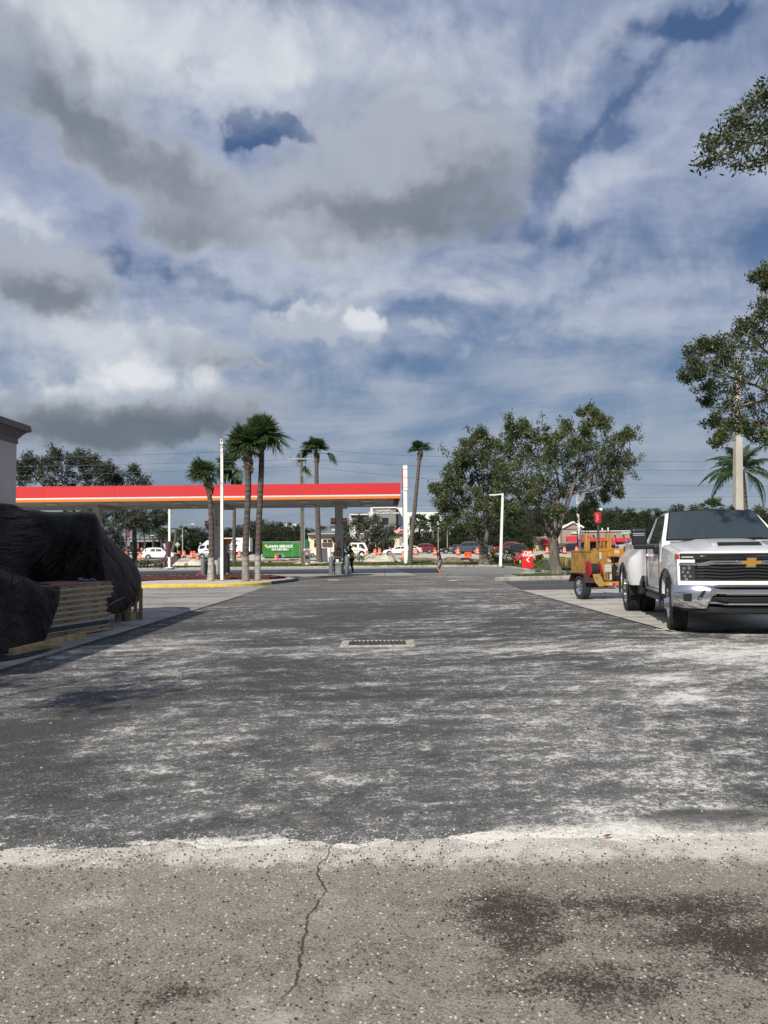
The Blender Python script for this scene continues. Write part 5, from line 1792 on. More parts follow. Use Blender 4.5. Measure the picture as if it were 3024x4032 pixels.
GP = 'sabal palms on the mulched island'
PB1, PB2, PB3 = palm_bark('palm_bark_whitewashed', 1.0, 0.95), palm_bark('palm_bark_patched', 1.05, 0.4), palm_bark('palm_bark_lichen', 1.1, 0.75)
fan_palm('short sabal palm with whitewashed trunk foot, left of the white pole', (829, 2281), 33.8, [(829, 2281), (832, 2200), (833, 2090), (829, 1980), (816, 1895), (808, 1868)],
         0.145, 0.095, 44, 0.60, GP, PB1, 0.95, (-0.60, 0, 0.12), 51, 0.2, el_rng=(-22, 85))
fan_palm('thick sabal palm in the middle with a ragged boot collar, right of the pole', (968, 2284), 33.3, [(968, 2284), (966, 2180), (972, 2050), (978, 1930), (977, 1830), (972, 1762)],
         0.155, 0.125, 58, 0.78, GP, PB2, 1.25, (-0.42, 0, 0.12), 52, 0.2, el_rng=(-18, 88))
fan_palm('tallest sabal palm of the island, standing right of the others', (1013, 2281), 33.8, [(1013, 2281), (1016, 2150), (1022, 2000), (1029, 1860), (1031, 1750), (1030, 1722)],
         0.145, 0.12, 54, 0.75, GP, PB3, 0.6, (-0.02, 0, 0.12), 53, 0.2, el_rng=(-10, 88), drops=((0.9, -0.05, 0.95), (0.85, -0.35, 0.85), (0.75, 0.2, 1.0)))
PB4 = palm_bark('palm_bark_pale', 0, 0, 1.25)
fan_palm('thin palm behind the canopy between short and thick palm', (923, 2224), 72, [(923, 2224), (922, 2100), (923, 1980), (925, 1900), (928, 1845)],
         0.19, 0.13, 26, 1.25, 'tall palms on the verge', PB4, 1.3, (-0.95, 0, 0.0), 54, 0.12, FANW, M_PALM2, (-35, 60))
fan_palm('tall palm with windblown head beside the wooden utility pole', (1258, 2224), 70, [(1258, 2224), (1254, 2120), (1249, 1980), (1246, 1880), (1247, 1785)],
         0.28, 0.17, 34, 0.98, 'tall palms on the verge', PB4, 1.0, (-0.25, 0, 0.9), 55, 0.12, FANW, M_PALM2, (0, 85), drops=((-1, 0.0, 1.25), (-0.9, 0.25, 1.15), (1.0, 0.05, 1.3)))
fan_palm('leaning slender palm beside the tall white sign pylon', (1613, 2229), 62, [(1613, 2229), (1618, 2150), (1627, 2060), (1638, 1950), (1647, 1850), (1655, 1782)],
         0.22, 0.13, 30, 0.66, 'tall palms on the verge', PB4, 0.7, (-0.45, 0, 0.9), 56, 0.12, FANW, M_PALM2, (0, 85))
o = link('dead_frond', FANW[2], M_BOOT, None, P(1212, 1800, 66), aim((-0.4, 0, -1.0), 0.3)); o.scale = (1.1,) * 3
tag(o, 'dry brown palm leaf caught on the wires by the wooden pole', 'palm leaf')

def feather_frond(seed, L=3.0, n=34, sag=0.9, leaf=0.75):
 rg = random.Random(seed)
 V, Fq = [], []
 def quad(a, b_, c, d):
  k = len(V); V.extend([a, b_, c, d]); Fq.append((k, k + 1, k + 2, k + 3))
 pt = lambda t: Vector((L * t * (1 - 0.12 * t), 0, 0.35 * L * t * (1 - t) * 1.2 - sag * L * 0.42 * t * t))
 N = 10
 for i in range(N):
  a, c = pt(i / N), pt((i + 1) / N)
  w0 = 0.035 * (1 - i / N) + 0.008
  quad(a + Vector((0, -w0, 0)), a + Vector((0, w0, 0)), c + Vector((0, w0 * .9, 0)), c + Vector((0, -w0 * .9, 0)))
 for i in range(n):
  t = 0.15 + 0.85 * i / n
  p = pt(t)
  for s in (-1, 1):
   ll = leaf * math.sin(math.pi * (0.15 + 0.8 * t)) * rg.uniform(0.8, 1.1)
   d = Vector((0.55, s * 0.75, -0.25)).normalized()
   mid = p + d * ll * 0.5
   tip = p + d * ll * 0.85 + Vector((0, 0, -0.45 * ll))
   w_ = Vector((0.028, 0, 0.01))
   quad(p - w_, p + w_, mid + w_, mid - w_)
   quad(mid - w_, mid + w_, tip + w_ * .2, tip - w_ * .2)
 return fast_mesh('feather_frond', [tuple(v) for v in V], Fq)

FEA = [feather_frond(61, sag=0.9), feather_frond(62, sag=1.3), feather_frond(63, sag=0.5)]

def coconut(label, base_px, Y, top_px, nf, size, seed, group, r_=0.22, z0=0.1, wind=(-.25, 0, 0), el=(-25, 70), m=M_PALM, bark=None):
 rg = random.Random(seed)
 base = P(*base_px, Y); base.z = z0
 root = thing('palm_tree', label, 'palm tree', base, 0, group)
 top = P(*top_px, Y) - base
 tb = MB(); pts = [Vector((0, 0, -.1)).lerp(top, k / 10) + Vector((0.12 * math.sin(k * 0.3), 0, 0)) for k in range(11)]
 tb.tube(pts, [r_ * (1 - 0.35 * k / 10) for k in range(11)], 10)
 tb.build('trunk', bark or PB4, root, smooth=True)
 for k in range(nf):
  a = k * 2.39996; u = (k + .5) / nf
  e = R(el[0] + (el[1] - el[0]) * u)
  d = Vector((math.cos(a) * math.cos(e), math.sin(a) * math.cos(e), math.sin(e))) + Vector(wind)
  o = link('frond', FEA[rg.randrange(3)], m, root, pts[-1], aim(d, rg.uniform(-.3, .3)))
  o.scale = (size * rg.uniform(.85, 1.1),) * 3
 return root

coconut('coconut palm with drooping feather leaves behind the concrete pole', (2932, 2260), 40, (2921, 1858), 22, 0.70, 71, None, 0.19)
GD = 'distant palms at the far station'
M_PD = leafmat('distant_palm', (0.020, 0.035, 0.014), (0.055, 0.075, 0.035), None, 0.2)
for (bx, by, tx, ty, s_, lab) in ((600, 2185, 600, 2092, 0.9, 'distant feathery palm above the far station, left one'), (636, 2186, 632, 2105, 0.9, 'distant palm at the right end of the far station canopy'),
                                  (570, 2186, 565, 2098, 0.8, 'distant palm peering over the middle of the far canopy'), (655, 2186, 652, 2112, 0.8, 'distant low palm between far canopy and thin white pole')):
 coconut(lab, (bx, by), 145, (tx, ty), 16, s_, 80 + bx, GD, 0.2, 0.45, (0, 0, 0), m=M_PD)
coconut('bare tilted palm trunk with broken head beside the diamond sign', (672, 2188), 130, (695, 2090), 4, 0.45, 91, None, 0.3, 0.45, (0, 0, -1.2), m=M_BOOT)
for (tx, ty, Y, lab) in ((2804, 1998, 120, 'bushy palm top seen over the roof of the white pickup'), (1652, 2052, 190, 'small dark palm in front of the hospital windows'), (1712, 2060, 185, 'round headed palm before the right hospital window')):
 fan_palm(lab, (tx, 2190), Y, [(tx, 2190), (tx, 2120), (tx, ty + 10)], 0.28, 0.22, 18, 1.5 if Y < 150 else 1.9, 'fan palms standing far off', PB4, 0, (0, 0, 0.1), int(tx), 0.45, FANW, M_PD, (-20, 80))
fan_palm('hurricane battered palm with drooping head right of the far pole', (766, 2190), 150, [(716 + 8, 2190), (722, 2140), (718, 2105)], 0.25, 0.2, 12, 1.6, 'fan palms standing far off', PB4, 0, (-.1, 0, -.2), 99, 0.45, FANW, M_PD, (-20, 60))

def bush(px, py, Y, w, h, label, m, n=900, leaf=0.12, seed=1, z0=0.12, nm='shrub'):
 rg = random.Random(seed)
 base = P(px, py, Y); base.z = z0
 root = thing(nm, label, 'shrub', base, 0, 'scrub along the far kerb')
 cl = [((base.x + rg.uniform(-w, w), base.y + rg.uniform(-.5, .5), base.z + h * rg.uniform(.2, .7)), h * 0.5) for k in range(8)]
 foliage('leaves', cl, leaf, n // 8, m, root, base, seed, 0.35, 8, 1.0, 0.6)
 MB().tube([(0, 0, -0.05), (0, 0, h * 0.6)], 0.03, 5).build('stem', M_BARK_D, root)
 return root

bush(1995, 2215, 62, 1.6, 0.9, 'loose scrub left of the red bench', M_LEAF_OAK2, 1500, 0.16, 101)
bush(1948, 2215, 64, 0.8, 0.7, 'low scrub beside the small price sign', M_LEAF_OAK2, 700, 0.14, 102)
bush(2020, 2170, 75, 0.9, 1.8, 'thin tall sapling in front of the black car', M_LEAF_OAK2, 380, 0.2, 103)
bush(1415, 2200, 73, 0.7, 0.8, 'green weeds on the sand heap behind the bin', M_LEAF_OAK2, 500, 0.16, 104)
bush(555, 2228, 60, 0.5, 0.6, 'weeds at the left end of the broken timber', M_LEAF_OAK2, 400, 0.14, 105)
bush(595, 2230, 60, 0.6, 0.5, 'weeds inside the broken timber frame', M_LEAF_OAK2, 400, 0.14, 106)
# ================================================================== vehicles on the road
PAINT = {}

def paint(name, col, metal=0.0, rough=0.25):
 if name not in PAINT:
  PAINT[name] = mat('paint_' + name, col, rough, metal, coat=0.6)
 return PAINT[name]

def wheel_parts(r, wd, rim_m, spokes=5):
 t = MB().lathe([(r * 0.62, -wd / 2), (r * 0.93, -wd / 2), (r, -wd * 0.34), (r, wd * 0.34), (r * 0.93, wd / 2), (r * 0.62, wd / 2)], n=20, axis='Y', caps=False)
 d = MB().lathe([(0.0, -wd * 0.30), (r * 0.18, -wd * 0.34), (r * 0.24, -wd * 0.22), (r * 0.60, -wd * 0.26), (r * 0.64, -wd * 0.42), (r * 0.64, wd * 0.4), (0, wd * 0.4)], n=20, axis='Y')
 return t, d

def interp(tab, x, col):
 for a, c in zip(tab[:-1], tab[1:]):
  if a[0] >= x >= c[0]:
   t = (a[0] - x) / (a[0] - c[0] + 1e-9)
   return a[col] + (c[col] - a[col]) * t
 return tab[0][col] if x > tab[0][0] else tab[-1][col]

KINDS = {
 'suv': dict(L=4.7, W=1.85, H=1.70, wb=(1.42, -1.35), r=0.36, tab=[(2.35, .50, .50), (2.31, .78, .78), (2.15, .93, .93), (1.35, 1.04, 1.04), (1.12, 1.07, 1.10), (0.42, 1.10, 1.58),
    (0.05, 1.10, 1.66), (-0.9, 1.11, 1.69), (-1.65, 1.13, 1.64), (-1.95, 1.13, 1.50), (-2.22, 1.08, 1.12), (-2.32, .95, .95), (-2.35, .55, .55)], win=[(0.62, -0.28), (-0.36, -1.22), (-1.30, -1.85)]),
 'sedan': dict(L=4.8, W=1.83, H=1.45, wb=(1.42, -1.38), r=0.335, tab=[(2.40, .45, .45), (2.36, .66, .66), (2.15, .79, .79), (1.35, .90, .90), (1.10, .93, .95), (0.25, .94, 1.36),
                  (-0.15, .95, 1.43), (-0.75, .96, 1.44), (-1.25, .97, 1.34), (-1.85, .99, 1.03), (-2.25, .98, .98), (-2.36, .85, .85), (-2.40, .5, .5)], win=[(0.48, -0.30), (-0.38, -1.35)]),
 'pickup': dict(L=5.8, W=1.98, H=1.90, wb=(1.85, -1.75), r=0.40, tab=[(2.90, .60, .60), (2.86, 1.0, 1.0), (2.65, 1.12, 1.12), (1.75, 1.18, 1.18), (1.50, 1.20, 1.24), (0.85, 1.22, 1.78),
                   (0.45, 1.22, 1.88), (-0.45, 1.22, 1.88), (-0.72, 1.22, 1.80), (-0.85, 1.22, 1.24), (-1.0, 1.22, 1.22), (-2.85, 1.24, 1.24), (-2.90, .7, .7)], win=[(1.05, 0.28), (0.20, -0.62)]),
}

def make_car(kind, pm, label, cat, facing, group=None, extras=True):
 K = KINDS[kind]
 L, W, tab = K['L'], K['W'], K['tab']
 root = thing({'suv': 'estate_car', 'sedan': 'saloon_car', 'pickup': 'pickup_truck'}[kind], label, cat, (0, 0, 0), 0, group)
 w = W / 2
 z0 = 0.26

 def wx(x):
  e = abs(x) / (L / 2)
  return w * (1 - 0.16 * max(0, (e - 0.72) / 0.28) ** 2)
 secs = []
 xs = []
 for a, c in zip(tab[:-1], tab[1:]):
  n = max(1, int(abs(a[0] - c[0]) / 0.28))
  xs += [a[0] + (c[0] - a[0]) * k / n for k in range(n)]
 xs.append(tab[-1][0])
 for x in xs:
  zb, zr = interp(tab, x, 1), interp(tab, x, 2)
  ww = wx(x)
  cab = max(0, min(1, (zr - zb) / 0.4))
  wr = ww * (0.93 - 0.16 * cab)
  half = [(ww * 0.90, z0), (ww, z0 + 0.14), (ww * 1.0, (z0 + zb) * 0.55), (ww * 0.965, zb), (wr + 0.02, zr - 0.07 * cab - 0.012), (wr * 0.86, zr), (wr * 0.45, zr + 0.018)]
  sec = [(x, -p, q) for p, q in half] + [(x, p, q) for p, q in reversed(half)]
  secs.append(sec)
 b = MB(); b.loft(secs)
 body = b.build('body', pm, root, smooth=True, auto=50)
 MB().bb(-L / 2 * 0.93, L / 2 * 0.93, -w * 0.97, w * 0.97, z0 - 0.06, z0 + 0.02).build('sill', M_BLACK, root)
 for i, wxp in enumerate(K['wb']):
  for s in (-1, 1):
   r = K['r']
   yy = s * (w - 0.09)
   ar = MB().lathe([(r * 0.8, -0.02), (r * 1.17, -0.02), (r * 1.17, 0.0), (r * 0.8, 0.0), (r * 0.8, -0.02)], n=20, axis='Y', caps=False)
   ar.build('wheel_arch', M_BLACK, root, loc=(wxp, s * (w + 0.004) + (0.02 if s < 0 else 0.0), r * 1.02))
   t, d = wheel_parts(r, 0.20, None)
   wroot = t.build('wheel', M_RUBBER, root, smooth=True, loc=(wxp, s * (w - 0.04), r))
   if s > 0:
    wroot.rotation_euler = (0, 0, math.pi)
   dd = d.build('rim', M_STEEL if kind != 'suv' else M_CHROME, wroot, smooth=True)
 for s in (-1, 1):
  for (xa, xb) in K['win']:
   n = 6
   top, bot = [], []
   for k in range(n + 1):
    x = xa + (xb - xa) * k / n
    zb, zr = interp(tab, x, 1), interp(tab, x, 2)
    if zr - zb < 0.12: continue
    ww = wx(x); cab = max(0, min(1, (zr - zb) / 0.4)); wr = ww * (0.93 - 0.16 * cab) + 0.02
    zt = zr - 0.07 * cab - 0.012
    def yat(z): return ww * 0.965 + (wr - ww * 0.965) * (z - zb) / (zt - zb + 1e-6)
    za, zc = zb + 0.03, zt - 0.05
    bot.append((x, s * (yat(za) + 0.012), za)); top.append((x, s * (yat(zc) + 0.012), zc))
   m_ = len(top)
   if m_ < 2: continue
   g = MB(); g.add(bot + top, [(i, i + 1, m_ + i + 1, m_ + i) for i in range(m_ - 1)])
   g.build('side_window', M_GLASS, root)
 def screen(xa, xb, nm):
  pts = []
  for x in (xa, xb):
   zb, zr = interp(tab, x, 1), interp(tab, x, 2)
   pts.append((x, zr))
  dx, dz = pts[1][0] - pts[0][0], pts[1][1] - pts[0][1]
  nx, nz = -dz, dx
  l = math.hypot(nx, nz); nx, nz = nx / l, nz / l
  if nz < 0: nx, nz = -nx, -nz
  o = 0.03
  y0, y1 = wx(pts[0][0]) * 0.80, wx(pts[1][0]) * 0.70
  g = MB(); g.add([(pts[0][0] + nx * o, -y0, pts[0][1] + nz * o), (pts[0][0] + nx * o, y0, pts[0][1] + nz * o),
                         (pts[1][0] + nx * o, y1, pts[1][1] + nz * o), (pts[1][0] + nx * o, -y1, pts[1][1] + nz * o)], [(0, 1, 2, 3)])
  g.build(nm, M_GLASS, root)
 T = {'suv': ((1.02, 0.50), (-2.18, -1.97)), 'sedan': ((1.0, 0.32), (-1.78, -1.30)), 'pickup': ((1.42, 0.90), (-0.84, -0.74))}[kind]
 screen(*T[0], 'windscreen'); screen(*T[1], 'rear_window')
 lz = {'suv': .80, 'sedan': .66, 'pickup': .95}[kind]
 for s in (-1, 1):
  x = L / 2 - 0.16
  MB().bb(x - 0.12, x + 0.10, s * w * 0.80 - 0.13, s * w * 0.80 + 0.13, lz - 0.06, lz + 0.05).build('headlight', M_LENSC, root, bevel=0.02)
  x = -L / 2 + 0.1
  MB().bb(x - 0.09, x + 0.14, s * w * 0.82 - 0.12, s * w * 0.82 + 0.12, lz - 0.02, lz + 0.16).build('taillight', M_TAIL, root, bevel=0.02)
  xm = K['win'][0][0] + 0.05
  MB().bb(xm - 0.06, xm + 0.06, s * (w + 0.02), s * (w + 0.19), interp(tab, xm, 1) + 0.02, interp(tab, xm, 1) + 0.17).build('door_mirror', pm, root, bevel=0.02)
  for (xa, xb) in K['win'][:2]:
   xh = xb + 0.08
   MB().bb(xh, xh + 0.18, s * (w - 0.01), s * (w + 0.03), interp(tab, xh, 1) - 0.14, interp(tab, xh, 1) - 0.11).build('door_handle', pm, root)
   MB().bb(xb - 0.055, xb - 0.045, s * (w - 0.02) if s > 0 else s * w - 0.006, s * w + 0.006 if s > 0 else s * (w - 0.02), 0.42, interp(tab, xb, 1) - 0.05).build('door_seam', M_BLACK, root)
 if kind == 'suv':
  for s in (-1, 1):
   MB().tube([(0.1, s * w * 0.70, 1.71), (-0.4, s * w * 0.70, 1.745), (-1.5, s * w * 0.70, 1.72)], 0.02, 5).build('roof_rail', M_STEEL, root)
 MB().bb(L / 2 - 0.03, L / 2 + 0.012, -w * 0.5, w * 0.5, z0 + 0.06, lz - 0.05).build('grille', M_BLACK, root, bevel=0.01)
 return root

M_LENSC = mat('lamp_glass', (0.65, 0.67, 0.68), 0.12, 0.3)
M_TAIL = mat('tail_lamp', (0.35, 0.012, 0.012), 0.2)

def park(kind, pm, label, cat, px0, px1, pyb, facing, yaw=0.0, group=None, Y=None):
 c = (px0 + px1) / 2
 g = G(c, pyb, 0.04)
 if Y: g = Vector((P(c, 2150, Y).x, Y, hgt(Y) + 0.04))
 o = make_car(kind, pm, label, cat, facing, group)
 s = (px1 - px0) * mpp(g.y) / KINDS[kind]['L']
 o.scale = (s, s, s)
 o.location = (g.x, g.y + 0.9, g.z)
 o.rotation_euler.z = (0 if facing == 'R' else math.pi) + R(yaw)
 return o

GQ = 'cars queuing on the road'
park('suv', paint('white', (0.80, 0.80, 0.79)), 'white estate car driving right, behind the broken timber', 'car', 556, 684, 2203, 'R')
park('sedan', paint('silver', (0.45, 0.46, 0.47), 0.5), 'silver saloon nose showing left of the short palm trunk', 'car', 768, 905, 2200, 'L')
park('sedan', paint('white', (0.80, 0.80, 0.79)), 'white saloon partly behind the broken concrete slab', 'car', 1508, 1630, 2186, 'L', 0, GQ)
park('sedan', paint('pearl', (0.62, 0.58, 0.53)), 'cream white saloon whose tail shows right of the white pylon', 'car', 1552, 1664, 2181, 'L', 0, GQ)
park('suv', paint('red', (0.20, 0.012, 0.016)), 'dark red estate car right of the leaning palm', 'car', 1606, 1714, 2180, 'L', 0, GQ)
park('sedan', paint('charcoal', (0.028, 0.031, 0.035)), 'charcoal saloon behind the walking man', 'car', 1732, 1850, 2179, 'L', 0, GQ)
park('suv', paint('gunmetal', (0.11, 0.125, 0.135), 0.6), 'silver grey estate car left of the forked oak trunk', 'car', 1770, 1897, 2180, 'L', 0, GQ)
park('suv', paint('red', (0.20, 0.012, 0.016)), 'dark red estate car half hidden by the white lamp post and black car', 'car', 1943, 2058, 2176, 'L', 0, GQ)
park('suv', paint('black', (0.010, 0.012, 0.014)), 'black estate car behind the top of the car wash sign', 'car', 1975, 2083, 2180, 'L', 0, GQ)
park('suv', paint('navy', (0.008, 0.014, 0.026)), 'navy black estate car in front of the restaurant entrance', 'car', 2190, 2290, 2177, 'L', 0, GQ)
park('suv', paint('silver', (0.45, 0.46, 0.47), 0.5), 'silver van like car behind the bed of the white pickup', 'car', 2438, 2575, 2172, 'L', 0, GQ)
park('sedan', paint('black', (0.010, 0.012, 0.014)), 'black saloon in the gap between white crew truck and bank windows', 'car', 1440, 1530, 2180, 'R', 0, GQ)
park('pickup', paint('white', (0.80, 0.80, 0.79)), 'white pickup towing the green trailer, seen beside the air machine', 'pickup', 1150, 1247, 2192, 'R')
park('sedan', paint('black', (0.010, 0.012, 0.014)), 'dark car at the far station behind the tarp edge', 'car', 500, 560, 2187, 'R', 0, None, 140)

# ---- green enclosed trailer
Yt = 103.0
a, c = P(1033, 2194, Yt), P(1213, 2133, Yt)
Lt, zt0, zt1 = c.x - a.x, a.z, c.z
g0 = G(1123, 2199, 0.04)
tr = thing('box_trailer', 'green enclosed trailer lettered LAWN SERVICE with two wheels a side', 'trailer', (a.x, Yt, 0.13))
M_GT = mat('trailer_green', (0.022, 0.17, 0.022), 0.4, var=0.12, vscale=0.8)
z0 = zt0 - 0.13; z1 = zt1 - 0.13
body = MB().bb(0, Lt, 0, 2.3, z0, z1).build('body', M_GT, tr, bevel=0.04)
MB().bb(-0.02, Lt + 0.02, -0.03, 2.33, z1 + 0.001, z1 + 0.07).build('roof_rail', M_LG, tr)
xd0, xd1 = Lt * 0.665, Lt * 0.81
dd = MB().bb(xd0, xd1, -0.02, -0.002, z0 + 0.05, z1 - 0.18).build('side_door', M_GT, tr)
for (p, q, r_, s_) in ((xd0 - .04, xd0, z0 + .03, z1 - .12), (xd1, xd1 + .04, z0 + .03, z1 - .12), (xd0, xd1, z1 - .17, z1 - .12)):
 MB().bb(p, q, -0.03, -0.003, r_, s_).build('door_frame', M_STEEL, dd)
for k in range(3):
 MB().bb(xd1 + 0.5 + k * 0.28, xd1 + 0.53 + k * 0.28, -0.012, -0.002, z0 + .05, z1 - .1).build('panel_seam', mat('seam_green', (0.015, 0.10, 0.015), 0.5), tr)
txt = link('lettering', textmesh('LAWN SERVICE', 0.53, 0.004, 0.018, 1.02), M_WHITE, tr, (Lt * 0.385, -0.012, z0 + (z1 - z0) * 0.70))
txt = link('lettering', textmesh('239-303-0821', 0.42, 0.004, 0.012, 1.02), M_WHITE, tr, (Lt * 0.39, -0.012, z0 + (z1 - z0) * 0.50))
MB().bb(Lt * 0.13, Lt * 0.645, -0.008, -0.002, z0 + (z1 - z0) * 0.36, z0 + (z1 - z0) * 0.40).build('green_stripe', mat('dark_green_ink', (0.008, 0.055, 0.01), 0.6), tr)
fb_ = MB(); cxf, czf = Lt * 0.075, z0 + (z1 - z0) * 0.76
for k in range(8):
 an = k * math.pi / 4
 fb_.lathe([(0, -.012), (0.10, -.012), (0.10, -.004)], (cxf + 0.11 * math.cos(an), 0, czf + 0.11 * math.sin(an)), 8, 'Y')
fb_.lathe([(0, -.016), (0.13, -.016), (0.13, -.004)], (cxf, 0, czf), 10, 'Y')
stuff(fb_.build('flower_print', mat('flower_orange', (0.75, 0.38, 0.04), 0.6), tr))
lf = MB()
for (u, v_, s_) in ((-.3, -.35, .16), (-.2, -.15, .13), (-.35, .15, .14), (.12, -.5, .13), (-.05, -.65, .15), (-.42, -.55, .12)):
 lf.lathe([(0, -.010), (s_, -.010), (s_, -.003)], (cxf + u, 0, czf + v_), 6, 'Y')
stuff(lf.build('leaf_print', mat('leaf_print_green', (0.02, 0.10, 0.03), 0.6), tr))
MB().bb(cxf - 0.30, cxf - 0.14, -.011, -.003, z0 + .55, z0 + .85).build('pot_print', mat('pot_print', (0.16, 0.07, 0.03), 0.6), tr)
fen = MB(); xm = Lt * 0.39
fen.prism([(xm - .78, z0 - .02), (xm - .68, z0 + .24), (xm - .52, z0 + .40), (xm + .52, z0 + .40), (xm + .68, z0 + .24), (xm + .78, z0 - .02), (xm + .70, z0 - .02), (xm + .60, z0 + .20), (xm + .48, z0 + .33), (xm - .48, z0 + .33), (xm - .60, z0 + .20), (xm - .70, z0 - .02)], -0.26, -0.003, 'Y')
fen.build('wheel_fender', M_STEEL, tr)
MB().bb(xm - .68, xm + .68, -0.022, -0.006, z0, z0 + .32).build('wheel_well', M_BLACK, tr)
for x in (xm - .37, xm + .37):
 for yy in (-0.10, 2.4):
  t, d = wheel_parts(0.33, 0.2, None)
  wr = t.build('wheel', M_RUBBER, tr, smooth=True, loc=(x, yy, 0.33 - 0.05))
  d.build('rim', M_CHROME, wr, smooth=True)
MB().bb(0.3, Lt - .3, 0.1, 2.2, z0 - .12, z0 - .002).build('chassis', M_BLACK, tr)
for yy in (0.9, 1.4): MB().tube([(Lt, yy, z0 - .05), (Lt + 1.0, 1.15, z0 - .1)], 0.05, 6).build('tow_bar', M_BLACK, tr)
MB().bb(-0.02, -0.002, -.0, .12, z0 + 1.0, z0 + 1.5).build('rear_marker', M_TAIL, tr)

# ---- lorry: sleeper-less tractor with a delivery box
Yl = 126.0
def LB(name, px0, px1, py0, py1, y0, d, m, parent, org, bevel=0.0):
 a, c = P(px0, py1, Yl), P(px1, py0, Yl)
 return MB().bb(a.x - org[0], c.x - org[0], y0, y0 + d, a.z - org[2], c.z - org[2]).build(name, m, parent, bevel=bevel)
g0 = P(870, 2193, Yl); org = (g0.x, Yl, hgt(Yl) + 0.04)
lo = thing('delivery_lorry', 'white lorry facing left with delivery lettering on its box, behind the palms', 'lorry', org)
LB('box', 846, 984, 2117, 2174, 0, 2.6, M_WHITE2, lo, org, 0.03)
LB('box_rail', 845, 985, 2115.5, 2117, -0.03, 2.66, M_STEEL, lo, org)
LB('chassis', 800, 984, 2175, 2182, 0.3, 2.0, M_BLACK, lo, org)
cabp = [(781, 2175), (779, 2166), (783, 2153), (785, 2147), (796, 2143), (814, 2128), (815, 2128), (836, 2128), (836, 2182), (800, 2182), (784, 2180)]
pts = [(P(x, y, Yl).x - org[0], P(x, y, Yl).z - org[2]) for x, y in cabp]
cb = MB(); cb.prism(pts, 0.05, 2.4, 'Y'); cb.build('cab', M_WHITE2, lo, bevel=0.05)
for (pp_, nm) in (([(785, 2162), (787, 2149), (806, 2147), (806, 2156), (797, 2160)], 'side_window'), ([(813, 2145), (822, 2145), (822, 2160), (813, 2160)], 'side_window')):
 pts = [(P(x, y, Yl).x - org[0], P(x, y, Yl).z - org[2]) for x, y in pp_]
 q = MB(); q.prism(pts, -0.0, 0.045, 'Y'); q.build(nm, M_GLASS, lo)
LB('mirror', 788, 792, 2137, 2141, -0.3, 0.3, M_WHITE2, lo, org)
LB('bumper', 779, 800, 2176, 2184, 0.0, 2.4, M_STEEL, lo, org)
for px in (812, 908, 972):
 x = P(px, 2150, Yl).x - org[0]
 for yy in (0.05, 2.3):
  t, d = wheel_parts(0.46, 0.28, None)
  wr = t.build('wheel', M_RUBBER, lo, smooth=True, loc=(x, yy, 0.46)); d.build('rim', M_WHITE, wr, smooth=True)
M_INKB = mat('navy_ink', (0.012, 0.02, 0.06), 0.5)
def lor(txt, px, py, size, m, yo=-0.01, bold=0.012):
 p = P(px, py, Yl)
 link('lettering', textmesh(txt, size, 0.004, bold, 1.0), m, lo, (p.x - org[0], yo, p.z - org[2]))
lor('EZ DELIVERY', 912, 2131, 0.50, M_INKB)
lor('& MOVING', 905, 2138, 0.24, M_INKB, bold=0.002)
LB('phone_panel', 868, 935, 2144, 2153.5, -0.012, 0.01, M_INKB, lo, org)
lor('645-0627', 905, 2148.8, 0.40, M_WHITE2, -0.02)
lor('EZ MOVING', 909, 2158, 0.38, M_INKB)

# ---- white crew cab-over truck by the pump
Yc = 106.0
g0 = P(1412, 2190, Yc); org = (g0.x, Yc, hgt(Yc) + 0.05)
cr = thing('crew_truck', 'white cab over crew truck with yellow vests inside, right of the worker', 'truck', org)
def pz(px, py): p = P(px, py, Yc); return (p.x - org[0], p.z - org[2])
q = MB(); q.prism([pz(*t_) for t_ in ((1381, 2181), (1381, 2139), (1384, 2137), (1434, 2137), (1437, 2139), (1448, 2161), (1449, 2181), (1440, 2184), (1386, 2184))], 0, 2.1, 'Y')
q.build('cab', M_WHITE2, cr, bevel=0.05)
for pp_ in ([(1386, 2143), (1405, 2143), (1405, 2156), (1386, 2156)], [(1414, 2142), (1428, 2142), (1440, 2163), (1428, 2160), (1414, 2156)]):
 q = MB(); q.prism([pz(*t_) for t_ in pp_], -0.012, -0.002, 'Y'); q.build('side_window', M_GLASS, cr)
for pp_ in ([(1388, 2153), (1394, 2150), (1399, 2156), (1388, 2156)], [(1416, 2153), (1422, 2151), (1424, 2156), (1416, 2156)]):
 q = MB(); q.prism([pz(*t_) for t_ in pp_], -0.02, -0.014, 'Y'); q.build('safety_vest', mat('vest_yellow', (0.55, 0.62, 0.05), 0.7), cr)
for px in (1409, 1382):
 q = MB(); a, c = pz(px, 2182), pz(px + 0.6, 2140); q.bb(a[0], c[0], -0.008, -0.001, a[1], c[1]); q.build('door_seam', M_BLACK, cr)
q = MB(); a, c = pz(1392, 2169), pz(1410, 2166); q.bb(a[0], c[0], -0.008, -0.001, a[1], c[1]); q.build('lettering_strip', M_GREY, cr)
q = MB(); a, c = pz(1414, 2168), pz(1419, 2165.5); q.bb(a[0], c[0], -0.03, -0.001, a[1], c[1]); q.build('door_handle', M_BLACK, cr)
q = MB(); a, c = pz(1446, 2160), pz(1450, 2147); q.bb(a[0], c[0], -0.2, -0.05, a[1], c[1]); q.build('mirror', M_BLACK, cr)
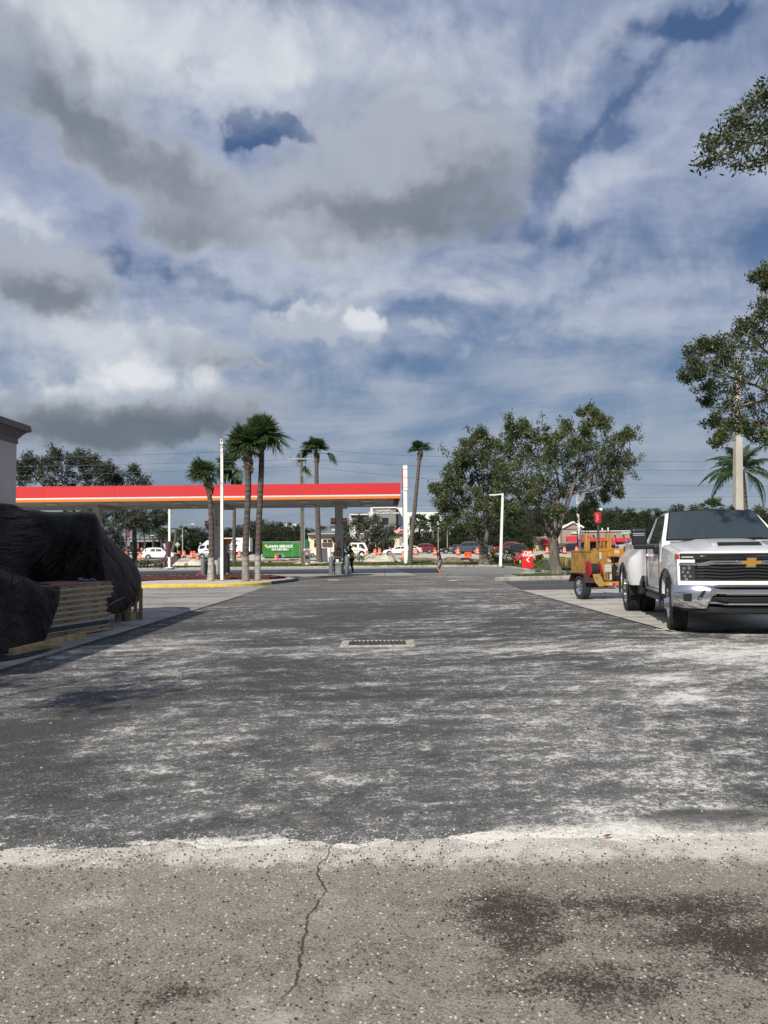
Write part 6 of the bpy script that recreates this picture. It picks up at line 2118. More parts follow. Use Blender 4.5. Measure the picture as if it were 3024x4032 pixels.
for (px, rr2) in ((1424, 0.40), (1375, 0.40)):
 x = P(px, 2150, Yc).x - org[0]
 MB().lathe([(0, -.014), (0.50, -.014), (0.50, -.002)], (x, 0, 0.45), 16, 'Y').build('wheel_arch', M_BLACK, cr)
 for yy in (0.0, 1.95):
  t, d = wheel_parts(rr2, 0.22, None)
  wr = t.build('wheel', M_RUBBER, cr, smooth=True, loc=(x, yy, rr2)); d.build('rim', M_WHITE, wr, smooth=True)
q = MB(); a, c = pz(1330, 2182), pz(1380, 2170); q.bb(a[0], c[0], 0.1, 2.0, a[1], c[1]); q.build('flat_bed', M_GREY, cr)

# ---- traffic drums
dp = thing('traffic_drum', 'x', 'traffic drum', (0, 0, 0), 0, 'orange and white traffic drums along the works')
prof = lambda z: 0.27 - 0.055 * z
cuts = [(0.0, 0.09, 0.34, 0.34, M_BLACK, 'rubber_base')]
zz = [0.092, 0.30, 0.42, 0.58, 0.70, 0.86, 0.98]
cols = [M_ORANGE, M_WHITE, M_ORANGE, M_WHITE, M_ORANGE, M_ORANGE]
M_DW = mat('reflective_white', (0.62, 0.52, 0.46), 0.4, var=0.1)
MB().lathe([(0.33, 0), (0.33, 0.05), (0.28, 0.09), (0, 0.09)], n=14).build('rubber_base', M_BLACK, dp)
for i in range(6):
 step = 0.012 * (i % 2)
 MB().lathe([(prof(zz[i]) - step, zz[i]), (prof(zz[i + 1]) - step, zz[i + 1] - 0.002)] if i < 5 else [(prof(zz[i]) - .02, zz[i]), (prof(1) - .05, zz[6]), (0, zz[6])], n=14).build(
  ('orange_band' if cols[i] is M_ORANGE else 'white_band'), M_ORANGE if cols[i] is M_ORANGE else M_DW, dp, smooth=True)
MB().tube([(-0.08, 0, 0.98), (-0.08, 0, 1.05), (0.08, 0, 1.05), (0.08, 0, 0.98)], 0.018, 5).build('handle', M_ORANGE, dp)
DR_ = [(552, 2203, 'drum at the tail of the white estate car'), (704, 2198, 'drum behind the raised end of the broken timber'), (725, 2196, 'drum at the foot of the far street lamp'),
       (755, 2200, 'left drum of the pair left of the lorry'), (765, 2198, 'right drum of the pair left of the lorry'), (779, 2216, 'drum on the sand in front of the silver saloon nose'),
       (943, 2197, 'drum between the two middle palms in front of the lorry'), (1088, 2212, 'drum in front of the green trailer wheels'), (1446, 2198, 'drum at the nose of the white crew truck'),
       (1477, 2189, 'drum on the bank forecourt side, tallest of its pair'), (1495, 2186, 'drum just right of the tall one before the bank'), (1541, 2186, 'drum top poking above the broken slab'),
       (1589, 2200, 'drum just left of the white pylon'), (1638, 2187, 'drum right of the leaning palm'), (1714, 2186, 'drum touching the back of the walking man'),
       (1804, 2186, 'drum in front of the silver grey estate car'), (1880, 2184, 'drum left of the forked oak trunk'), (2155, 2181, 'drum left of the big oak trunk'),
       (2223, 2181, 'drum in front of the navy car door'), (2271, 2180, 'drum hidden by the white pole right of the navy car'), (2358, 2176, 'drum above the compressor tank'),
       (2449, 2167, 'drum top behind the yellow mast post'), (497, 2200, 'drum left of the far station posts')]
for i, (px, py, lab) in enumerate(DR_):
 g = G(px, py, 0.04)
 if py < 2180: g = Vector((P(px, 2150, 122).x, 122, hgt(122) + 0.04))
 if i == 0:
  dp.location = g; dp['label'] = 'orange and white ' + lab; dp.rotation_euler.z = 0.3; o = dp
 else:
  o = dup(dp, g, random.uniform(0, 6), 'orange and white ' + lab)
 s = 1.05 if g.y > 95 else 0.9
 o.scale = (s, s, s)
# ================================================================== the covered pile at the left
def cloth(name, grid, m, label, cat, sub=3, fold=0.05, seed=1, thick=0.004, fscale=1.6, dirv_=(0.2, 0.3, 1.0), peaks=()):
 """a tarp: control net of points, smoothed and creased"""
 from mathutils import noise
 def dense(rows_):
  out = []
  for a, c in zip(rows_[:-1], rows_[1:]):
   out += [a, [p.lerp(q, 0.5) for p, q in zip(a, c)]]
  return out + [rows_[-1]]
 grid = dense([[Vector(p) for p in r_] for r_ in grid])
 grid = [list(r_) for r_ in zip(*dense([list(r_) for r_ in zip(*grid)]))]
 sub = max(1, sub - 1)
 rows, cols = len(grid), len(grid[0])
 vs = [Vector(p) for r_ in grid for p in r_]
 fs = [(r_ * cols + c, r_ * cols + c + 1, (r_ + 1) * cols + c + 1, (r_ + 1) * cols + c) for r_ in range(rows - 1) for c in range(cols - 1)]
 bm = bmesh.new()
 bv = [bm.verts.new(v) for v in vs]
 for f in fs: bm.faces.new([bv[i] for i in f])
 bm.normal_update()
 me = bpy.data.meshes.new('tmp'); bm.to_mesh(me); bm.free()
 o = bpy.data.objects.new('tmp', me); COL.objects.link(o)
 sd = o.modifiers.new('s', 'SUBSURF'); sd.levels = sub; sd.render_levels = sub
 bpy.context.view_layer.update()
 me2 = bpy.data.meshes.new_from_object(o.evaluated_get(bpy.context.evaluated_depsgraph_get()))
 bpy.data.objects.remove(o)
 me2.name = name
 fd = Vector(dirv_).normalized()
 OUTW = Vector((0.45, -0.85, 0.3)).normalized()
 for v in me2.vertices:
  p = v.co.copy()
  d = 0.0
  for k, (pk, A, nf) in enumerate(peaks):
   q = p - Vector(pk)
   r_ = q.length
   an = math.atan2(q.x + q.y * 0.5, -q.z + 0.3) * nf
   wob = noise.noise(p * 0.7 + Vector((seed, k, 0))) * 0.9
   tri = abs(((an + wob) / math.pi) % 2 - 1) * 2 - 1
   d += A * tri * min(1, r_ / 0.6) * math.exp(-r_ * 0.35) * (0.55 + 0.9 * abs(noise.noise(p * 0.8 + Vector((k, 7, seed)))))
  q = p - fd * p.dot(fd) * 0.85
  n1 = noise.noise(q * fscale + Vector((seed, 0, 0)))
  n3 = noise.noise(p * 5 + Vector((2, seed, 3)))
  n4 = noise.noise(p * 11 + Vector((2, seed, 3)))
  d += fold * (1 - abs(n1) * 4) * 0.6 + (abs(n3) * -2 + 0.4) * fold * 0.35 + abs(n4) * -fold * 0.3
  v.co = p + OUTW * d
 me2.update()
 me2.shade_smooth()
 o = link(name, me2, m)
 so = o.modifiers.new('thickness', 'SOLIDIFY'); so.thickness = thick
 return tag(o, label, cat) if label else o

def tarp_mat():
 m, t, b = newmat('black_tarp')
 v = t.coord('Object')
 n = t.noise(v, 2.0, 6.0, 0.65)
 dz_ = t.noise(v, 9.0, 5.0, 0.7)
 weave = t.noise(v, 260.0, 2.0, 0.5)
 c = t.mix(n.sm(0.35, 0.7), (0.008, 0.0065, 0.006), (0.022, 0.016, 0.014))
 c = t.mix((n * 0.6 + dz_ * 0.6 - 0.1).sm(0.52, 0.66) * 0.5, c, (0.040, 0.030, 0.025))
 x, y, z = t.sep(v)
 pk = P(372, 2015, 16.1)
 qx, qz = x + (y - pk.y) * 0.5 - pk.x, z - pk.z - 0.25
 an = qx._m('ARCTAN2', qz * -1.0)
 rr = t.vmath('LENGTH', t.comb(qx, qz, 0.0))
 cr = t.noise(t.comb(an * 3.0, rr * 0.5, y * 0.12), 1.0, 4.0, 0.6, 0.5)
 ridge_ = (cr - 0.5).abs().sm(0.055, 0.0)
 c = t.mix(((cr - 0.5) * 3.0).sm(-0.2, 0.8) * 0.7, c, (0.036, 0.026, 0.023))  # light on the creases put into the colour as dusty streaks from the peak
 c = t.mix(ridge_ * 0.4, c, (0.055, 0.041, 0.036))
 t.put(b.inputs['Base Color'], c)
 b.inputs['Roughness'].default_value = 0.60
 b.inputs['Specular IOR Level'].default_value = 0.25
 t.put(b.inputs['Normal'], t.bump(dz_ * 0.5 + cr * 3.0 + ridge_ * 0.4, 1.0, 0.12))
 return m

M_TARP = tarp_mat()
T = lambda x, y, d: P(x, y, d)
cols = [
 [T(-60, 1975, 12.85), T(-60, 1986, 12.7), T(-60, 2060, 12.6), T(-60, 2200, 12.6), T(-60, 2330, 12.7), T(-60, 2420, 12.75)],
 [T(40, 1981, 13.5), T(40, 1989, 13.35), T(40, 2070, 13.2), T(40, 2200, 13.2), T(50, 2320, 13.3), T(50, 2420, 13.4)],
 [T(110, 2006, 15.2), T(112, 2016, 14.7), T(108, 2090, 14.3), T(108, 2200, 14.5), T(120, 2300, 15.4), T(120, 2400, 15.6)],
 [T(230, 2014, 16.4), T(235, 2026, 15.6), T(225, 2090, 15.4), T(220, 2200, 15.5), T(225, 2300, 15.6), T(225, 2400, 15.7)],
 [T(335, 2013, 16.6), T(342, 2022, 15.9), T(335, 2085, 15.6), T(325, 2200, 15.6), T(320, 2300, 15.6), T(320, 2400, 15.6)],
 [T(374, 2016, 16.9), T(380, 2026, 16.0), T(388, 2080, 15.8), T(398, 2190, 15.5), T(405, 2290, 15.25), T(405, 2400, 15.1)],
 [T(392, 2062, 17.2), T(398, 2085, 16.3), T(415, 2130, 16.0), T(440, 2240, 15.7), T(448, 2340, 15.4), T(425, 2425, 15.2)],
 [T(440, 2130, 17.7), T(455, 2145, 16.9), T(478, 2200, 16.4), T(492, 2280, 16.1), T(492, 2340, 16.0), T(470, 2395, 15.9)],
 [T(520, 2195, 18.0), T(528, 2212, 17.5), T(545, 2262, 17.1), T(551, 2310, 16.9), T(540, 2350, 16.8), T(505, 2400, 16.6)],
 [T(530, 2225, 18.0), T(545, 2245, 17.9), T(556, 2285, 17.7), T(557, 2322, 17.5), T(552, 2356, 17.4), T(540, 2376, 17.3)],
]
behind = lambda p, d, dz: Vector((p.x * (1 + d / p.y), p.y + d, CAM_H + (p.z - CAM_H) * (1 + d / p.y) - dz))
back = [[behind(c[0], 1.3 * k_, 0.6 * k_), behind(c[0], 0.6 * k_, 0.10 * k_)] + c for c, k_ in zip(cols, (1, 1, 1, 1, 1, 1, .8, .5, .2, .1))]
grid = [[back[j][i] for j in range(len(cols))] for i in range(len(back[0]))]
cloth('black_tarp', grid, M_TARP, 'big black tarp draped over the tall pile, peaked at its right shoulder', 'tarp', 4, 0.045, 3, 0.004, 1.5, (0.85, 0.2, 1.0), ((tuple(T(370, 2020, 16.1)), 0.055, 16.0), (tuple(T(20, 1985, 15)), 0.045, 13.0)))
b = MB()
q0, q1 = T(-60, 2100, 16.3), T(360, 2045, 16.9)
b.bb(q1.x - 1.6, q1.x - 0.25, 16.1, 17.2, 0.03, 1.95)
o = tag(b.build('covered_crate', mat('crate_dark', (0.05, 0.04, 0.032), 0.8)), 'tall dark crate body standing under the big tarp', 'crate')

cols = [
 [T(-110, 2232, 12.6), T(-110, 2262, 11.4), T(-110, 2370, 11.1), T(-110, 2500, 11.0), T(-110, 2612, 10.9)],
 [T(0, 2232, 13.0), T(0, 2262, 11.8), T(0, 2370, 11.65), T(0, 2500, 11.5), T(5, 2592, 11.3)],
 [T(60, 2255, 13.2), T(62, 2285, 12.15), T(60, 2370, 11.95), T(60, 2490, 11.85), T(60, 2568, 11.7)],
 [T(100, 2266, 13.4), T(105, 2290, 12.35), T(105, 2370, 12.2), T(105, 2470, 12.1), T(105, 2555, 11.95)],
 [T(135, 2288, 13.5), T(150, 2306, 12.6), T(150, 2380, 12.45), T(140, 2470, 12.35), T(135, 2545, 12.2)],
 [T(200, 2296, 13.8), T(210, 2312, 12.9), T(205, 2385, 12.7), T(190, 2460, 12.55), T(165, 2538, 12.35)],
 [T(232, 2303, 14.0), T(238, 2322, 13.05), T(232, 2375, 12.85), T(214, 2425, 12.75), T(190, 2495, 12.6)],
]
back = [[behind(c[0], 0.9, 0.2)] + c for c in cols]
grid = [[back[j][i] for j in range(len(cols))] for i in range(len(back[0]))]
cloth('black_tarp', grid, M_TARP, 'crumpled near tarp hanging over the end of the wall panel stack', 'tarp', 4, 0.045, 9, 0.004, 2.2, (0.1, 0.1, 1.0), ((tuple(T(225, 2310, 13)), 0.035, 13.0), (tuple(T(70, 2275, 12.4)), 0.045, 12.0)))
b = MB(); q = T(40, 2400, 13.0)
b.bb(q.x - 1.2, q.x - 0.25, 12.3, 14.0, 0.03, 0.95)
tag(b.build('covered_crate', mat('crate_dark2', (0.05, 0.04, 0.032), 0.8)), 'low crate hidden under the crumpled near tarp', 'crate')
b = MB(); b.tube([T(408, 2395, 15.0), T(450, 2370, 15.3), T(490, 2352, 15.7)], 0.012, 6)
tag(b.build('rope', mat('pale_rope', (0.12, 0.14, 0.13), 0.8)), 'thin rope stretched from the stack to the tarp hem', 'rope')

# ---- stack of sandwich wall panels
M_WOODE = mat('panel_edge_wood', (0.30, 0.19, 0.085), 0.7, var=0.35, vscale=5, bump=0.3, bscale=30)
M_SKIN = mat('panel_skin', (0.42, 0.47, 0.46), 0.45, var=0.1)
M_TOPW = mat('brown_board', (0.20, 0.115, 0.07), 0.75, var=0.3, vscale=2.5)
M_PDARK = mat('dark_panel', (0.025, 0.04, 0.042), 0.5, var=0.2)
S0 = G(433, 2486)
S1 = S0 + Vector((-0.31, -1.0, 0))
ux = (S1 - S0); ux.z = 0
Ls = 2.35
ux = ux.normalized()
uy = Vector((ux.y, -ux.x, 0))
if uy.x > 0: uy = -uy
ang = math.atan2(ux.y, ux.x)
zt = 0.95
n_p = 9
hh = [0.105, 0.095, 0.10, 0.10, 0.095, 0.095, 0.10, 0.10, 0.095]
outs = [0.0, -0.02, -0.03, 0.12, 0.13, 0.10, -0.02, 0.0, 0.01]
zc = 0.05
order = []
for k in range(n_p):
 pn = thing('wall_panel', 'x', 'building panel', S0 + Vector((0, 0, zc)), ang, 'insulated wall panels stacked by the tarps')
 dark = (k == 1)
 h = hh[k]
 sh_ = (0.0, 0.03, 0.0, 0.10, 0.12, 0.10, -0.05, -0.08, -0.03)[k] + random.uniform(-0.01, 0.01)
 fr = random.uniform(-0.012, 0.012)
 sgn = 1 if (Vector((-math.sin(ang), math.cos(ang), 0)).dot(uy) > 0) else -1
 def bx(x0, x1, y0, y1, z0, z1, nm, m, par=pn, bev=0.0):
  if sgn < 0: y0, y1 = -y1, -y0
  return MB().bb(x0, x1, y0, y1, z0, z1).build(nm, m, par, bevel=bev)
 bx(sh_, Ls, fr + 0.012, 1.25, 0.012, h - 0.012, 'core', M_PDARK if dark else M_WOODE)
 bx(sh_ - 0.02, Ls, fr - 0.004, 1.26, 0.0, 0.0115, 'skin', M_PDARK if dark else M_SKIN)
 bx(sh_ - 0.02, Ls, fr - 0.004, 1.26, h - 0.0115, h, 'skin', (M_TOPW if k == n_p - 1 else M_SKIN))
 if not dark:
  for xx in (0.24 + random.uniform(-.05, .05) + sh_, 1.12 + random.uniform(-.08, .08)):
   bx(xx, xx + 0.12, fr + 0.006, fr + 0.02, h * 0.42, h * 0.58, 'lock_slot', M_BLACK)
 pn['label'] = ('bottom wall panel of the stack, on the ground timbers', 'dark green black panel second from the bottom of the stack', 'wood edged panel resting on the dark panel', 'fourth panel from the bottom, set back from the end',
                   'middle panel of the set back group in the stack', 'uppermost of the set back panels in the stack', 'third panel from the top of the stack', 'second panel from the top with a knotty edge',
                   'topmost panel with brown board face carrying the purple glove')[k]
 zc += h + 0.006
ztop = zc

g = P(338, 2289, 14.55); g.z = ztop
b = MB()
b.lathe([(0.0, 0.0), (0.085, 0.005), (0.07, 0.035), (0, 0.045)], (0, 0, 0), 10)
for k, (an, L_) in enumerate(((10, .13), (25, .15), (40, .14), (58, .12), (110, .10))):
 d = Vector((math.cos(R(an)), math.sin(R(an)), 0))
 b.tube([d * 0.05 + Vector((0, 0, .02)), d * (0.05 + L_ * .6) + Vector((0, 0, .035)), d * (0.05 + L_) + Vector((0, 0, .012))], [0.022, 0.019, 0.012], 7)
b.tube([(-0.05, -0.02, 0.02), (-0.14, -0.04, 0.03)], [0.05, 0.055], 9)
tag(b.build('glove', mat('purple_rubber', (0.13, 0.075, 0.24), 0.55), smooth=True, loc=g, auto=0), 'crumpled purple work glove on top of the panel stack', 'glove')

M_TIMB = mat('sawn_timber', (0.40, 0.28, 0.13), 0.75, var=0.25, vscale=6, bump=0.3, bscale=40)

def timber(a, c, w_, h_, lab, m=M_TIMB, z=0.02):
 a, c = Vector((a[0], a[1], z + h_ / 2)), Vector((c[0], c[1], z + h_ / 2))
 L_ = (c - a).length
 o = MB().bb(-L_ / 2, L_ / 2, -w_ / 2, w_ / 2, -h_ / 2, h_ / 2).build('timber', m, bevel=0.004)
 o.location = (a + c) / 2
 o.rotation_euler = (0, 0, math.atan2((c - a).y, (c - a).x))
 return tag(o, lab, 'timber', 'loose timbers by the stack')

gA_, gB_ = G(45, 2582), G(330, 2510)
timber(gA_, gB_, 0.095, 0.085, 'long pale timber lying along the foot of the stack')
timber(G(135, 2556) + Vector((-.3, .1, 0)), G(240, 2556), 0.09, 0.05, 'short offcut lying under the long timber end', z=0.02)
timber(G(250, 2515), G(440, 2480), 0.08, 0.04, 'grey bearer below the bottom panel', mat('weathered_timber', (0.20, 0.16, 0.12), 0.85, var=0.2))
o = cloth('plastic_sheet', [[G(0, 2590), G(60, 2592), G(150, 2570), G(220, 2560)], [G(-40, 2620), G(40, 2606), G(120, 2592), G(200, 2566)]],
          mat('dark_film', (0.02, 0.02, 0.022), 0.35), 'dark plastic sheet edge creeping out under the long timber', 'plastic sheet', 3, 0.015, 5)
o.location.z += 0.04

M_PALW = mat('pallet_wood', (0.27, 0.19, 0.11), 0.8, var=0.3, vscale=4)
g = G(505, 2452)
cr_ = thing('timber_crate', 'wooden crate end with upright boards below the tarp hem', 'crate', (g.x, g.y, 0.02))
xL, xR = T(400, 2440, g.y).x - g.x, T(545, 2440, g.y).x - g.x
for k in range(5):
 x0 = T(505, 2440, 17.2).x - g.x + k * 0.085
 yy = 0.1 + k * 0.12
 MB().bb(x0, x0 + 0.078, yy, yy + 0.03, 0, 0.78 + 0.1 * math.sin(k)).build('upright_board', M_PALW, cr_, bevel=0.003)
MB().bb(xL, 0.0, 0.15, 0.19, 0.16, 0.36).build('side_board', M_PALW, cr_, bevel=0.003)
MB().bb(xL, 0.0, 0.2, 0.24, 0.37, 0.55).build('side_board', M_PALW, cr_, bevel=0.003)
for x0 in (-0.34, -0.12): MB().bb(x0, x0 + 0.14, 0.12, 0.8, 0, 0.155).build('runner', M_PALW, cr_, bevel=0.004)
# ================================================================== the white pickup
S = 1.12
TH = Vector((-0.176, -0.984, 0))
tk = thing('dually_pickup', 'white heavy duty pickup with chrome bumper, twin rear wheels and black tow mirrors', 'pickup truck', (6.37, 13.60, 0.022), math.atan2(TH.y, TH.x))
tk.scale = (S, S, S)
M_TW = mat('truck_white', (0.78, 0.78, 0.77), 0.22, coat=0.8, var=0.02, vscale=1.5)
M_TCH = mat('truck_chrome', (0.66, 0.66, 0.66), 0.10, 1.0)
M_TBK = mat('truck_black', (0.012, 0.013, 0.014), 0.38)
M_TRIMB = mat('satin_black', (0.011, 0.012, 0.013), 0.5)
M_TGL = mat('truck_glass', (0.030, 0.042, 0.044), 0.04, spec=1.0, coat=0.3)
HW = 1.03
AR = 0.53

def fx(y):
 return 0.985 - 0.16 * (abs(y) / 1.04) ** 3.2

def boolean_cut(o, cutters):
 """cut the wheel openings and keep the plain mesh"""
 cs = []
 for c in cutters:
  co = c.build('cutter', None)
  cs.append(co)
  md = o.modifiers.new('b', 'BOOLEAN'); md.operation = 'DIFFERENCE'; md.object = co; md.solver = 'EXACT'
 par = o.parent; o.parent = None
 mw = o.matrix_basis.copy(); o.matrix_basis = Matrix.Identity(4)
 bpy.context.view_layer.update()
 me = bpy.data.meshes.new_from_object(o.evaluated_get(bpy.context.evaluated_depsgraph_get()))
 for md in list(o.modifiers): o.modifiers.remove(md)
 o.data = me
 o.parent = par; o.matrix_basis = mw
 for co in cs: bpy.data.objects.remove(co)
 me.shade_smooth(); me.set_sharp_from_angle(angle=R(28))
 return o

def bevelled(o, w_, seg=3):
 bv = o.modifiers.new('bevel', 'BEVEL'); bv.width = w_; bv.segments = seg; bv.limit_method = 'ANGLE'; bv.angle_limit = R(28)
 return o

# --- front wings and nose shell
def hoodz(x):
 return 1.455 + (0.95 - x) * 0.0 - 0.19 * max(0, (x + 0.6) / 1.55) ** 1.25

def belt(x):
 return hoodz(x) - 0.035

secs = []
for x in [0.80 - 0.1 * k for k in range(15)]:
 f = 1.0
 zc_ = hoodz(x) - 0.015
 bul = 0.035 * max(0.0, 1 - abs(x) / 0.72) ** 0.5
 half = [(0.0, 0.50), (0.86, 0.50), (0.985 + bul, 0.56), (1.0 + bul, 0.80), (1.012 + bul * 0.8, 1.02), (1.005, 1.12), (0.985, belt(x) - 0.06), (0.945, belt(x) - 0.01), (0.86, belt(x) + 0.004), (0.0, zc_)]
 secs.append([(x, -p, q) for p, q in half[1:-1]] + [(x, 0, half[-1][1])] + [(x, p, q) for p, q in reversed(half[1:-1])] + [(x, 0, 0.5)])
b = MB(); b.loft(secs)
fw = b.build('front_wings', M_TW, tk)
cuts = []
for s in (-1, 1):
 c = MB(); c.lathe([(0, 0), (AR, 0), (AR, 0.6), (0, 0.6)], (0, s * 1.2 - 0.3 if s > 0 else -1.5, 0.44), 40, 'Y'); cuts.append(c)
boolean_cut(fw, cuts)
# --- nose: curved front skin as solid strips

def strip_panel(name, m, y0, y1, zb, zt, o0=0.0, o1=0.03, par=tk, n=14, bevel=0.0, depth=0.12, smooth=True, back=False):
 """solid strip that follows the curved nose between y0 and y1; zb, zt may be functions of y"""
 fb_ = zb if callable(zb) else (lambda y: zb)
 ft = zt if callable(zt) else (lambda y: zt)
 secs = []
 for k in range(n + 1):
  y = y0 + (y1 - y0) * k / n
  x = fx(y)
  zb_, zt_ = fb_(y), ft(y)
  secs.append([(x + o0 - depth, y, zb_), (x + o1, y, zb_), (x + o1, y, zt_), (x + o0 - depth, y, zt_)])
 b = MB(); b.loft(secs)
 o = b.build(name, m, par, bevel=bevel, smooth=smooth)
 return o

strip_panel('grille_backing', M_TBK, -0.96, 0.96, 0.50, 1.24, -0.04, -0.05, depth=0.05, n=20)
strip_panel('nose_lip', M_TW, -0.985, 0.985, 1.255, 1.285, 0.0, 0.015, n=20, bevel=0.008, depth=0.15)
wb_t = lambda y: 0.838 + 0.0 * y
wb_b = lambda y: 0.775 - (0.02 if abs(y) > 0.62 else 0.0) - 0.03 * sstep(0.45, 0.68, abs(y))
strip_panel('valance_white', M_TW, -1.02, 1.02, wb_b, wb_t, 0.0, 0.02, n=26, bevel=0.008)
for s in (-1, 1):
 a_, c_ = (0.985, 1.035)
 ya, yb_ = (s * a_, s * c_) if s > 0 else (-c_, -a_)
 strip_panel('nose_corner', M_TW, min(s * 0.985, s * 1.02), max(s * 0.985, s * 1.02), 0.76, 1.27, 0.0, 0.012, n=3, depth=0.10)
 y0, y1 = (0.78, 0.985)
 strip_panel('nose_cheek', M_TW, min(s * y0, s * y1), max(s * y0, s * y1), 1.118, 1.164, 0.0, 0.012, n=5)
 lamp = strip_panel('daytime_lamp', mat('smoked_lens', (0.03, 0.028, 0.028), 0.08, coat=0.6), min(s * 0.70, s * 0.99), max(s * 0.70, s * 0.99), 1.168, 1.250, 0.0, 0.012, n=6)
 strip_panel('amber_marker', mat('amber_red', (0.35, 0.045, 0.02), 0.15), min(s * 0.99, s * 1.028), max(s * 0.99, s * 1.028), 1.170, 1.250, 0.0, 0.014, par=tk, n=2)
 strip_panel('lamp_element', M_LENSC, min(s * 0.80, s * 0.96), max(s * 0.80, s * 0.96), 1.195, 1.212, 0.0, 0.016, n=4, depth=0.02)
 hl = strip_panel('headlight', mat('headlight_dark', (0.025, 0.026, 0.028), 0.08, coat=0.8), min(s * 0.775, s * 0.985), max(s * 0.775, s * 0.985), 0.842, 1.072, 0.0, 0.014, n=6, bevel=0.02)
 strip_panel('lamp_bezel', M_TCH, min(s * 0.765, s * 0.998), max(s * 0.765, s * 0.998), 1.073, 1.106, 0.0, 0.022, n=6, bevel=0.005)
 for (yy, z_, r_) in ((0.93, 1.03, .022), (0.86, 1.035, .022), (0.945, 0.975, .018), (0.88, 0.97, .02), (0.92, 0.915, .02), (0.85, 0.91, .02), (0.90, 0.87, .018)):
  MB().lathe([(0, 0.0), (r_ * 1.3, 0.004), (r_, 0.016), (0, 0.02)], (fx(yy) + 0.012, s * yy, z_), 10, 'X').build('lamp_lens', M_TCH, hl, smooth=True)
for k, z_ in enumerate((1.232, 1.205, 1.178)):
 strip_panel('grille_bar', M_TRIMB, -0.69, 0.69, z_ - 0.008, z_ + 0.006, -0.02, 0.0, n=16, depth=0.03)
strip_panel('grille_frame', M_TRIMB, -0.72, 0.72, 1.238, 1.254, 0.0, 0.008, n=16, depth=0.05)
zb1 = lambda y: 1.088 - 0.02 * sstep(0.50, 0.66, abs(y))
zt1 = lambda y: 1.148 - 0.040 * sstep(0.56, 0.72, abs(y))
strip_panel('chrome_bar', M_TCH, -0.765, 0.765, zb1, zt1, 0.0, 0.035, n=30, bevel=0.012, depth=0.06)
strip_panel('chrome_bar_groove', M_TBK, -0.52, -0.20, 1.112, 1.124, 0.02, 0.038, n=6, depth=0.01)
strip_panel('chrome_bar_groove', M_TBK, 0.20, 0.52, 1.112, 1.124, 0.02, 0.038, n=6, depth=0.01)
for k in range(5):
 z_ = 1.050 - k * 0.048
 strip_panel('grille_bar', M_TRIMB, -0.74, 0.74, lambda y, z=z_: z - 0.012 + 0.008 * math.cos(y * 9), lambda y, z=z_: z + 0.010 + 0.008 * math.cos(y * 9), -0.02, 0.006, n=30, depth=0.03)
 for s in (-1, 1):
  strip_panel('grille_tab', M_TRIMB, min(s * 0.66, s * 0.75), max(s * 0.66, s * 0.75), z_ - 0.014, z_ + 0.012, 0.0, 0.010, n=2, depth=0.02)
M_GOLD = mat('badge_gold', (0.62, 0.32, 0.05), 0.28, 0.6)
bt = [(-0.145, -0.022), (-0.055, -0.022), (-0.065, -0.062), (0.045, -0.062), (0.055, -0.022), (0.130, -0.022), (0.145, 0.022), (0.055, 0.022), (0.065, 0.062), (-0.045, 0.062), (-0.055, 0.022), (-0.130, 0.022)]
bo = [(p * 1.10 + (0.012 if p > 0 else -0.012), q * 1.18) for p, q in bt]
b = MB(); b.prism([(p, 1.118 + q) for p, q in bo], fx(0) + 0.030, fx(0) + 0.046, 'X'); bdg = b.build('badge_rim', M_TCH, tk, bevel=0.003)
b = MB(); b.prism([(p, 1.118 + q) for p, q in bt], fx(0) + 0.047, fx(0) + 0.056, 'X'); b.build('badge', M_GOLD, bdg, bevel=0.003)
for s in (-1, 1):
 b = MB(); b.prism([(s * 0.165, 1.085), (s * 0.185, 1.085), (s * 0.200, 1.150), (s * 0.180, 1.150)], fx(0.2) + 0.030, fx(0.2) + 0.050, 'X'); b.build('badge_bracket', M_TCH, tk, bevel=0.003)
# --- bumper

def bfx(y):
 return 1.09 - 0.20 * (abs(y) / 1.09) ** 3.0

def bump_strip(name, m, y0, y1, zb, zt, off=0.0, n=24, depth=0.25, prof=None, bevel=0.01):
 fb_ = zb if callable(zb) else (lambda y: zb)
 ft = zt if callable(zt) else (lambda y: zt)
 secs = []
 for k in range(n + 1):
  y = y0 + (y1 - y0) * k / n
  x = bfx(y) + off
  a, c = fb_(y), ft(y)
  m_ = (a + c) / 2
  secs.append([(x - depth, y, a), (x - 0.035, y, a), (x - 0.006, y, a + (c - a) * 0.2), (x, y, m_), (x - 0.004, y, a + (c - a) * 0.75), (x - 0.05, y, c), (x - depth, y, c)])
 b = MB(); b.loft(secs)
 return b.build(name, m, tk, bevel=0, smooth=True)

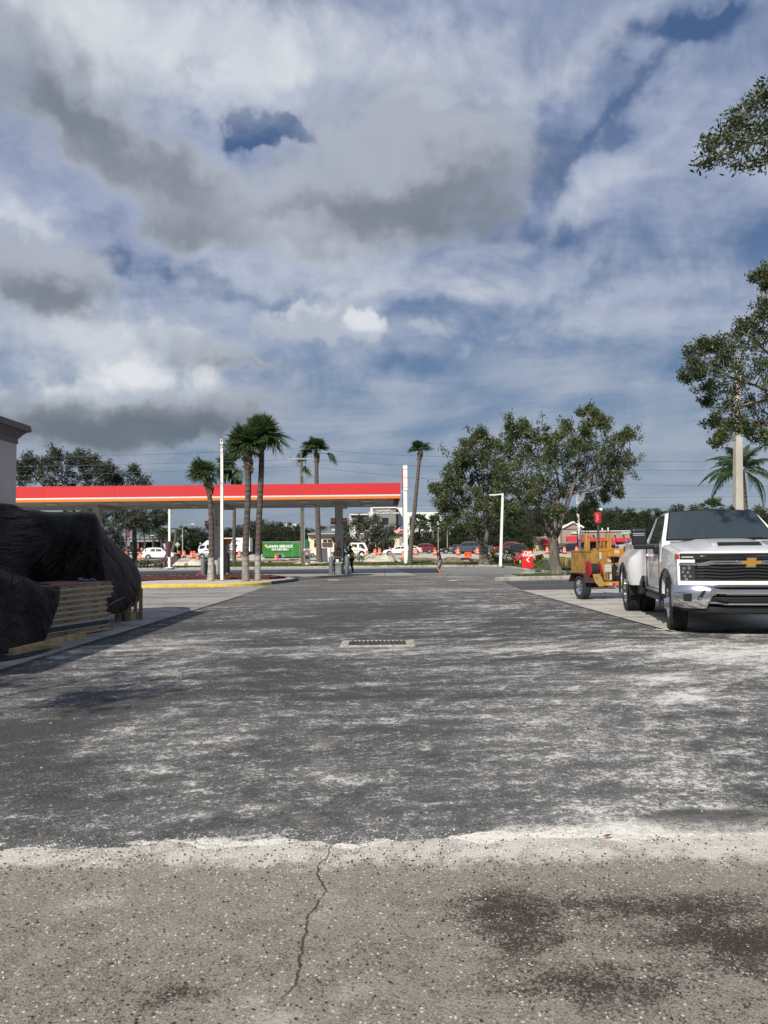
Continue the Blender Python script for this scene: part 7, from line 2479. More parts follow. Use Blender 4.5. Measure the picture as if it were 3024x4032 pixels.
ct = lambda y: 0.742 + 0.035 * sstep(0.42, 0.58, abs(y))
cbm = lambda y: 0.628 - 0.205 * sstep(0.53, 0.66, abs(y)) + 0.02 * sstep(0.95, 1.09, abs(y))
bump_strip('chrome_bumper', M_TCH, -1.10, 1.10, cbm, ct, 0, 44, 0.14)
for s in (-1, 1):
 b = MB(); b.loft([[(bfx(1.10) - 0.02, s * 1.085, 0.45), (bfx(1.10) - 0.02, s * 1.10, 0.60), (bfx(1.10) - 0.02, s * 1.085, 0.775), (bfx(1.1) - 0.02, s * 1.02, 0.775), (bfx(1.1) - 0.02, s * 1.02, 0.45)],
                      [(0.60, s * 1.06, 0.50), (0.60, s * 1.07, 0.60), (0.60, s * 1.06, 0.765), (0.60, s * 1.0, 0.765), (0.60, s * 1.0, 0.50)]])
 b.build('bumper_end', M_TCH, tk, smooth=True)
 for nm, m, pts, o1 in (('fog_vent', M_TBK, [(0.965, 0.535), (0.86, 0.525), (0.85, 0.56), (0.85, 0.655), (0.945, 0.655), (0.965, 0.64)], 0.006),):
  b = MB(); b.prism([(s * p, q) for p, q in pts], bfx(0.90) - 0.06, bfx(0.90) + 0.022, 'X'); fv = b.build(nm, m, tk, bevel=0.006)
  for z_ in (0.565, 0.595, 0.625):
   MB().bb(bfx(.9) + 0.023, bfx(.9) + 0.03, min(s * .865, s * .955), max(s * .865, s * .955), z_ - .006, z_ + .006).build('vent_slat', M_TRIMB, fv)
 b = MB(); b.prism([(s * p, q) for p, q in [(0.775, 0.555), (0.735, 0.545), (0.70, 0.60), (0.655, 0.69), (0.665, 0.72), (0.71, 0.69), (0.77, 0.60)]], bfx(0.72) - 0.02, bfx(0.72) + 0.012, 'X')
 b.build('bumper_slot', M_TBK, tk, bevel=0.006)
 b = MB(); b.prism([(s * p, q) for p, q in [(0.765, 0.565), (0.74, 0.556), (0.722, 0.59), (0.755, 0.598)]], bfx(0.72) + 0.013, bfx(0.72) + 0.018, 'X'); b.build('slot_lamp', mat('blue_lens', (0.10, 0.20, 0.28), 0.1), tk)
 b = MB(); b.tube([(bfx(.45) - 0.03, s * 0.50, 0.56), (bfx(.45) + 0.03, s * 0.44, 0.555), (bfx(.45) + 0.03, s * 0.38, 0.55), (bfx(.45) - 0.03, s * 0.36, 0.55)], 0.018, 8); b.build('tow_hook', M_TBK, tk, smooth=True)
bump_strip('bumper_pad', M_TBK, -0.56, 0.56, 0.735, 0.772, -0.02, 12, 0.1)
bump_strip('bumper_opening', M_TBK, -0.62, 0.62, 0.50, 0.632, -0.075, 16, 0.10)
strip_panel('lower_bar', M_TRIMB, -0.56, 0.56, 0.565, 0.578, 0.03, 0.045, n=14, depth=0.03)
bump_strip('skid_lip', M_GREY, -0.60, 0.60, lambda y: 0.475 + 0.02 * sstep(.38, .5, abs(y)), lambda y: 0.503 + 0.02 * sstep(.38, .5, abs(y)), -0.02, 18, 0.1)
bump_strip('air_dam', M_TBK, -0.98, 0.98, lambda y: 0.335 + 0.06 * sstep(.7, .98, abs(y)), lambda y: 0.480 - 0.05 * sstep(0.6, 0.7, abs(y)), -0.10, 20, 0.2)
b = MB(); b.bb(-0.5, 0.75, -0.95, 0.95, 0.36, 0.52); b.build('undertray', M_TBK, tk)
# --- bonnet
secs = []
for x in [0.955 - 0.1 * k for k in range(16)]:
 z_ = hoodz(x)
 pt = []
 nose = 0.03 * max(0, (x - 0.80) / 0.155) ** 2
 for y in (-0.90, -0.84, -0.66, -0.52, -0.42, -0.30, 0.0, 0.30, 0.42, 0.52, 0.66, 0.84, 0.90):
  a = abs(y)
  xx = x - (0.985 - fx(y)) * max(0, (x - 0.3) / 0.65)
  zz_ = z_ - 0.035 * (a / 0.9) ** 2 + 0.030 * sstep(0.56, 0.44, a) * sstep(0.95, 0.5, x) - nose - (0.022 if a > 0.88 else 0)
  pt.append((xx, y, zz_ + 0.012))
 low = [(p[0], p[1], p[2] - 0.05) for p in reversed(pt)]
 secs.append(pt + low)
b = MB(); b.loft(secs)
hd = b.build('bonnet', M_TW, tk, smooth=True, auto=40)
sx, sz = 0.34, hoodz(0.34) + 0.03
b = MB()
b.loft([[(sx + 0.20, -0.40, sz - 0.035), (sx + 0.20, 0.40, sz - 0.035), (sx + 0.20, 0.42, sz - 0.06), (sx + 0.20, -0.42, sz - 0.06)],
  [(sx, -0.37, sz + 0.035), (sx, 0.37, sz + 0.035), (sx, 0.44, sz - 0.05), (sx, -0.44, sz - 0.05)],
  [(sx - 0.45, -0.36, sz + 0.055), (sx - 0.45, 0.36, sz + 0.055), (sx - 0.45, 0.42, sz - 0.01), (sx - 0.45, -0.42, sz - 0.01)]])
b.build('scoop', M_TW, hd, smooth=True, bevel=0.01)
b = MB(); b.add([(sx + 0.165, -0.33, sz - 0.012), (sx + 0.165, 0.33, sz - 0.012), (sx + 0.022, 0.31, sz + 0.034), (sx + 0.022, -0.31, sz + 0.034)], [(0, 1, 2, 3)])
for v_ in range(4): b.v[v_] = (b.v[v_][0] + 0.006, b.v[v_][1], b.v[v_][2] + 0.012)
b.build('scoop_mesh', M_TBK, hd)
# --- cab
secs = []
prof = [(-0.58, 1.43, 0.0), (-0.62, 1.445, 0.04), (-0.80, 1.44, .30), (-1.00, 1.42, .62), (-1.20, 1.41, .90), (-1.30, 1.405, 1.0), (-1.5, 1.40, 1.0), (-1.8, 1.40, 1.0), (-2.0, 1.40, .97), (-2.10, 1.40, .85), (-2.16, 1.40, .45), (-2.2, 1.40, 0.0)]
for (x, zb, cab) in prof:
 zr = zb + 0.585 * cab ** 0.9 if cab else zb + 0.0
 zr = {0.0: zb}.get(cab, zb + 0.59 * cab)
 wr = 0.96 - 0.20 * cab
 half = [(0.93, 0.48), (1.0, 0.56), (1.012, 0.85), (1.012, 1.10), (0.99, zb - 0.08), (0.965, zb), (wr + 0.015, zr - 0.05 * cab), (wr - 0.07, zr - 0.004), (wr * 0.45, zr + 0.016 * cab)]
 sec = [(x, -p, q) for p, q in half] + [(x, p, q) for p, q in reversed(half)]
 secs.append(sec)
b = MB(); b.loft(secs)
cb_ = b.build('cab', M_TW, tk, smooth=True, auto=32)

def cabside(x, f):
 """a point on the sloping glass side; f is 0 at the belt and 1 at the roof rail"""
 for a, c in zip(prof[:-1], prof[1:]):
  if a[0] >= x >= c[0]:
   t = (a[0] - x) / (a[0] - c[0]); zb = a[1] + (c[1] - a[1]) * t; cab = a[2] + (c[2] - a[2]) * t
 zr = zb + 0.59 * cab; wr = 0.96 - 0.20 * cab
 return (0.965 + (wr + 0.015 - 0.965) * f, zb + (zr - 0.05 * cab - zb) * f)

def wind_x(f):
 return -0.63 - 0.62 * f, 1.447 + 0.525 * f

for nm, m, off, e in (('screen_surround', M_TBK, 0.020, 0.0), ('windscreen', M_TGL, 0.026, 0.035)):
 vs = []
 n = 10; mrows = 5
 for j in range(mrows + 1):
  f = (j / mrows) * (1 - 2 * e) + e
  x, z = wind_x(f)
  hw = (0.905 - 0.185 * f) * (1 - e * 0.9)
  for i in range(n + 1):
   u = i / n * 2 - 1
   vs.append((x + off + 0.012 - 0.012 * abs(u) ** 2.5, u * hw, z + off * 0.9 + 0.012 - 0.012 * u * u + 0.02 * f * (1 - u * u)))
 b = MB(); b.add(vs, [(j * (n + 1) + i, j * (n + 1) + i + 1, (j + 1) * (n + 1) + i + 1, (j + 1) * (n + 1) + i) for j in range(mrows) for i in range(n)])
 ws = b.build(nm, m, tk, smooth=True, auto=0)
b = MB(); b.bb(-0.66, -0.52, -0.84, 0.84, 1.425, 1.452); b.build('cowl', M_TBK, tk, bevel=0.01)
for s in (-0.55, 0.25):
 b = MB(); b.tube([(-0.56, s - 0.15, 1.475), (-0.60, s + 0.1, 1.492), (-0.63, s + 0.42, 1.505)], 0.009, 5); b.build('wiper', M_TBK, tk)
for s in (-1, 1):
 for nm, m, off, xs_, f0, f1 in (('window_frame', M_TBK, 0.004, (-0.80, -1.93), -0.02, 1.0), ('side_window', M_TGL, 0.010, (-0.88, -1.88), 0.05, 0.93)):
  vs = []; n = 10
  for k in range(n + 1):
   x = xs_[0] + (xs_[1] - xs_[0]) * k / n
   y_, z_ = cabside(x, f0); vs.append((x, s * (y_ + off), z_))
  for k in range(n + 1):
   x = xs_[0] + (xs_[1] - xs_[0]) * k / n
   y_, z_ = cabside(x, f1); vs.append((x, s * (y_ + off), z_))
  b = MB(); b.add(vs, [(k, k + 1, n + 2 + k, n + 1 + k) for k in range(n)])
  b.build(nm, m, tk)
 dr_ = thing
 b = MB()
 for (x, z0_, z1_) in ((-0.72, 0.62, 1.40), (-1.95, 0.60, 1.40)):
  b.bb(x - 0.005, x + 0.005, s * 1.0, s * 1.019, z0_, z1_)
 b.bb(-1.95, -0.72, s * 1.0 if s > 0 else s * 1.019, s * 1.019 if s > 0 else s * 1.0, 0.615, 0.625)
 b.build('door_gap', M_TBK, tk)
 b = MB(); b.bb(-1.86, -1.66, s * 1.015 if s > 0 else s * 1.06, s * 1.06 if s > 0 else s * 1.015, 1.18, 1.225); b.build('door_handle', M_TW, tk, bevel=0.015)
 b = MB(); b.bb(-0.60, -0.30, s * 1.016 if s > 0 else s * 1.024, s * 1.024 if s > 0 else s * 1.016, 1.00, 1.035); b.build('side_badge', M_GREY, tk)
 b = MB(); b.bb(-2.05, -0.62, s * 0.93 if s > 0 else s * 1.03, s * 1.03 if s > 0 else s * 0.93, 0.42, 0.50); b.build('side_step', M_TBK, tk, bevel=0.015)
 mr = MB(); mr.box((-0.88, s * 1.30, 1.54), (0.12, 0.26, 0.30)); mo = mr.build('mirror_head', M_TBK, tk, bevel=0.035, segs=3)
 MB().bb(-0.945, -0.935, s * 1.30 - 0.11, s * 1.30 + 0.11, 1.41, 1.67).build('mirror_glass', M_TCH, mo)
 for z_ in (1.60, 1.57):
  MB().bb(-0.822, -0.808, s * 1.32 - 0.10, s * 1.32 + 0.10, z_ - 0.008, z_ + 0.008).build('mirror_lamp', M_STEEL, mo)
 mr = MB(); mr.box((-0.88, s * 1.17, 1.37), (0.11, 0.46, 0.10)); mr.build('mirror_arm', M_TBK, tk, bevel=0.03)
 mr = MB(); mr.box((-0.86, s * 1.02, 1.31), (0.14, 0.10, 0.16)); mr.build('mirror_foot', M_TBK, tk, bevel=0.03)
for y_ in (-0.66, -0.12, 0.0, 0.12, 0.66):
 b = MB(); b.box((-1.36, y_, 2.018 - 0.02 * (abs(y_) > .5)), (0.12, 0.11, 0.035), taper=0.7); b.build('roof_lamp', M_TBK, tk, bevel=0.008)
b = MB(); b.box((-1.35, 0, 2.012), (0.14, 0.42, 0.02), taper=0.9); b.build('lamp_plinth', M_TBK, tk, bevel=0.005)
b = MB(); b.prism([(-1.50, 2.015), (-1.62, 2.015), (-1.66, 2.085), (-1.63, 2.085)], 0.46, 0.50, 'Y'); b.build('aerial_fin', M_TBK, tk)
# --- bed with flared rear wings
secs = []
for x in [-2.24] + [-2.30 - 0.12 * k for k in range(23)] + [-4.98]:
 f = sstep(-2.35, -2.95, x) if x > -3.6 else sstep(-4.95, -4.35, x)
 f = max(0, min(1, f))
 arch = 1
 half = [(0.96, 0.56), (1.0 + 0.19 * f, 0.60 - 0.02 * f), (1.005 + 0.225 * f, 0.80), (1.005 + 0.225 * f, 1.00), (1.0 + 0.19 * f, 1.12), (0.995 + 0.08 * f, 1.22), (0.985, 1.30), (0.98, 1.41), (0.93, 1.425), (0.90, 1.41), (0.90, 1.15)]
 sec = [(x, -p, q) for p, q in half] + [(x, p, q) for p, q in reversed(half)]
 secs.append(sec)
b = MB(); b.loft(secs)
bd = b.build('bed', M_TW, tk)
cuts = []
for s in (-1, 1):
 c = MB(); c.lathe([(0, 0), (0.55, 0), (0.55, 0.8), (0, 0.8)], (-3.63, s * 1.1 - 0.4 if s > 0 else -1.5, 0.46), 40, 'Y'); cuts.append(c)
boolean_cut(bd, cuts)
b = MB(); b.prism([(-2.25, 0.56), (-2.62, 0.42), (-2.78, 0.42), (-2.95, 0.56), (-2.9, 0.60), (-2.55, 0.66), (-2.25, 0.80)], -1.06, -0.96, 'Y'); b.build('wing_step', M_TBK, tk, bevel=0.01)
b = MB(); b.prism([(-2.25, 0.56), (-2.62, 0.42), (-2.78, 0.42), (-2.95, 0.56), (-2.9, 0.60), (-2.55, 0.66), (-2.25, 0.80)], 0.96, 1.06, 'Y'); b.build('wing_step', M_TBK, tk, bevel=0.01)
b = MB(); b.box((-3.0, -1.232, 0.83), (0.07, 0.012, 0.05)); b.build('side_marker', M_TAIL, tk, bevel=0.005)
b = MB(); b.box((-3.0, 1.232, 0.83), (0.07, 0.012, 0.05)); b.build('side_marker', M_TAIL, tk, bevel=0.005)
MB().bb(-4.9, -0.4, -0.45, 0.45, 0.38, 0.56).build('chassis', M_TBK, tk)
MB().bb(-5.16, -5.0, -0.95, 0.95, 0.50, 0.66).build('rear_bumper', M_TCH, tk, bevel=0.02)
for s in (-1, 1):
 MB().bb(-4.995, -4.95, min(s * 0.85, s * 0.97), max(s * 0.85, s * 0.97), 0.95, 1.30).build('taillight', M_TAIL, tk)
for (x, r_, yo, dpt) in ((0, AR, 1.0, 0.42), (-3.63, 0.55, 1.18, 0.75)):
 for s in (-1, 1):
  b = MB()
  prof_ = []
  n = 18
  vs = []
  for k in range(n + 1):
   an = math.pi * k / n * 1.1 - 0.05 * math.pi
   for yy in (yo, yo - dpt):
    vs.append((x + (r_ + 0.004) * math.cos(an), s * yy, 0.45 + (r_ + 0.004) * math.sin(an)))
  b.add(vs, [(2 * k, 2 * k + 1, 2 * k + 3, 2 * k + 2) for k in range(n)])
  b.build('arch_liner', M_TBK, tk, smooth=True, auto=0)
  b = MB(); b.bb(x - r_, x + r_, min(s * (yo - dpt), s * (yo - dpt - .02)), max(s * (yo - dpt), s * (yo - dpt - .02)), 0.40, 1.0); b.build('arch_wall', M_TBK, tk)
  pts = []
  for k in range(n + 1):
   an = math.pi * k / n * 1.12 - 0.06 * math.pi
   pts.append((x + (r_ + 0.01) * math.cos(an), s * (yo + (0.038 if x == 0 else 0.045)), 0.45 + (r_ + 0.01) * math.sin(an)))
  b = MB(); b.tube(pts, 0.022, 6); b.build('arch_moulding', M_TBK, tk, smooth=True)

def big_wheel(parent, loc, steer=0.0, dual=False, side=-1):
 r_, wd = 0.425, 0.265
 pr = [(r_ * 0.60, -wd / 2 + .02), (r_ * 0.72, -wd / 2), (r_ * 0.88, -wd / 2 - 0.006), (r_ * 0.965, -wd / 2 + 0.012), (r_, -wd / 2 + 0.035)]
 for g_ in (-0.065, -0.022, 0.022, 0.065):
  pr += [(r_, g_ - 0.007), (r_ - 0.011, g_ - 0.006), (r_ - 0.011, g_ + 0.006), (r_, g_ + 0.007)]
 pr += [(r_, wd / 2 - 0.035), (r_ * 0.965, wd / 2 - 0.012), (r_ * 0.88, wd / 2 + 0.006), (r_ * 0.72, wd / 2), (r_ * 0.60, wd / 2 - .02)]
 t = MB().lathe(pr, n=48, axis='Y', caps=False)
 o = t.build('wheel', M_RUBBER, parent, smooth=True, loc=loc, rot=(0, 0, steer), auto=30)
 lg = MB()
 for k in range(56):
  an = 2 * math.pi * k / 56
  for sgn_ in (-1, 1):
   c = Vector(((r_ - 0.010) * math.cos(an), sgn_ * (wd / 2 - 0.026), (r_ - 0.010) * math.sin(an)))
   lg.box(c, (0.030, 0.045, 0.030), rot=(0, -an, 0))
  for g_ in (-0.043, 0.0, 0.043):
   an2 = an + g_ * 0.6
   c = Vector(((r_ - 0.0085) * math.cos(an2), g_, (r_ - 0.0085) * math.sin(an2)))
   lg.box(c, (0.022, 0.030, 0.030), rot=(0, -an2, 0.35))
 stuff(lg.build('tread_blocks', M_RUBBER, o))
 if dual:
  rp = [(0, 0.02), (0.10, 0.02), (0.115, -0.03), (0.16, -0.02), (0.20, 0.06), (0.235, 0.07), (0.255, -0.12), (0.262, -0.125), (0.262, 0.12), (0, 0.12)]
 else:
  rp = [(0, -0.19), (0.075, -0.19), (0.09, -0.15), (0.11, -0.11), (0.165, -0.115), (0.20, -0.05), (0.235, -0.06), (0.255, -0.125), (0.262, -0.128), (0.262, 0.12), (0, 0.12)]
 if side > 0: rp = [(a, -c) for a, c in rp]
 rim = MB().lathe(rp, n=32, axis='Y').build('rim', M_TCH, o, smooth=True)
 for k in range(8):
  an = 2 * math.pi * k / 8 + 0.2
  nt_ = MB().lathe([(0, -0.02), (0.022, -0.015), (0.026, 0.0), (0, 0.0)] if side < 0 else [(0, 0.0), (0.026, 0.0), (0.022, 0.015), (0, 0.02)], n=8, axis='Y')
  yy = (-0.118 if not dual else 0.04) * (1 if side < 0 else -1)
  q = nt_.v
  for i in range(len(q)): q[i] = (q[i][0] + 0.182 * math.cos(an), q[i][1] + yy + (-0.0), q[i][2] + 0.182 * math.sin(an))
 return o

for s in (-1, 1):
 big_wheel(tk, (0, s * 0.885, 0.425), R(-5), False, s)
 big_wheel(tk, (-3.63, s * 1.065, 0.425), 0, True, s)
 big_wheel(tk, (-3.63, s * 0.765, 0.425), 0, True, s)
MB().tube([(0, -0.8, 0.42), (0, 0.8, 0.42)], 0.06, 8).build('front_axle', M_TBK, tk)
MB().tube([(-3.63, -1.0, 0.42), (-3.63, 1.0, 0.42)], 0.07, 8).build('rear_axle', M_TBK, tk)

# ================================================================== kettle trailer behind
gk = G(2357, 2364) + Vector((0.10, 0, 0))
KT = thing('sealing_kettle_trailer', 'dirty yellow crack sealing kettle on a two wheel trailer with a red hose reel', 'trailer', (gk.x, gk.y, 0.022), R(12))
M_Y = mat('dirty_yellow', (0.50, 0.26, 0.035), 0.55, var=0.15, vscale=3, dirt=0.30, dscale=3.5, dirtcol=(0.06, 0.045, 0.03))
m, t_, b_ = newmat('tar_streaked_yellow')
v_ = t_.coord('Object'); xx_, yy_, zz_ = t_.sep(v_)
st_ = t_.noise(t_.comb(xx_ * 14, yy_ * 14, zz_ * 0.9), 1.0, 5.0, 0.65)
bl_ = t_.noise(v_, 3.0, 6.0, 0.7)
c_ = t_.mix(bl_.sm(.35, .7), (0.40, 0.22, 0.045), (0.26, 0.145, 0.045))
c_ = t_.mix((st_ * 1.0 + (bl_ - 0.5) * 0.4).sm(0.53, 0.66) * 0.85, c_, (0.03, 0.025, 0.018))
t_.put(b_.inputs['Base Color'], c_); b_.inputs['Roughness'].default_value = 0.5
M_YS = m
M_HY = mat('scratched_plate', (0.42, 0.27, 0.08), 0.6, var=0.2, dirt=0.75, dscale=6, dirtcol=(0.03, 0.025, 0.02))
mk = mpp(gk.y)
kx = lambda px: (px - 2357) * mk
kz = lambda py: (2364 - py) * mk
def KB(name, m, px0, px1, py0, py1, y0, y1, bevel=0.006, par=KT):
 return MB().bb(kx(px0), kx(px1), y0, y1, kz(py1), kz(py0)).build(name, m, par, bevel=bevel)
KB('tank', M_YS, 2316, 2403, 2178, 2293, 0.0, 1.3, 0.015)
KB('tank_rib', M_YS, 2325, 2331, 2180, 2290, -0.02, -0.001)
KB('tank_rib', M_YS, 2338, 2343, 2180, 2290, -0.02, -0.001)
lid = KB('tank_lid', M_YS, 2314, 2400, 2172, 2177.5, 0.0, 1.3, 0.01)
KB('engine_box', mat('bright_amber', (0.50, 0.22, 0.02), 0.4, var=0.1, dirt=0.2, dscale=4, dirtcol=(.1, .06, .03)), 2381, 2448, 2164, 2198, -0.12, 1.0, 0.03)
KB('engine', M_TRIMB, 2404, 2446, 2199, 2222, 0.05, 0.9, 0.02)
KB('engine_shelf', M_Y, 2403, 2448, 2222.5, 2228, 0.0, 0.9)
KB('control_panel', M_GREY, 2418, 2446, 2229, 2248, 0.02, 0.1)
KB('pipe_box', M_YS, 2404, 2446, 2250, 2290, 0.35, 1.0)
KB('motor', M_TBK, 2417, 2440, 2270, 2292, -0.05, 0.3, 0.02)
for (a0, a1) in (((2410, 2228), (2440, 2262)), ((2408, 2215), (2412, 2285))):
 MB().tube([(kx(a0[0]), -0.03, kz(a0[1])), ((kx(a0[0]) + kx(a1[0])) / 2 + .03, -0.08, (kz(a0[1]) + kz(a1[1])) / 2), (kx(a1[0]), -0.03, kz(a1[1]))], 0.018, 8).build('hose', M_BLACK, KT, smooth=True)
hs = [(2405, 2195), (2402, 2230), (2405, 2262), (2402, 2286), (2380, 2293), (2352, 2286), (2345, 2268)]
MB().tube([(kx(a), -0.10, kz(c)) for a, c in hs], 0.014, 8).build('hose', M_BLACK, KT, smooth=True)
KB('burner_hood', M_YS, 2373, 2424, 2130, 2134, 0.4, 1.0)
for px in (2375, 2388, 2403, 2420):
 KB('hood_leg', M_YS, px - 3, px + 3, 2134.3, 2164, 0.42, 0.50)
KB('hood_back', M_TRIMB, 2376, 2423, 2136, 2163, 0.9, 0.95)
for (x0, x1, y0) in ((2324, 2343, 2105), (2418, 2438, 2102)):
 ms = KB('mast', M_HY, x0, x1, y0, 2171, 0.45, 0.56, 0.008)
 KB('mast_edge', M_Y, x0 - 1.2, x0 + 4, y0 + 2, 2176, 0.40, 0.448, 0.004)
 for q in (0.12, 0.75):
  xx = x0 + (x1 - x0) * q
  MB().cyl((kx(xx + 2), 0.5, kz(y0)), (kx(xx + 2), 0.5, kz(y0 - 15)), 0.012, n=6).build('prong', M_BLACK, ms)
M_STK = mat('sticker_white', (0.62, 0.61, 0.58), 0.6, var=0.2, vscale=60)
for (x0, x1, y0, y1) in ((2350, 2358, 2178, 2206), (2385, 2398, 2195, 2217), (2371, 2400, 2227, 2256), (2392, 2401, 2266, 2290), (2406, 2426, 2171, 2185)):
 yo = -0.125 if y1 < 2190 and x0 > 2400 else -0.006
 st = KB('sticker', M_STK, x0, x1, y0, y1, yo - 0.002, yo, 0.0)
 n_ = max(2, int((y1 - y0) / 6))
 for k in range(n_):
  zz = y0 + (y1 - y0) * (k + 0.5) / n_
  KB('print_line', M_RED if k == 0 else M_TRIMB, x0 + 1.5, x1 - (1.5 + (k % 3)), zz - 0.8, zz + 0.8, yo - 0.004, yo - 0.0025, 0.0, st)
KB('frame', M_Y, 2352, 2475, 2294, 2310, -0.12, -0.02, 0.01)
KB('frame', M_Y, 2352, 2475, 2294, 2308, 1.3, 1.4, 0.01)
for px in (2356, 2400, 2470): KB('cross_member', M_TRIMB, px - 3, px + 3, 2296, 2307, -0.02, 1.3)
KB('reflector', mat('reflector_pink', (0.65, 0.40, 0.38), 0.3), 2381, 2393, 2299, 2307, -0.128, -0.121, 0.0)
KB('reflector', M_RED, 2393.5, 2406, 2299, 2308, -0.130, -0.121, 0.0)
KB('spring', M_TBK, 2330, 2400, 2311, 2318, 0.2, 1.0)
MB().tube([(kx(2402), -0.1, kz(2309)), (kx(2412), -0.14, kz(2322)), (kx(2432), -0.05, kz(2318)), (kx(2440), 0.1, kz(2308))], 0.007, 5).build('cable', M_CREAM, KT)
for (xx, nm) in ((kx(2299), -1), (kx(2299) + 1.95, 1)):
 rr = 0.345
 t2 = MB().lathe([(rr * .6, -.10), (rr * .92, -.115), (rr, -.09), (rr, .09), (rr * .92, .115), (rr * .6, .10)], n=32, axis='X', caps=False)
 wo = t2.build('wheel', M_RUBBER, KT, smooth=True, loc=(xx, 0.35, rr))
 sg = nm
 rp = [(0, 0.09), (0.05, 0.09), (0.06, 0.05), (0.13, 0.03), (0.15, 0.06), (0.195, 0.09), (0.215, 0.105), (0.215, -0.08), (0, -0.08)]
 rp = [(a, c * sg) for a, c in rp]
 ro = MB().lathe(rp, n=24, axis='X').build('rim', M_CHROME, wo, smooth=True)
 for k in range(5):
  an = k * 2 * math.pi / 5 + .3
  hole = MB().lathe([(0, .064 * sg), (0.022, .064 * sg), (0.022, .05 * sg)], (0, 0.105 * math.cos(an), 0.105 * math.sin(an)), 8, 'X').build('wheel_slot', M_TBK, wo)
fb2 = MB(); x0 = kx(2299)
fpts = [(0.35 + 0.44 * math.cos(a), 0.36 + 0.42 * math.sin(a)) for a in [math.pi * k / 5 for k in range(6)]]
for (xa, xb) in ((x0 - 0.16, x0 + 0.16), (x0 + 1.79, x0 + 2.11)):
 vs = []
 pl = [(-0.14, 0.50), (-0.02, 0.74), (0.72, 0.76), (0.92, 0.50)]
 for (yy, z_) in pl: vs += [(xa, yy, z_), (xb, yy, z_)]
 q = MB(); q.add(vs, [(0, 1, 3, 2), (2, 3, 5, 4), (4, 5, 7, 6)])
 fo = q.build('mudguard', mat('rust_guard', (0.055, 0.022, 0.018), 0.6, var=0.3), KT); so = fo.modifiers.new('t', 'SOLIDIFY'); so.thickness = 0.012
q = MB(); q.prism([(kx(2308), kz(2263)), (kx(2341), kz(2262)), (kx(2356), kz(2300)), (kx(2353), kz(2311)), (kx(2335), kz(2312)), (kx(2318), kz(2295))], -0.16, -0.145, 'Y'); q.build('splash_plate', M_HY, KT)
M_REEL = mat('reel_red', (0.32, 0.018, 0.022), 0.45, var=0.15)
rc = (kx(2323) - 0.0, -0.02, kz(2246))
for (dx2, dr) in ((-0.16, 0.205), (0.14, 0.235)):
 MB().lathe([(0.0, -0.012), (dr - .02, -0.012), (dr, 0.0), (dr - .02, 0.012), (0, 0.012)], (rc[0] + dx2, rc[1], rc[2]), 28, 'X').build('reel_disc', M_REEL, KT, smooth=True)
MB().lathe([(0.0, -0.14), (0.15, -0.14), (0.15, 0.12), (0, 0.12)], rc, 20, 'X').build('reel_drum', M_BLACK, KT, smooth=True)
for k in range(5):
 MB().lathe([(0.15, -0.022), (0.172, -0.012), (0.172, 0.012), (0.15, 0.022)], (rc[0] - 0.10 + k * 0.045, rc[1], rc[2]), 20, 'X').build('hose_turn', M_RUBBER, KT, smooth=True)
q = MB(); q.prism([(kx(2287), kz(2216)), (kx(2297), kz(2212)), (kx(2312), kz(2220)), (kx(2302), kz(2222)), (kx(2318), kz(2262)), (kx(2308), kz(2264))], -0.05, 0.0, 'Y'); q.build('reel_bracket', M_REEL, KT)
MB().tube([(kx(2295), -0.08, kz(2222)), (kx(2312), -0.10, kz(2240)), (kx(2318), -0.08, kz(2262))], 0.014, 6).build('reel_handle', M_REEL, KT)
MB().tube([(kx(2475), 0.05, kz(2300)), (kx(2475) + 0.7, -0.4, kz(2300)), (kx(2475) + .9, -0.9, kz(2302))], 0.05, 6).build('drawbar', M_Y, KT)
# ================================================================== people
def skinned(name, joints, edges, m, parent, sub=2, root_i=0):
 """one continuous surface grown over a skeleton; joints: (x, y, z, rx, ry)"""
 me = bpy.data.meshes.new(name)
 me.from_pydata([j[:3] for j in joints], edges, [])
 o = bpy.data.objects.new(name, me); COL.objects.link(o)
 sk = o.modifiers.new('skin', 'SKIN')
 sk.use_smooth_shade = True
 for i, j in enumerate(joints):
  sv = me.skin_vertices[0].data[i]
  sv.radius = (j[3], j[4] if len(j) > 4 else j[3])
  sv.use_root = (i == root_i)
 sd = o.modifiers.new('sub', 'SUBSURF'); sd.levels = sub; sd.render_levels = sub
 bpy.context.view_layer.update()
 me2 = bpy.data.meshes.new_from_object(o.evaluated_get(bpy.context.evaluated_depsgraph_get()))
 bpy.data.objects.remove(o)
 me2.name = name
 me2.shade_smooth()
 return link(name, me2, m, parent)

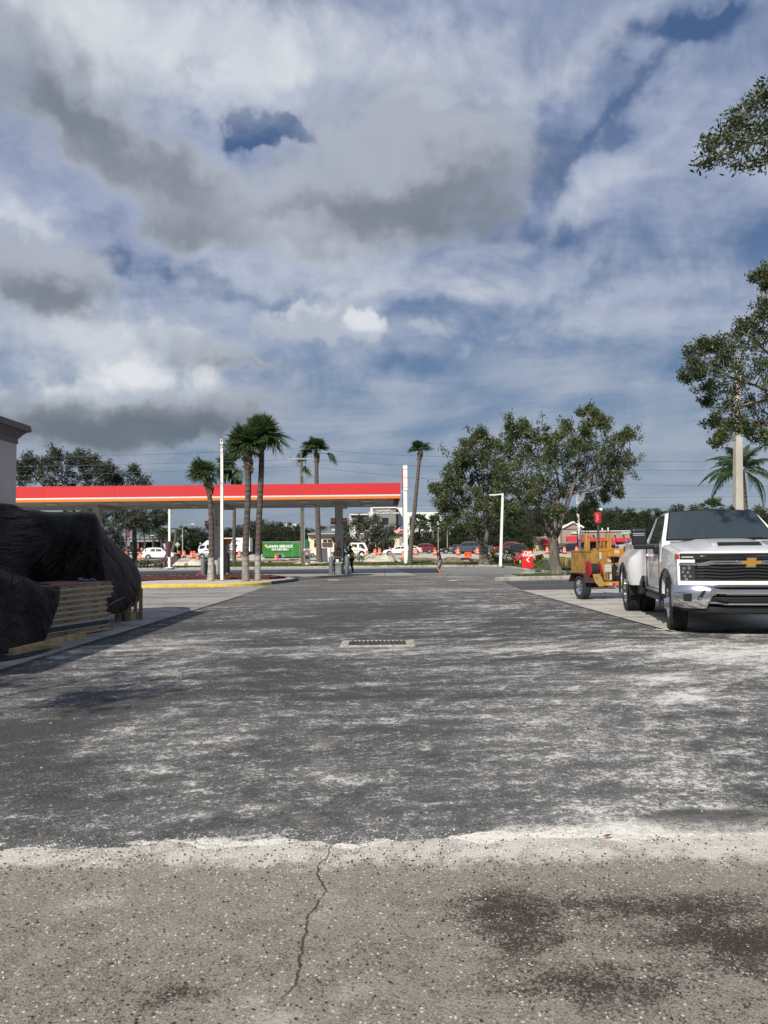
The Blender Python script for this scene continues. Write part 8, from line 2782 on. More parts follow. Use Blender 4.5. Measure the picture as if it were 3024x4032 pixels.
def figure(label, base, rz, H, J, mats, hat=None, vest=None, long_trousers=False):
 """J: joint positions in units of height (x forward, y left, z up)"""
 root = thing('person', label, 'person', base, rz)
 s = H
 def V_(k): return tuple(c * s for c in J[k])
 pts, edges, idx = [], [], {}
 def add(k, r1, r2=None, frm=None, pos=None):
  idx[k] = len(pts)
  p = pos if pos else V_(k)
  pts.append((*p, r1 * s, (r2 or r1) * s))
  if frm: edges.append((idx[frm], idx[k]))
 add('pelvis', .078, .062)
 add('waist', .062, .055, 'pelvis'); add('chest', .078, .060, 'waist'); add('neckbase', .050, .042, 'chest'); add('neck', .030, .030, 'neckbase'); add('chin', .034, .036, 'neck')
 add('head', .046, .052, 'chin'); add('crown', .034, .040, 'head')
 for sd in ('L', 'R'):
  add('hip' + sd, .055, .055, 'pelvis'); add('knee' + sd, .034, .034, 'hip' + sd); add('calf' + sd, .033, .033, 'knee' + sd); add('ankle' + sd, .019, .019, 'calf' + sd); add('heel' + sd, .018, .018, 'ankle' + sd); add('toe' + sd, .016, .013, 'heel' + sd)
  add('sho' + sd, .032, .030, 'neckbase'); add('elb' + sd, .022, .022, 'sho' + sd); add('wri' + sd, .014, .014, 'elb' + sd)
  add('palm' + sd, .018, .012, 'wri' + sd)
  P0 = Vector(V_('palm' + sd)); d = (P0 - Vector(V_('wri' + sd))).normalized(); side = Vector((1, 0, 0)) if abs(d.x) < .7 else Vector((0, 0, 1))
  side = (side - d * side.dot(d)).normalized()
  for q in range(4):
   a = P0 + side * (q - 1.5) * 0.011 * s
   add('f%d%s' % (q, sd), .0052, .0052, 'palm' + sd, tuple(a + d * .022 * s)); add('g%d%s' % (q, sd), .0042, .0042, 'f%d%s' % (q, sd), tuple(a + d * (.038 + .004 * (q in (1, 2))) * s + Vector((0, 0, -.006 * s))))
  add('t' + sd, .0058, .0058, 'palm' + sd, tuple(P0 + side * .020 * s + d * .012 * s))
 skinned('body', pts, edges, mats['skin'], root, 2)
 def chain(nm, seq, m, sub=2):
  pp = []; ee = []; ii = {}
  for (k, r1, r2, frm, pos) in seq:
   ii[k] = len(pp); p = pos or V_(k.split('*')[0]); pp.append((*p, r1 * s, r2 * s))
   if frm: ee.append((ii[frm], ii[k]))
  return skinned(nm, pp, ee, m, root, sub)
 lerp = lambda a, b, t: tuple((1 - t) * x + t * y for x, y in zip(V_(a), V_(b)))
 sl = 0.62 if not long_trousers else 0.98
 seq = [('pelvis', .092, .075, None, None), ('waist', .080, .070, 'pelvis', None), ('chest', .092, .074, 'waist', None), ('neckbase', .058, .050, 'chest', None)]
 for sd in ('L', 'R'):
  seq += [('sho' + sd, .043, .041, 'neckbase', None), ('slv' + sd, .034, .034, 'sho' + sd, lerp('sho' + sd, 'elb' + sd, sl))]
  if long_trousers: seq += [('slw' + sd, .026, .026, 'slv' + sd, lerp('elb' + sd, 'wri' + sd, .9))]
 chain('shirt', seq, mats['shirt'])
 seq = [('pelvis', .086, .070, None, None)]
 for sd in ('L', 'R'):
  seq += [('hip' + sd, .064, .064, 'pelvis', None)]
  if long_trousers:
   seq += [('knee' + sd, .044, .044, 'hip' + sd, None), ('ankle' + sd, .034, .034, 'knee' + sd, None)]
  else:
   seq += [('kn2' + sd, .052, .052, 'hip' + sd, lerp('hip' + sd, 'knee' + sd, .88))]
 chain('trousers' if long_trousers else 'shorts', seq, mats['legs'])
 for sd in ('L', 'R'):
  a, c, k = Vector(V_('heel' + sd)), Vector(V_('toe' + sd)), Vector(V_('ankle' + sd))
  seq = [('heel' + sd, .026, .024, None, None), ('mid' + sd, .026, .022, 'heel' + sd, tuple(a.lerp(c, .5) + Vector((0, 0, .006 * s)))), ('toe' + sd, .024, .018, 'mid' + sd, tuple(c))]
  sh = chain('shoe', seq, mats['shoe'], 1)
  d = (c - a).normalized()
  sq = [('heel' + sd, .026, .010, None, tuple(a - d * .01 * s + Vector((0, 0, -.017 * s)))), ('toe' + sd, .024, .009, 'heel' + sd, tuple(c + d * .012 * s + Vector((0, 0, -.013 * s))))]
  pp = [(*q[4], q[1] * s, q[2] * s) for q in sq]
  o = skinned('sole', pp, [(0, 1)], mats['sole'], sh, 1)
 hd = Vector(V_('head'))
 fwd = (Vector(V_('chin')) - Vector(V_('neck'))); fwd.z = 0
 fwd = Vector((1, 0, 0))
 for yy in (-.018, .018):
  MB().lathe([(0, 0), (.006 * s, .002), (0, .004)], (hd.x + .047 * s, yy * s, hd.z - .004 * s), 6, 'X').build('eye', M_BLACK, root)
  MB().lathe([(0, -.004), (.012 * s, 0), (0, .006)], (hd.x - .002, yy / .018 * .046 * s, hd.z - .008 * s), 8, 'Y').build('ear', mats['skin'], root)
 MB().prism([(hd.x + .044 * s, hd.z + .002 * s), (hd.x + .062 * s, hd.z - .018 * s), (hd.x + .044 * s, hd.z - .020 * s)], -.006 * s, .006 * s, 'Y').build('nose', mats['skin'], root)
 MB().bb(hd.x + .040 * s, hd.x + .050 * s, -.014 * s, .014 * s, hd.z - .034 * s, hd.z - .030 * s).build('mouth', mat('lip', (0.22, 0.07, 0.06), 0.6), root)
 hr = MB().lathe([(0.054 * s, -.016 * s), (.058 * s, .01 * s), (.050 * s, .040 * s), (.028 * s, .056 * s), (0, .060 * s)], (hd.x - .006 * s, 0, hd.z + .006 * s), 14, 'Z')
 hr.build('hair' if not hat else 'cap', mats['hair'] if not hat else hat, root, smooth=True)
 if hat:
  MB().box((hd.x + .068 * s, 0, hd.z + .014 * s), (.055 * s, .07 * s, .006 * s), rot=(0, .15, 0)).build('cap_peak', hat, root, bevel=.002)
  MB().lathe([(0.050 * s, -.022 * s), (.054 * s, .002 * s)], (hd.x - .012 * s, 0, hd.z - .004 * s), 12, 'Z').build('hair', mats['hair'], root)
 if vest:
  seq = [('pelvis', .100, .083, None, lerp('pelvis', 'waist', .3)), ('waist', .090, .080, 'pelvis', None), ('chest', .102, .084, 'waist', None), ('neckbase', .062, .054, 'chest', lerp('chest', 'neckbase', .8))]
  chain('safety_vest', seq, vest)
  w_ = Vector(lerp('pelvis', 'waist', .9))
 return root

SK = mat('skin', (0.36, 0.19, 0.12), 0.55)
SK2 = mat('skin_dark', (0.16, 0.085, 0.055), 0.55)
J = dict(pelvis=(0, 0, .52), waist=(.012, 0, .60), chest=(.035, 0, .72), neckbase=(.055, 0, .81), neck=(.075, 0, .845), chin=(.105, 0, .875), head=(.112, 0, .915), crown=(.105, 0, .955),
         hipL=(0, .05, .49), kneeL=(.075, .05, .285), calfL=(.03, .05, .20), ankleL=(-.045, .05, .065), heelL=(-.07, .05, .035), toeL=(.005, .05, .018),
         hipR=(0, -.05, .49), kneeR=(.02, -.05, .27), calfR=(-.045, -.05, .19), ankleR=(-.115, -.05, .085), heelR=(-.16, -.05, .075), toeR=(-.09, -.05, .022),
         shoL=(.05, .10, .79), elbL=(.02, .125, .62), wriL=(.105, .10, .50), palmL=(.135, .095, .475),
         shoR=(.05, -.10, .79), elbR=(-.01, -.125, .625), wriR=(.085, -.10, .495), palmR=(.115, -.09, .475))
g = G(1733, 2270)
figure('man in dark cap, navy shirt and grey shorts walking left with bowed head', (g.x, g.y, 0.012), math.pi - R(8), 1.56, J,
       dict(skin=SK, shirt=mat('navy_cotton', (0.012, 0.016, 0.028), 0.85), legs=mat('grey_shorts', (0.20, 0.21, 0.215), 0.85), shoe=mat('black_shoe', (0.02, 0.02, 0.022), 0.6), sole=mat('pale_sole', (0.55, 0.56, 0.45), 0.6), hair=mat('grey_hair', (0.12, 0.11, 0.10), 0.8)),
       hat=mat('dark_cap', (0.03, 0.032, 0.036), 0.8))
J2 = dict(pelvis=(0, 0, .52), waist=(0, 0, .60), chest=(.01, 0, .72), neckbase=(.02, 0, .81), neck=(.03, 0, .845), chin=(.05, 0, .875), head=(.055, 0, .92), crown=(.05, 0, .96),
          hipL=(0, .05, .49), kneeL=(.02, .055, .27), calfL=(-.005, .055, .19), ankleL=(-.02, .06, .06), heelL=(-.04, .06, .025), toeL=(.04, .065, .018),
          hipR=(0, -.05, .49), kneeR=(.0, -.055, .27), calfR=(-.03, -.055, .19), ankleR=(-.045, -.06, .06), heelR=(-.065, -.06, .025), toeR=(.015, -.065, .018),
          shoL=(.02, .10, .79), elbL=(.13, .13, .74), wriL=(.20, .09, .86), palmL=(.225, .08, .885),
          shoR=(.02, -.10, .79), elbR=(.10, -.13, .68), wriR=(.20, -.08, .70), palmR=(.235, -.07, .71))
g = P(1386, 2252, 45.6)
figure('worker in yellow safety vest over dark clothes, arms raised at the pump', (g.x, 45.6, 0.024), math.pi + R(10), 1.72, J2,
       dict(skin=SK2, shirt=mat('dark_jersey', (0.02, 0.021, 0.026), 0.85), legs=mat('navy_trousers', (0.008, 0.014, 0.024), 0.85), shoe=mat('black_boot', (0.012, 0.012, 0.012), 0.6), sole=M_BLACK, hair=mat('dark_hair', (0.015, 0.012, 0.01), 0.7)),
       hat=mat('black_cap', (0.012, 0.012, 0.014), 0.8), vest=mat('vest_lime', (0.30, 0.50, 0.02), 0.6, emit=0), long_trousers=True)

# ================================================================== poles, lamps, wires
M_POLEW = mat('pole_white', (0.78, 0.78, 0.75), 0.5, var=0.05)
M_CONC = mat('pole_concrete', (0.42, 0.39, 0.33), 0.85, var=0.12, vscale=1.5, bump=0.3)
M_OLIVE = mat('pole_olive', (0.30, 0.30, 0.22), 0.7)
M_WOODP = barkmat('utility_wood', (0.08, 0.075, 0.05), (0.20, 0.19, 0.13), (10, 10, 0.8))

def pole(name, base, top, Y, w0, w1, m, label, cat, square=True, z0=0.12, plate=0.0, group=None):
 a, c = P(*base, Y), P(*top, Y)
 a.z = z0
 root = thing(name, label, cat, a, 0, group)
 q = c - a
 b = MB()
 if square:
  b.loft([[(x * w0 / 2, y * w0 / 2, 0) for x, y in ((-1, -1), (1, -1), (1, 1), (-1, 1))], [(q.x + x * w1 / 2, y * w1 / 2, q.z) for x, y in ((-1, -1), (1, -1), (1, 1), (-1, 1))]])
 else:
  b.tube([(0, 0, 0), tuple(q)], [w0 / 2, w1 / 2], 12)
 b.build('shaft', m, root, bevel=0.004 if square else 0, smooth=not square)
 if plate:
  MB().bb(-plate, plate, -plate, plate, -0.02, 0.05).build('base_plate', m, root, bevel=0.008)
 return root, q

r_, q = pole('lamp_pole', (874, 2281), (874, 1728), 33.7, 0.125, 0.12, M_POLEW, 'tall white square pole between the short and middle palms, its lamp gone', 'lamp pole', True, 0.2)
MB().tube([(q.x, 0, q.z - 0.02), (q.x + 0.03, 0, q.z + 0.03), (q.x - 0.02, 0, q.z + 0.05)], 0.03, 5).build('broken_bracket', M_BLACK, r_)
MB().bb(q.x - 0.03, q.x + 0.03, -0.064, -0.060, q.z - 0.14, q.z - 0.02).build('bolt_hole', M_BLACK, r_)
r_, q = pole('lamp_pole', (667, 2236), (668, 1940), 58.5, 0.17, 0.15, M_POLEW, 'thin white pole rising behind the broken timber into the canopy', 'lamp pole', True, 0.13, 0.28)
MB().bb(-0.30, -0.08, -0.03, 0.03, 0.92 + 0.0, 2.05).build('banner', mat('banner_maroon', (0.16, 0.02, 0.03), 0.7), r_)
MB().bb(-0.085, 0.086, -0.09, 0.09, 0.85, 2.1).build('sleeve', M_BLACK, r_)
r_, q = pole('lamp_post', (1970, 2229), (1979, 1943), 53.5, 0.19, 0.15, M_POLEW, 'white lamp post with a flat lamp head on a short arm, before the oaks', 'lamp post', True, 0.12)
MB().tube([(q.x, 0, q.z - 0.06), (q.x - 0.55, 0, q.z - 0.10)], 0.05, 6).build('arm', M_POLEW, r_)
MB().box((q.x - 0.72, 0, q.z - 0.11), (0.5, 0.30, 0.09)).build('lamp_head', M_POLEW, r_, bevel=0.02)
r_, q = pole('lamp_pole', (2287, 2247), (2271, 1930), 42.7, 0.14, 0.12, M_POLEW, 'leaning white pole with caution tape tied round it, by the oak', 'lamp pole', True, 0.12, 0.42)
for u in (0.30, 0.375):
 MB().bb(q.x * u - .08, q.x * u + .08, -0.08, 0.08, q.z * u, q.z * u + 0.02).build('strap', M_BLACK, r_)
MB().bb(q.x * .33 - .13, q.x * .33 - .085, -0.02, 0.02, q.z * .29, q.z * .50).build('cable_guard', M_BLACK, r_)
MB().bb(q.x * .33 + .08, q.x * .33 + .11, -0.02, 0.02, q.z * .29, q.z * .50).build('cable_guard', M_BLACK, r_)
M_TAPE = mat('caution_tape', (0.62, 0.66, 0.06), 0.5)
tp = MB().box((0, 0, 0.42), (0.22, 0.22, 0.09)).build('caution_tape', M_TAPE, loc=r_.location)
b = MB(); pts = [(-0.1, -.12, .42), (-.25, -.18, .33), (-.42, -.2, .22), (-.5, -.2, .16)]
b.loft([[(x, y, z), (x, y, z + .07), (x + .01, y + .004, z + .07), (x + .01, y + .004, z)] for x, y, z in pts]); b.build('tape_tail', M_TAPE, tp)
tag(tp, 'yellow caution tape knotted round the leaning white pole, tail flying left', 'caution tape')
r_, q = pole('lamp_pole', (2905, 2240), (2904, 1420), 30, 0.36, 0.20, M_CONC, 'thick pale concrete lamp pole behind the pickup cab, top lost in leaves', 'lamp pole', True, 0.02)
r_, q = pole('street_lamp', (719, 2194), (719, 2074), 125, 0.22, 0.16, M_OLIVE, 'far street lamp with long arm reaching right, left of the lorry', 'street lamp', False, 0.45)
MB().tube([(q.x, 0, q.z), (q.x + .5, 0, q.z + .35), (q.x + 1.1, 0, q.z + .45), (q.x + 1.6, 0, q.z + .45)], 0.05, 6).build('arm', M_STEEL, r_)
MB().box((q.x + 1.75, 0, q.z + .44), (0.5, 0.25, 0.12)).build('lamp_head', M_WHITE, r_, bevel=.03)
MB().box((q.x - .12, 0, q.z * 0.68), (0.35, 0.2, 0.08)).build('camera_arm', M_WHITE, r_)
r_, q = pole('street_lamp', (531, 2198), (532, 2070), 118, 0.22, 0.18, M_OLIVE, 'pale far post right of the brown station banner pole', 'street lamp', False, 0.45)
for (bx_, ty, lab) in ((1726, 2088, 'slim olive post above the charcoal saloon'), (1762, 2078, 'slim olive post above the silver grey estate car bonnet'), (983, 2080, 'slim post rising between lorry box and green trailer')):
 pole('street_lamp', (bx_, 2185), (bx_ - 1, ty), 130, 0.17, 0.13, M_OLIVE, lab, 'post', False, 0.45)
r_, q = pole('street_lamp', (609, 2185), (609, 2108), 140, 0.14, 0.1, M_BLACK, 'dark thin lamp at the right end of the far station canopy', 'street lamp', False, 0.45)
MB().box((q.x - .45, 0, q.z), (0.7, 0.2, 0.1)).build('lamp_head', M_WHITE, r_)
Yp = 64
a = P(1597, 2224, Yp)
py = thing('sign_pylon', 'tall white sign pylon seen edge on beside the canopy end', 'sign', (a.x, Yp, 0.12))
def PB(name, m, x0, x1, y0, y1, d0, d1, bevel=0.01):
 p0, p1 = P(x0, y1, Yp), P(x1, y0, Yp)
 return MB().bb(p0.x - a.x, p1.x - a.x, d0, d1, p0.z - 0.12, p1.z - 0.12).build(name, m, py, bevel=bevel)
PB('mast', M_POLEW, 1591, 1603, 1932, 2222, 0.0, 0.35)
PB('head', M_POLEW, 1588, 1604, 1833, 1931.5, -0.05, 1.9)
PB('head_cap', M_POLEW, 1590, 1601, 1830.5, 1832.7, 0, 1.7)
PB('red_face', M_RED, 1585, 1587.8, 1842, 1920, 0.1, 1.8)
PB('price_face', mat('pylon_green', (0.01, 0.14, 0.08), .5), 1587.5, 1590.7, 1935, 2090, 0.06, 1.6)
PB('price_face', M_RED, 1586.5, 1590.5, 2098, 2120, 0.06, 1.6)
PB('price_face', mat('pylon_teal', (0.02, 0.30, 0.40), .5), 1586.5, 1590.5, 2121, 2145, 0.06, 1.6)
PB('price_face', M_WHITE, 1584, 1590.5, 2138, 2150, -0.06, -0.01)
PB('edge_dark', M_BLACK, 1604.2, 1605.2, 1845, 1930, 0.1, 1.8)

Yu = 63.0
ru, q = pole('utility_pole', (1192, 2232), (1186, 1783), Yu, 0.36, 0.24, M_WOODP, 'wooden utility pole with cross arm and three fuse switches', 'utility pole', False, 0.12)
ax, az_ = q.x, P(1186, 1808, Yu).z - 0.12
MB().box((ax, -0.16, az_), (2.3, 0.10, 0.12), rot=(0, 0.01, 0)).build('cross_arm', M_STEEL, ru)
MB().tube([(ax - 0.9, -.16, az_), (ax, -.13, az_ - .5)], 0.03, 5).build('brace', M_STEEL, ru)
for dx in (-0.95, 0.35, 0.9):
 MB().lathe([(.03, 0), (.06, .05), (.03, .08), (.06, .13), (0, .18)], (ax + dx, -.16, az_ + .06), 8).build('insulator', M_GREY, ru, smooth=True)
for (dx, dz) in ((0.12, -1.35), (0.42, -1.4), (0.55, -1.55)):
 MB().box((ax + dx, -.22, az_ + dz), (.10, .12, .38), rot=(0, .3, 0)).build('fuse_switch', M_GREY, ru)
 MB().tube([(ax + dx, -.22, az_ + dz + .2), (ax + dx + .15, -.2, az_ + dz + .8)], 0.012, 4).build('jumper', M_BLACK, ru)
 MB().tube([(ax + dx, -.22, az_ + dz - .2), (ax + 0.1, -.2, az_ + dz - .8)], 0.012, 4).build('jumper', M_BLACK, ru)
MB().tube([(ax + .35, -.16, az_ + .2), (ax + .55, -.3, az_ + .9)], 0.012, 4).build('jumper', M_BLACK, ru)
MB().tube([(ax + .45, -.16, az_), (ax + 1.1, -.3, az_ + .55)], 0.012, 4).build('jumper', M_BLACK, ru)
rr3, q3 = pole('conduit_pole', (1199, 2230), (1198, 1996), 62.2, 0.12, 0.11, M_STEEL, 'thin grey pole standing against the wooden utility pole', 'pole', False, 0.12)
M_WIRE = mat('wire', (0.10, 0.11, 0.12), 0.5)
WX = [(((-400, 1812), (1190, 1766)), ((1190, 1766), (1560, 1792)), ((1560, 1792), (3300, 1822)), 62.6, 'top line'),
      (((-400, 1842), (1165, 1808)), ((1210, 1808), (1780, 1840)), ((1780, 1840), (3300, 1850)), 62.7, 'second line'),
      (((-400, 1880), (1150, 1838)), ((1200, 1836), (1770, 1893)), ((1770, 1893), (3300, 1914)), 62.9, 'third line')]
for segs, nm in zip(WX, ('uppermost', 'middle', 'lower')):
 Yw = segs[3]
 pts = []
 for (p0, p1) in segs[:3]:
  A_, B_ = P(*p0, Yw), P(*p1, Yw)
  for k in range(8):
   u = k / 8
   pts.append(A_.lerp(B_, u) - Vector((0, 0, 0.25 * 4 * u * (1 - u) * (B_ - A_).length / 60)))
 pts.append(P(*segs[2][1], Yw))
 o = MB().tube(pts, 0.014, 5).build('power_line', M_WIRE)
 tag(o, nm + ' power line crossing the whole sky past the wooden utility pole', 'power line', 'power lines')
for k, (p0, p1, lab) in enumerate((((1560, 1989), (3300, 2010), 'low cable passing behind the canopy end and the oaks'), ((2300, 1962), (3300, 1950), 'faint far cable at the right above the pickup'))):
 A_, B_ = P(*p0, 68 + k), P(*p1, 68 + k)
 o = MB().tube([A_.lerp(B_, u / 10) for u in range(11)], 0.012, 5).build('power_line', M_WIRE)
 tag(o, lab, 'power line', 'power lines')

# ================================================================== signs and small things on the verge
g = G(2079, 2238, 0.12)
mq = mpp(g.y)
cw = thing('car_wash_sign', 'upright red CAR WASH sign panel with white chevron pointing left', 'sign', (g.x, g.y, 0.12))
wd, hh = 44 * mq, 70 * mq
MB().bb(-wd / 2, wd / 2, 0, 0.16, 0, hh).build('panel', mat('sign_red', (0.66, 0.018, 0.022), 0.4), cw, bevel=0.02)
MB().lathe([(0.0, 0), (wd * .3, 0), (wd * .3, .1), (0, .1)], (0, .03, hh - wd * .24), 20, 'Y').build('top_bulge', M_RED, cw)
link('lettering', textmesh('CAR', wd * 0.36, 0.003, 0.012, 1.0), M_WHITE, cw, (0, -0.006, hh * 0.865))
link('lettering', textmesh('WASH', wd * 0.34, 0.003, 0.012, 1.0), M_WHITE, cw, (0, -0.006, hh * 0.735))
ch = MB(); s_ = wd
ch.prism([(-.17 * s_, .48 * hh), (.04 * s_, .61 * hh), (.19 * s_, .61 * hh), (-.02 * s_, .48 * hh), (.19 * s_, .35 * hh), (.04 * s_, .35 * hh)], -0.008, -0.001, 'Y')
ch.build('chevron', M_WHITE, cw)

M_HOARD = mat('hoarding_olive_yellow', (0.26, 0.22, 0.025), 0.7, var=0.1)
def hoard(corners, Y, lab, txt, leg_px, tilt=0.0):
 P_ = [P(x, y, Y) for x, y in corners]
 o0 = P_[0].copy(); o0.z = 0.12
 r = thing('yellow_board', lab, 'sign', (P_[0].x, Y, 0.12), 0, 'yellow boards stuck in the verge')
 b = MB(); pl = [(p.x - P_[0].x, p.z - 0.12) for p in P_]
 b.prism(pl, 0, 0.02, 'Y'); b.build('panel', M_HOARD, r)
 cx = sum(p[0] for p in pl) / 4; cz_ = sum(p[1] for p in pl) / 4
 link('lettering', textmesh(txt, 0.42, 0.002, 0.02), M_TBK, r, (cx, -0.006, cz_ - 0.07), (0, tilt, 0))
 w_ = pl[1][0] - pl[0][0]
 q = MB().bb(-w_ * .3, w_ * .3, -0.004, 0.0, -0.03, 0.03); o = q.build('print_line', M_TBK, r, loc=(cx, -0.006, cz_ + 0.20), rot=(0, tilt, 0))
 for (lx, ly) in leg_px:
  a = P(lx, ly, Y)
  MB().tube([(a.x - P_[0].x, 0.03, a.z - 0.12), (a.x - P_[0].x + .02, 0.03, -0.02)], 0.012, 5).build('leg', M_STEEL, r)
 return r
hoard([(2106, 2188), (2138, 2181), (2144, 2201), (2113, 2209)], 66, 'tilted yellow board with a large 4 right of the car wash sign', '4', [(2122, 2207), (2135, 2204)], -0.2)
hoard([(2197, 2192), (2230, 2193), (2237, 2216), (2196, 2214)], 60, 'yellow board with 11 leaning right of the big oak trunk', '11', [(2203, 2214), (2212, 2214)], 0.06)
hoard([(1929, 2172), (1952, 2172), (1952, 2203), (1929, 2203)], 62, 'small olive menu board standing right of the forked oak', '4', [(1931, 2200), (1950, 2200)])
pp_ = P(1941, 2212, 61.9)
pb = thing('price_board', 'grey price plate reading 4$8 under the olive menu board', 'sign', (pp_.x, 61.9, 0.12))
MB().bb(-0.27, 0.27, 0, 0.03, 0.02, 0.42).build('panel', mat('plate_grey', (0.25, 0.28, 0.28), 0.6), pb)
link('lettering', textmesh('4$8', 0.26, 0.002, 0.008), M_TBK, pb, (0.03, -0.006, 0.22))
g = G(1843, 2206, 0.12)
br = thing('water_barrier', 'orange plastic water filled barrier on the works', 'barrier', (g.x, g.y, 0.14))
mb_ = mpp(g.y); w_ = 28 * mb_; h_ = 31 * mb_
b = MB(); b.loft([[(x * w_ / 2, -0.28, 0.06), (x * w_ / 2, -0.16, h_ * .35), (x * w_ / 2 * .98, -0.10, h_ * .6), (x * w_ / 2, -0.12, h_), (x * w_ / 2, 0.12, h_), (x * w_ / 2 * .98, 0.10, h_ * .6), (x * w_ / 2, .16, h_ * .35), (x * w_ / 2, .28, 0.06)] for x in (-1, 1)])
b.build('shell', M_ORANGE, br, bevel=0.02)
for x in (-.33, .33):
 MB().bb(x * w_ - .1, x * w_ + .1, -0.25, 0.25, 0, 0.06).build('foot', M_ORANGE, br)
 MB().bb(x * w_ - .08, x * w_ + .08, -0.135, -0.12, h_ * .5, h_ * .8).build('recess', mat('orange_shadow', (0.55, 0.07, 0.01), .6), br)
for (x0, y0, x1, y1, lab) in ((1897, 2168, 1888, 2205, 'white barricade leg leaning left of the forked oak'),):
 p0, p1 = P(x0, y0, 66), P(x1, y1, 66)
 tag(MB().tube([p0, p1], 0.10, 4).build('barricade_leg', M_WHITE), lab, 'barricade')
for (x0, x1, y0, y1, Y, m, lab, cat) in ((1916, 1928, 2180, 2203, 66, M_CREAM, 'white and orange works board right of the forked oak', 'works board'),):
 p0, p1 = P(x0, y1, Y), P(x1, y0, Y)
 r = thing('works_board', lab, cat, (p0.x, Y, 0.12))
 MB().bb(0, p1.x - p0.x, 0, .05, 0.1, p1.z - .12).build('panel', m, r)
 MB().bb(0, p1.x - p0.x, -.01, -.001, 0.1, 0.28).build('orange_stripe', M_ORANGE, r)
 MB().bb(0.02, .10, -.01, -.001, 0.6, 0.8).build('dark_print', M_TBK, r)
 MB().bb(0, .04, 0, .05, -.02, .1).build('foot', m, r)
for (x0, x1, y0, lab) in ((1920, 1930, 2148, 'left grey green utility cabinet behind the forked oak'), (1931, 1941, 2147, 'right grey green utility cabinet behind the forked oak')):
 p0, p1 = P(x0, 2172, 124), P(x1, y0, 124)
 r = thing('utility_cabinet', lab, 'utility cabinet', (p0.x, 124, .45), 0, 'utility cabinets')
 MB().bb(0, p1.x - p0.x, 0, .5, 0, p1.z - .45).build('case', mat('cabinet_green', (0.05, 0.075, 0.07), .5), r, bevel=.03)
 MB().bb(.03, p1.x - p0.x - .03, -.02, -.001, .1, p1.z - .6).build('door_panel', mat('cabinet_green2', (0.06, 0.085, 0.08), .5), r)
g = G(2040, 2225, .12); mb_ = mpp(g.y)
bn = thing('red_bench', 'red bench with slatted back and red cushions left of the car wash sign', 'bench', (g.x, g.y, .12))
bw, bh = 34 * mb_, 46 * mb_
for k in range(4): MB().bb(-bw * .38, bw * .38, .30, .34, bh * (.50 + .11 * k), bh * (.58 + .11 * k)).build('back_slat', mat('bench_pink', (0.42, 0.05, 0.07), .6, var=.3), bn, bevel=.01)
for s_ in (-1, 1):
 MB().bb(s_ * bw * .33 - .03, s_ * bw * .33 + .03, .30, .36, 0, bh * .98).build('back_post', M_REEL, bn)
 MB().tube([(s_ * bw * .42, -.1, bh * .42), (s_ * bw * .48, -.12, bh * .25), (s_ * bw * .48, -.12, 0)], .06, 6).build('leg', M_REEL, bn)
 MB().lathe([(0, -.05), (.07, 0), (0, .05)], (s_ * bw * .30, .33, bh * .99), 8).build('finial', M_RED, bn)
MB().bb(-bw * .5, bw * .5, -.15, .28, bh * .38, bh * .46).build('seat', M_REEL, bn, bevel=.02)
for (cx, cz_, r1) in ((-.15, .62, .15), (.12, .66, .17), (0, .50, .13)):
 MB().lathe([(0, -r1), (r1 * .8, -r1 * .5), (r1, 0), (r1 * .8, r1 * .5), (0, r1)], (cx * bw * 2, .10, bh * cz_), 10).build('cushion', mat('cushion_red', (0.40, 0.06, 0.08), .8, var=.4, vscale=9), bn, smooth=True)
g2 = G(2043, 2226, .12)
r = thing('blue_hydrant', 'small blue hydrant with yellow top below the red bench', 'hydrant', (g2.x, g2.y - .4, .12))
MB().lathe([(.13, 0), (.12, .12), (.08, .16), (0, .2)], n=10).build('base', mat('hydrant_blue', (0.01, 0.03, 0.10), .5), r)
MB().bb(-.02, .08, -.04, .04, .17, .42).build('marker', mat('marker_yellow', (0.65, 0.55, 0.02), .5), r)
def flag_(px, py, m, lab, s=0.10):
 g = G(px, py, .12)
 r = thing('marker_flag', lab, 'marker flag', g, 0, 'survey marker flags in the grass')
 MB().tube([(0, 0, 0), (0.01, 0, s * 2.2)], .006, 4).build('wire', M_STEEL, r)
 b = MB(); b.add([(0, 0, s * 1.2), (s, .02, s * 1.1), (s * 1.1, 0, s * 2.1), (0, 0, s * 2.2)], [(0, 1, 2, 3)]); b.build('pennant', m, r)
flag_(2226, 2234, M_ORANGE, 'orange marker flag in the grass right of the big oak', .13)
flag_(2146, 2225, mat('flag_deep_blue', (0.01, 0.05, 0.35), .6), 'blue marker flag in the grass left of the big oak', .14)
flag_(1457, 2224, M_ORANGE, 'orange marker flag in the verge right of the worker', .14)
flag_(1858, 2216, M_RED, 'red marker on the white pipe left of the forked oak', .10)
for (px, py) in ((2161, 2220), (2168, 2222)):
 g = G(px, py, .12)
 tag(MB().cyl((0, 0, 0), (0, 0, .42), .04, n=8).build('riser_pipe', M_GREY, loc=g), 'grey riser pipe left of the big oak, %s of the two' % ('left' if px == 2161 else 'right'), 'pipe', 'grey riser pipes')
g = G(783, 2271, .02)
b = MB(); b.tube([(0, 0, 0), (.02, 0, .12)], .008, 4); b.add([(-.09, 0, .10), (.07, .03, .07), (.10, 0, .22), (.01, 0, .18), (-.05, .02, .25)], [(0, 1, 2, 3, 4)])
tag(b.build('red_bag', M_RED, loc=g), 'scrap of red plastic on the forecourt left of the short palm', 'litter')

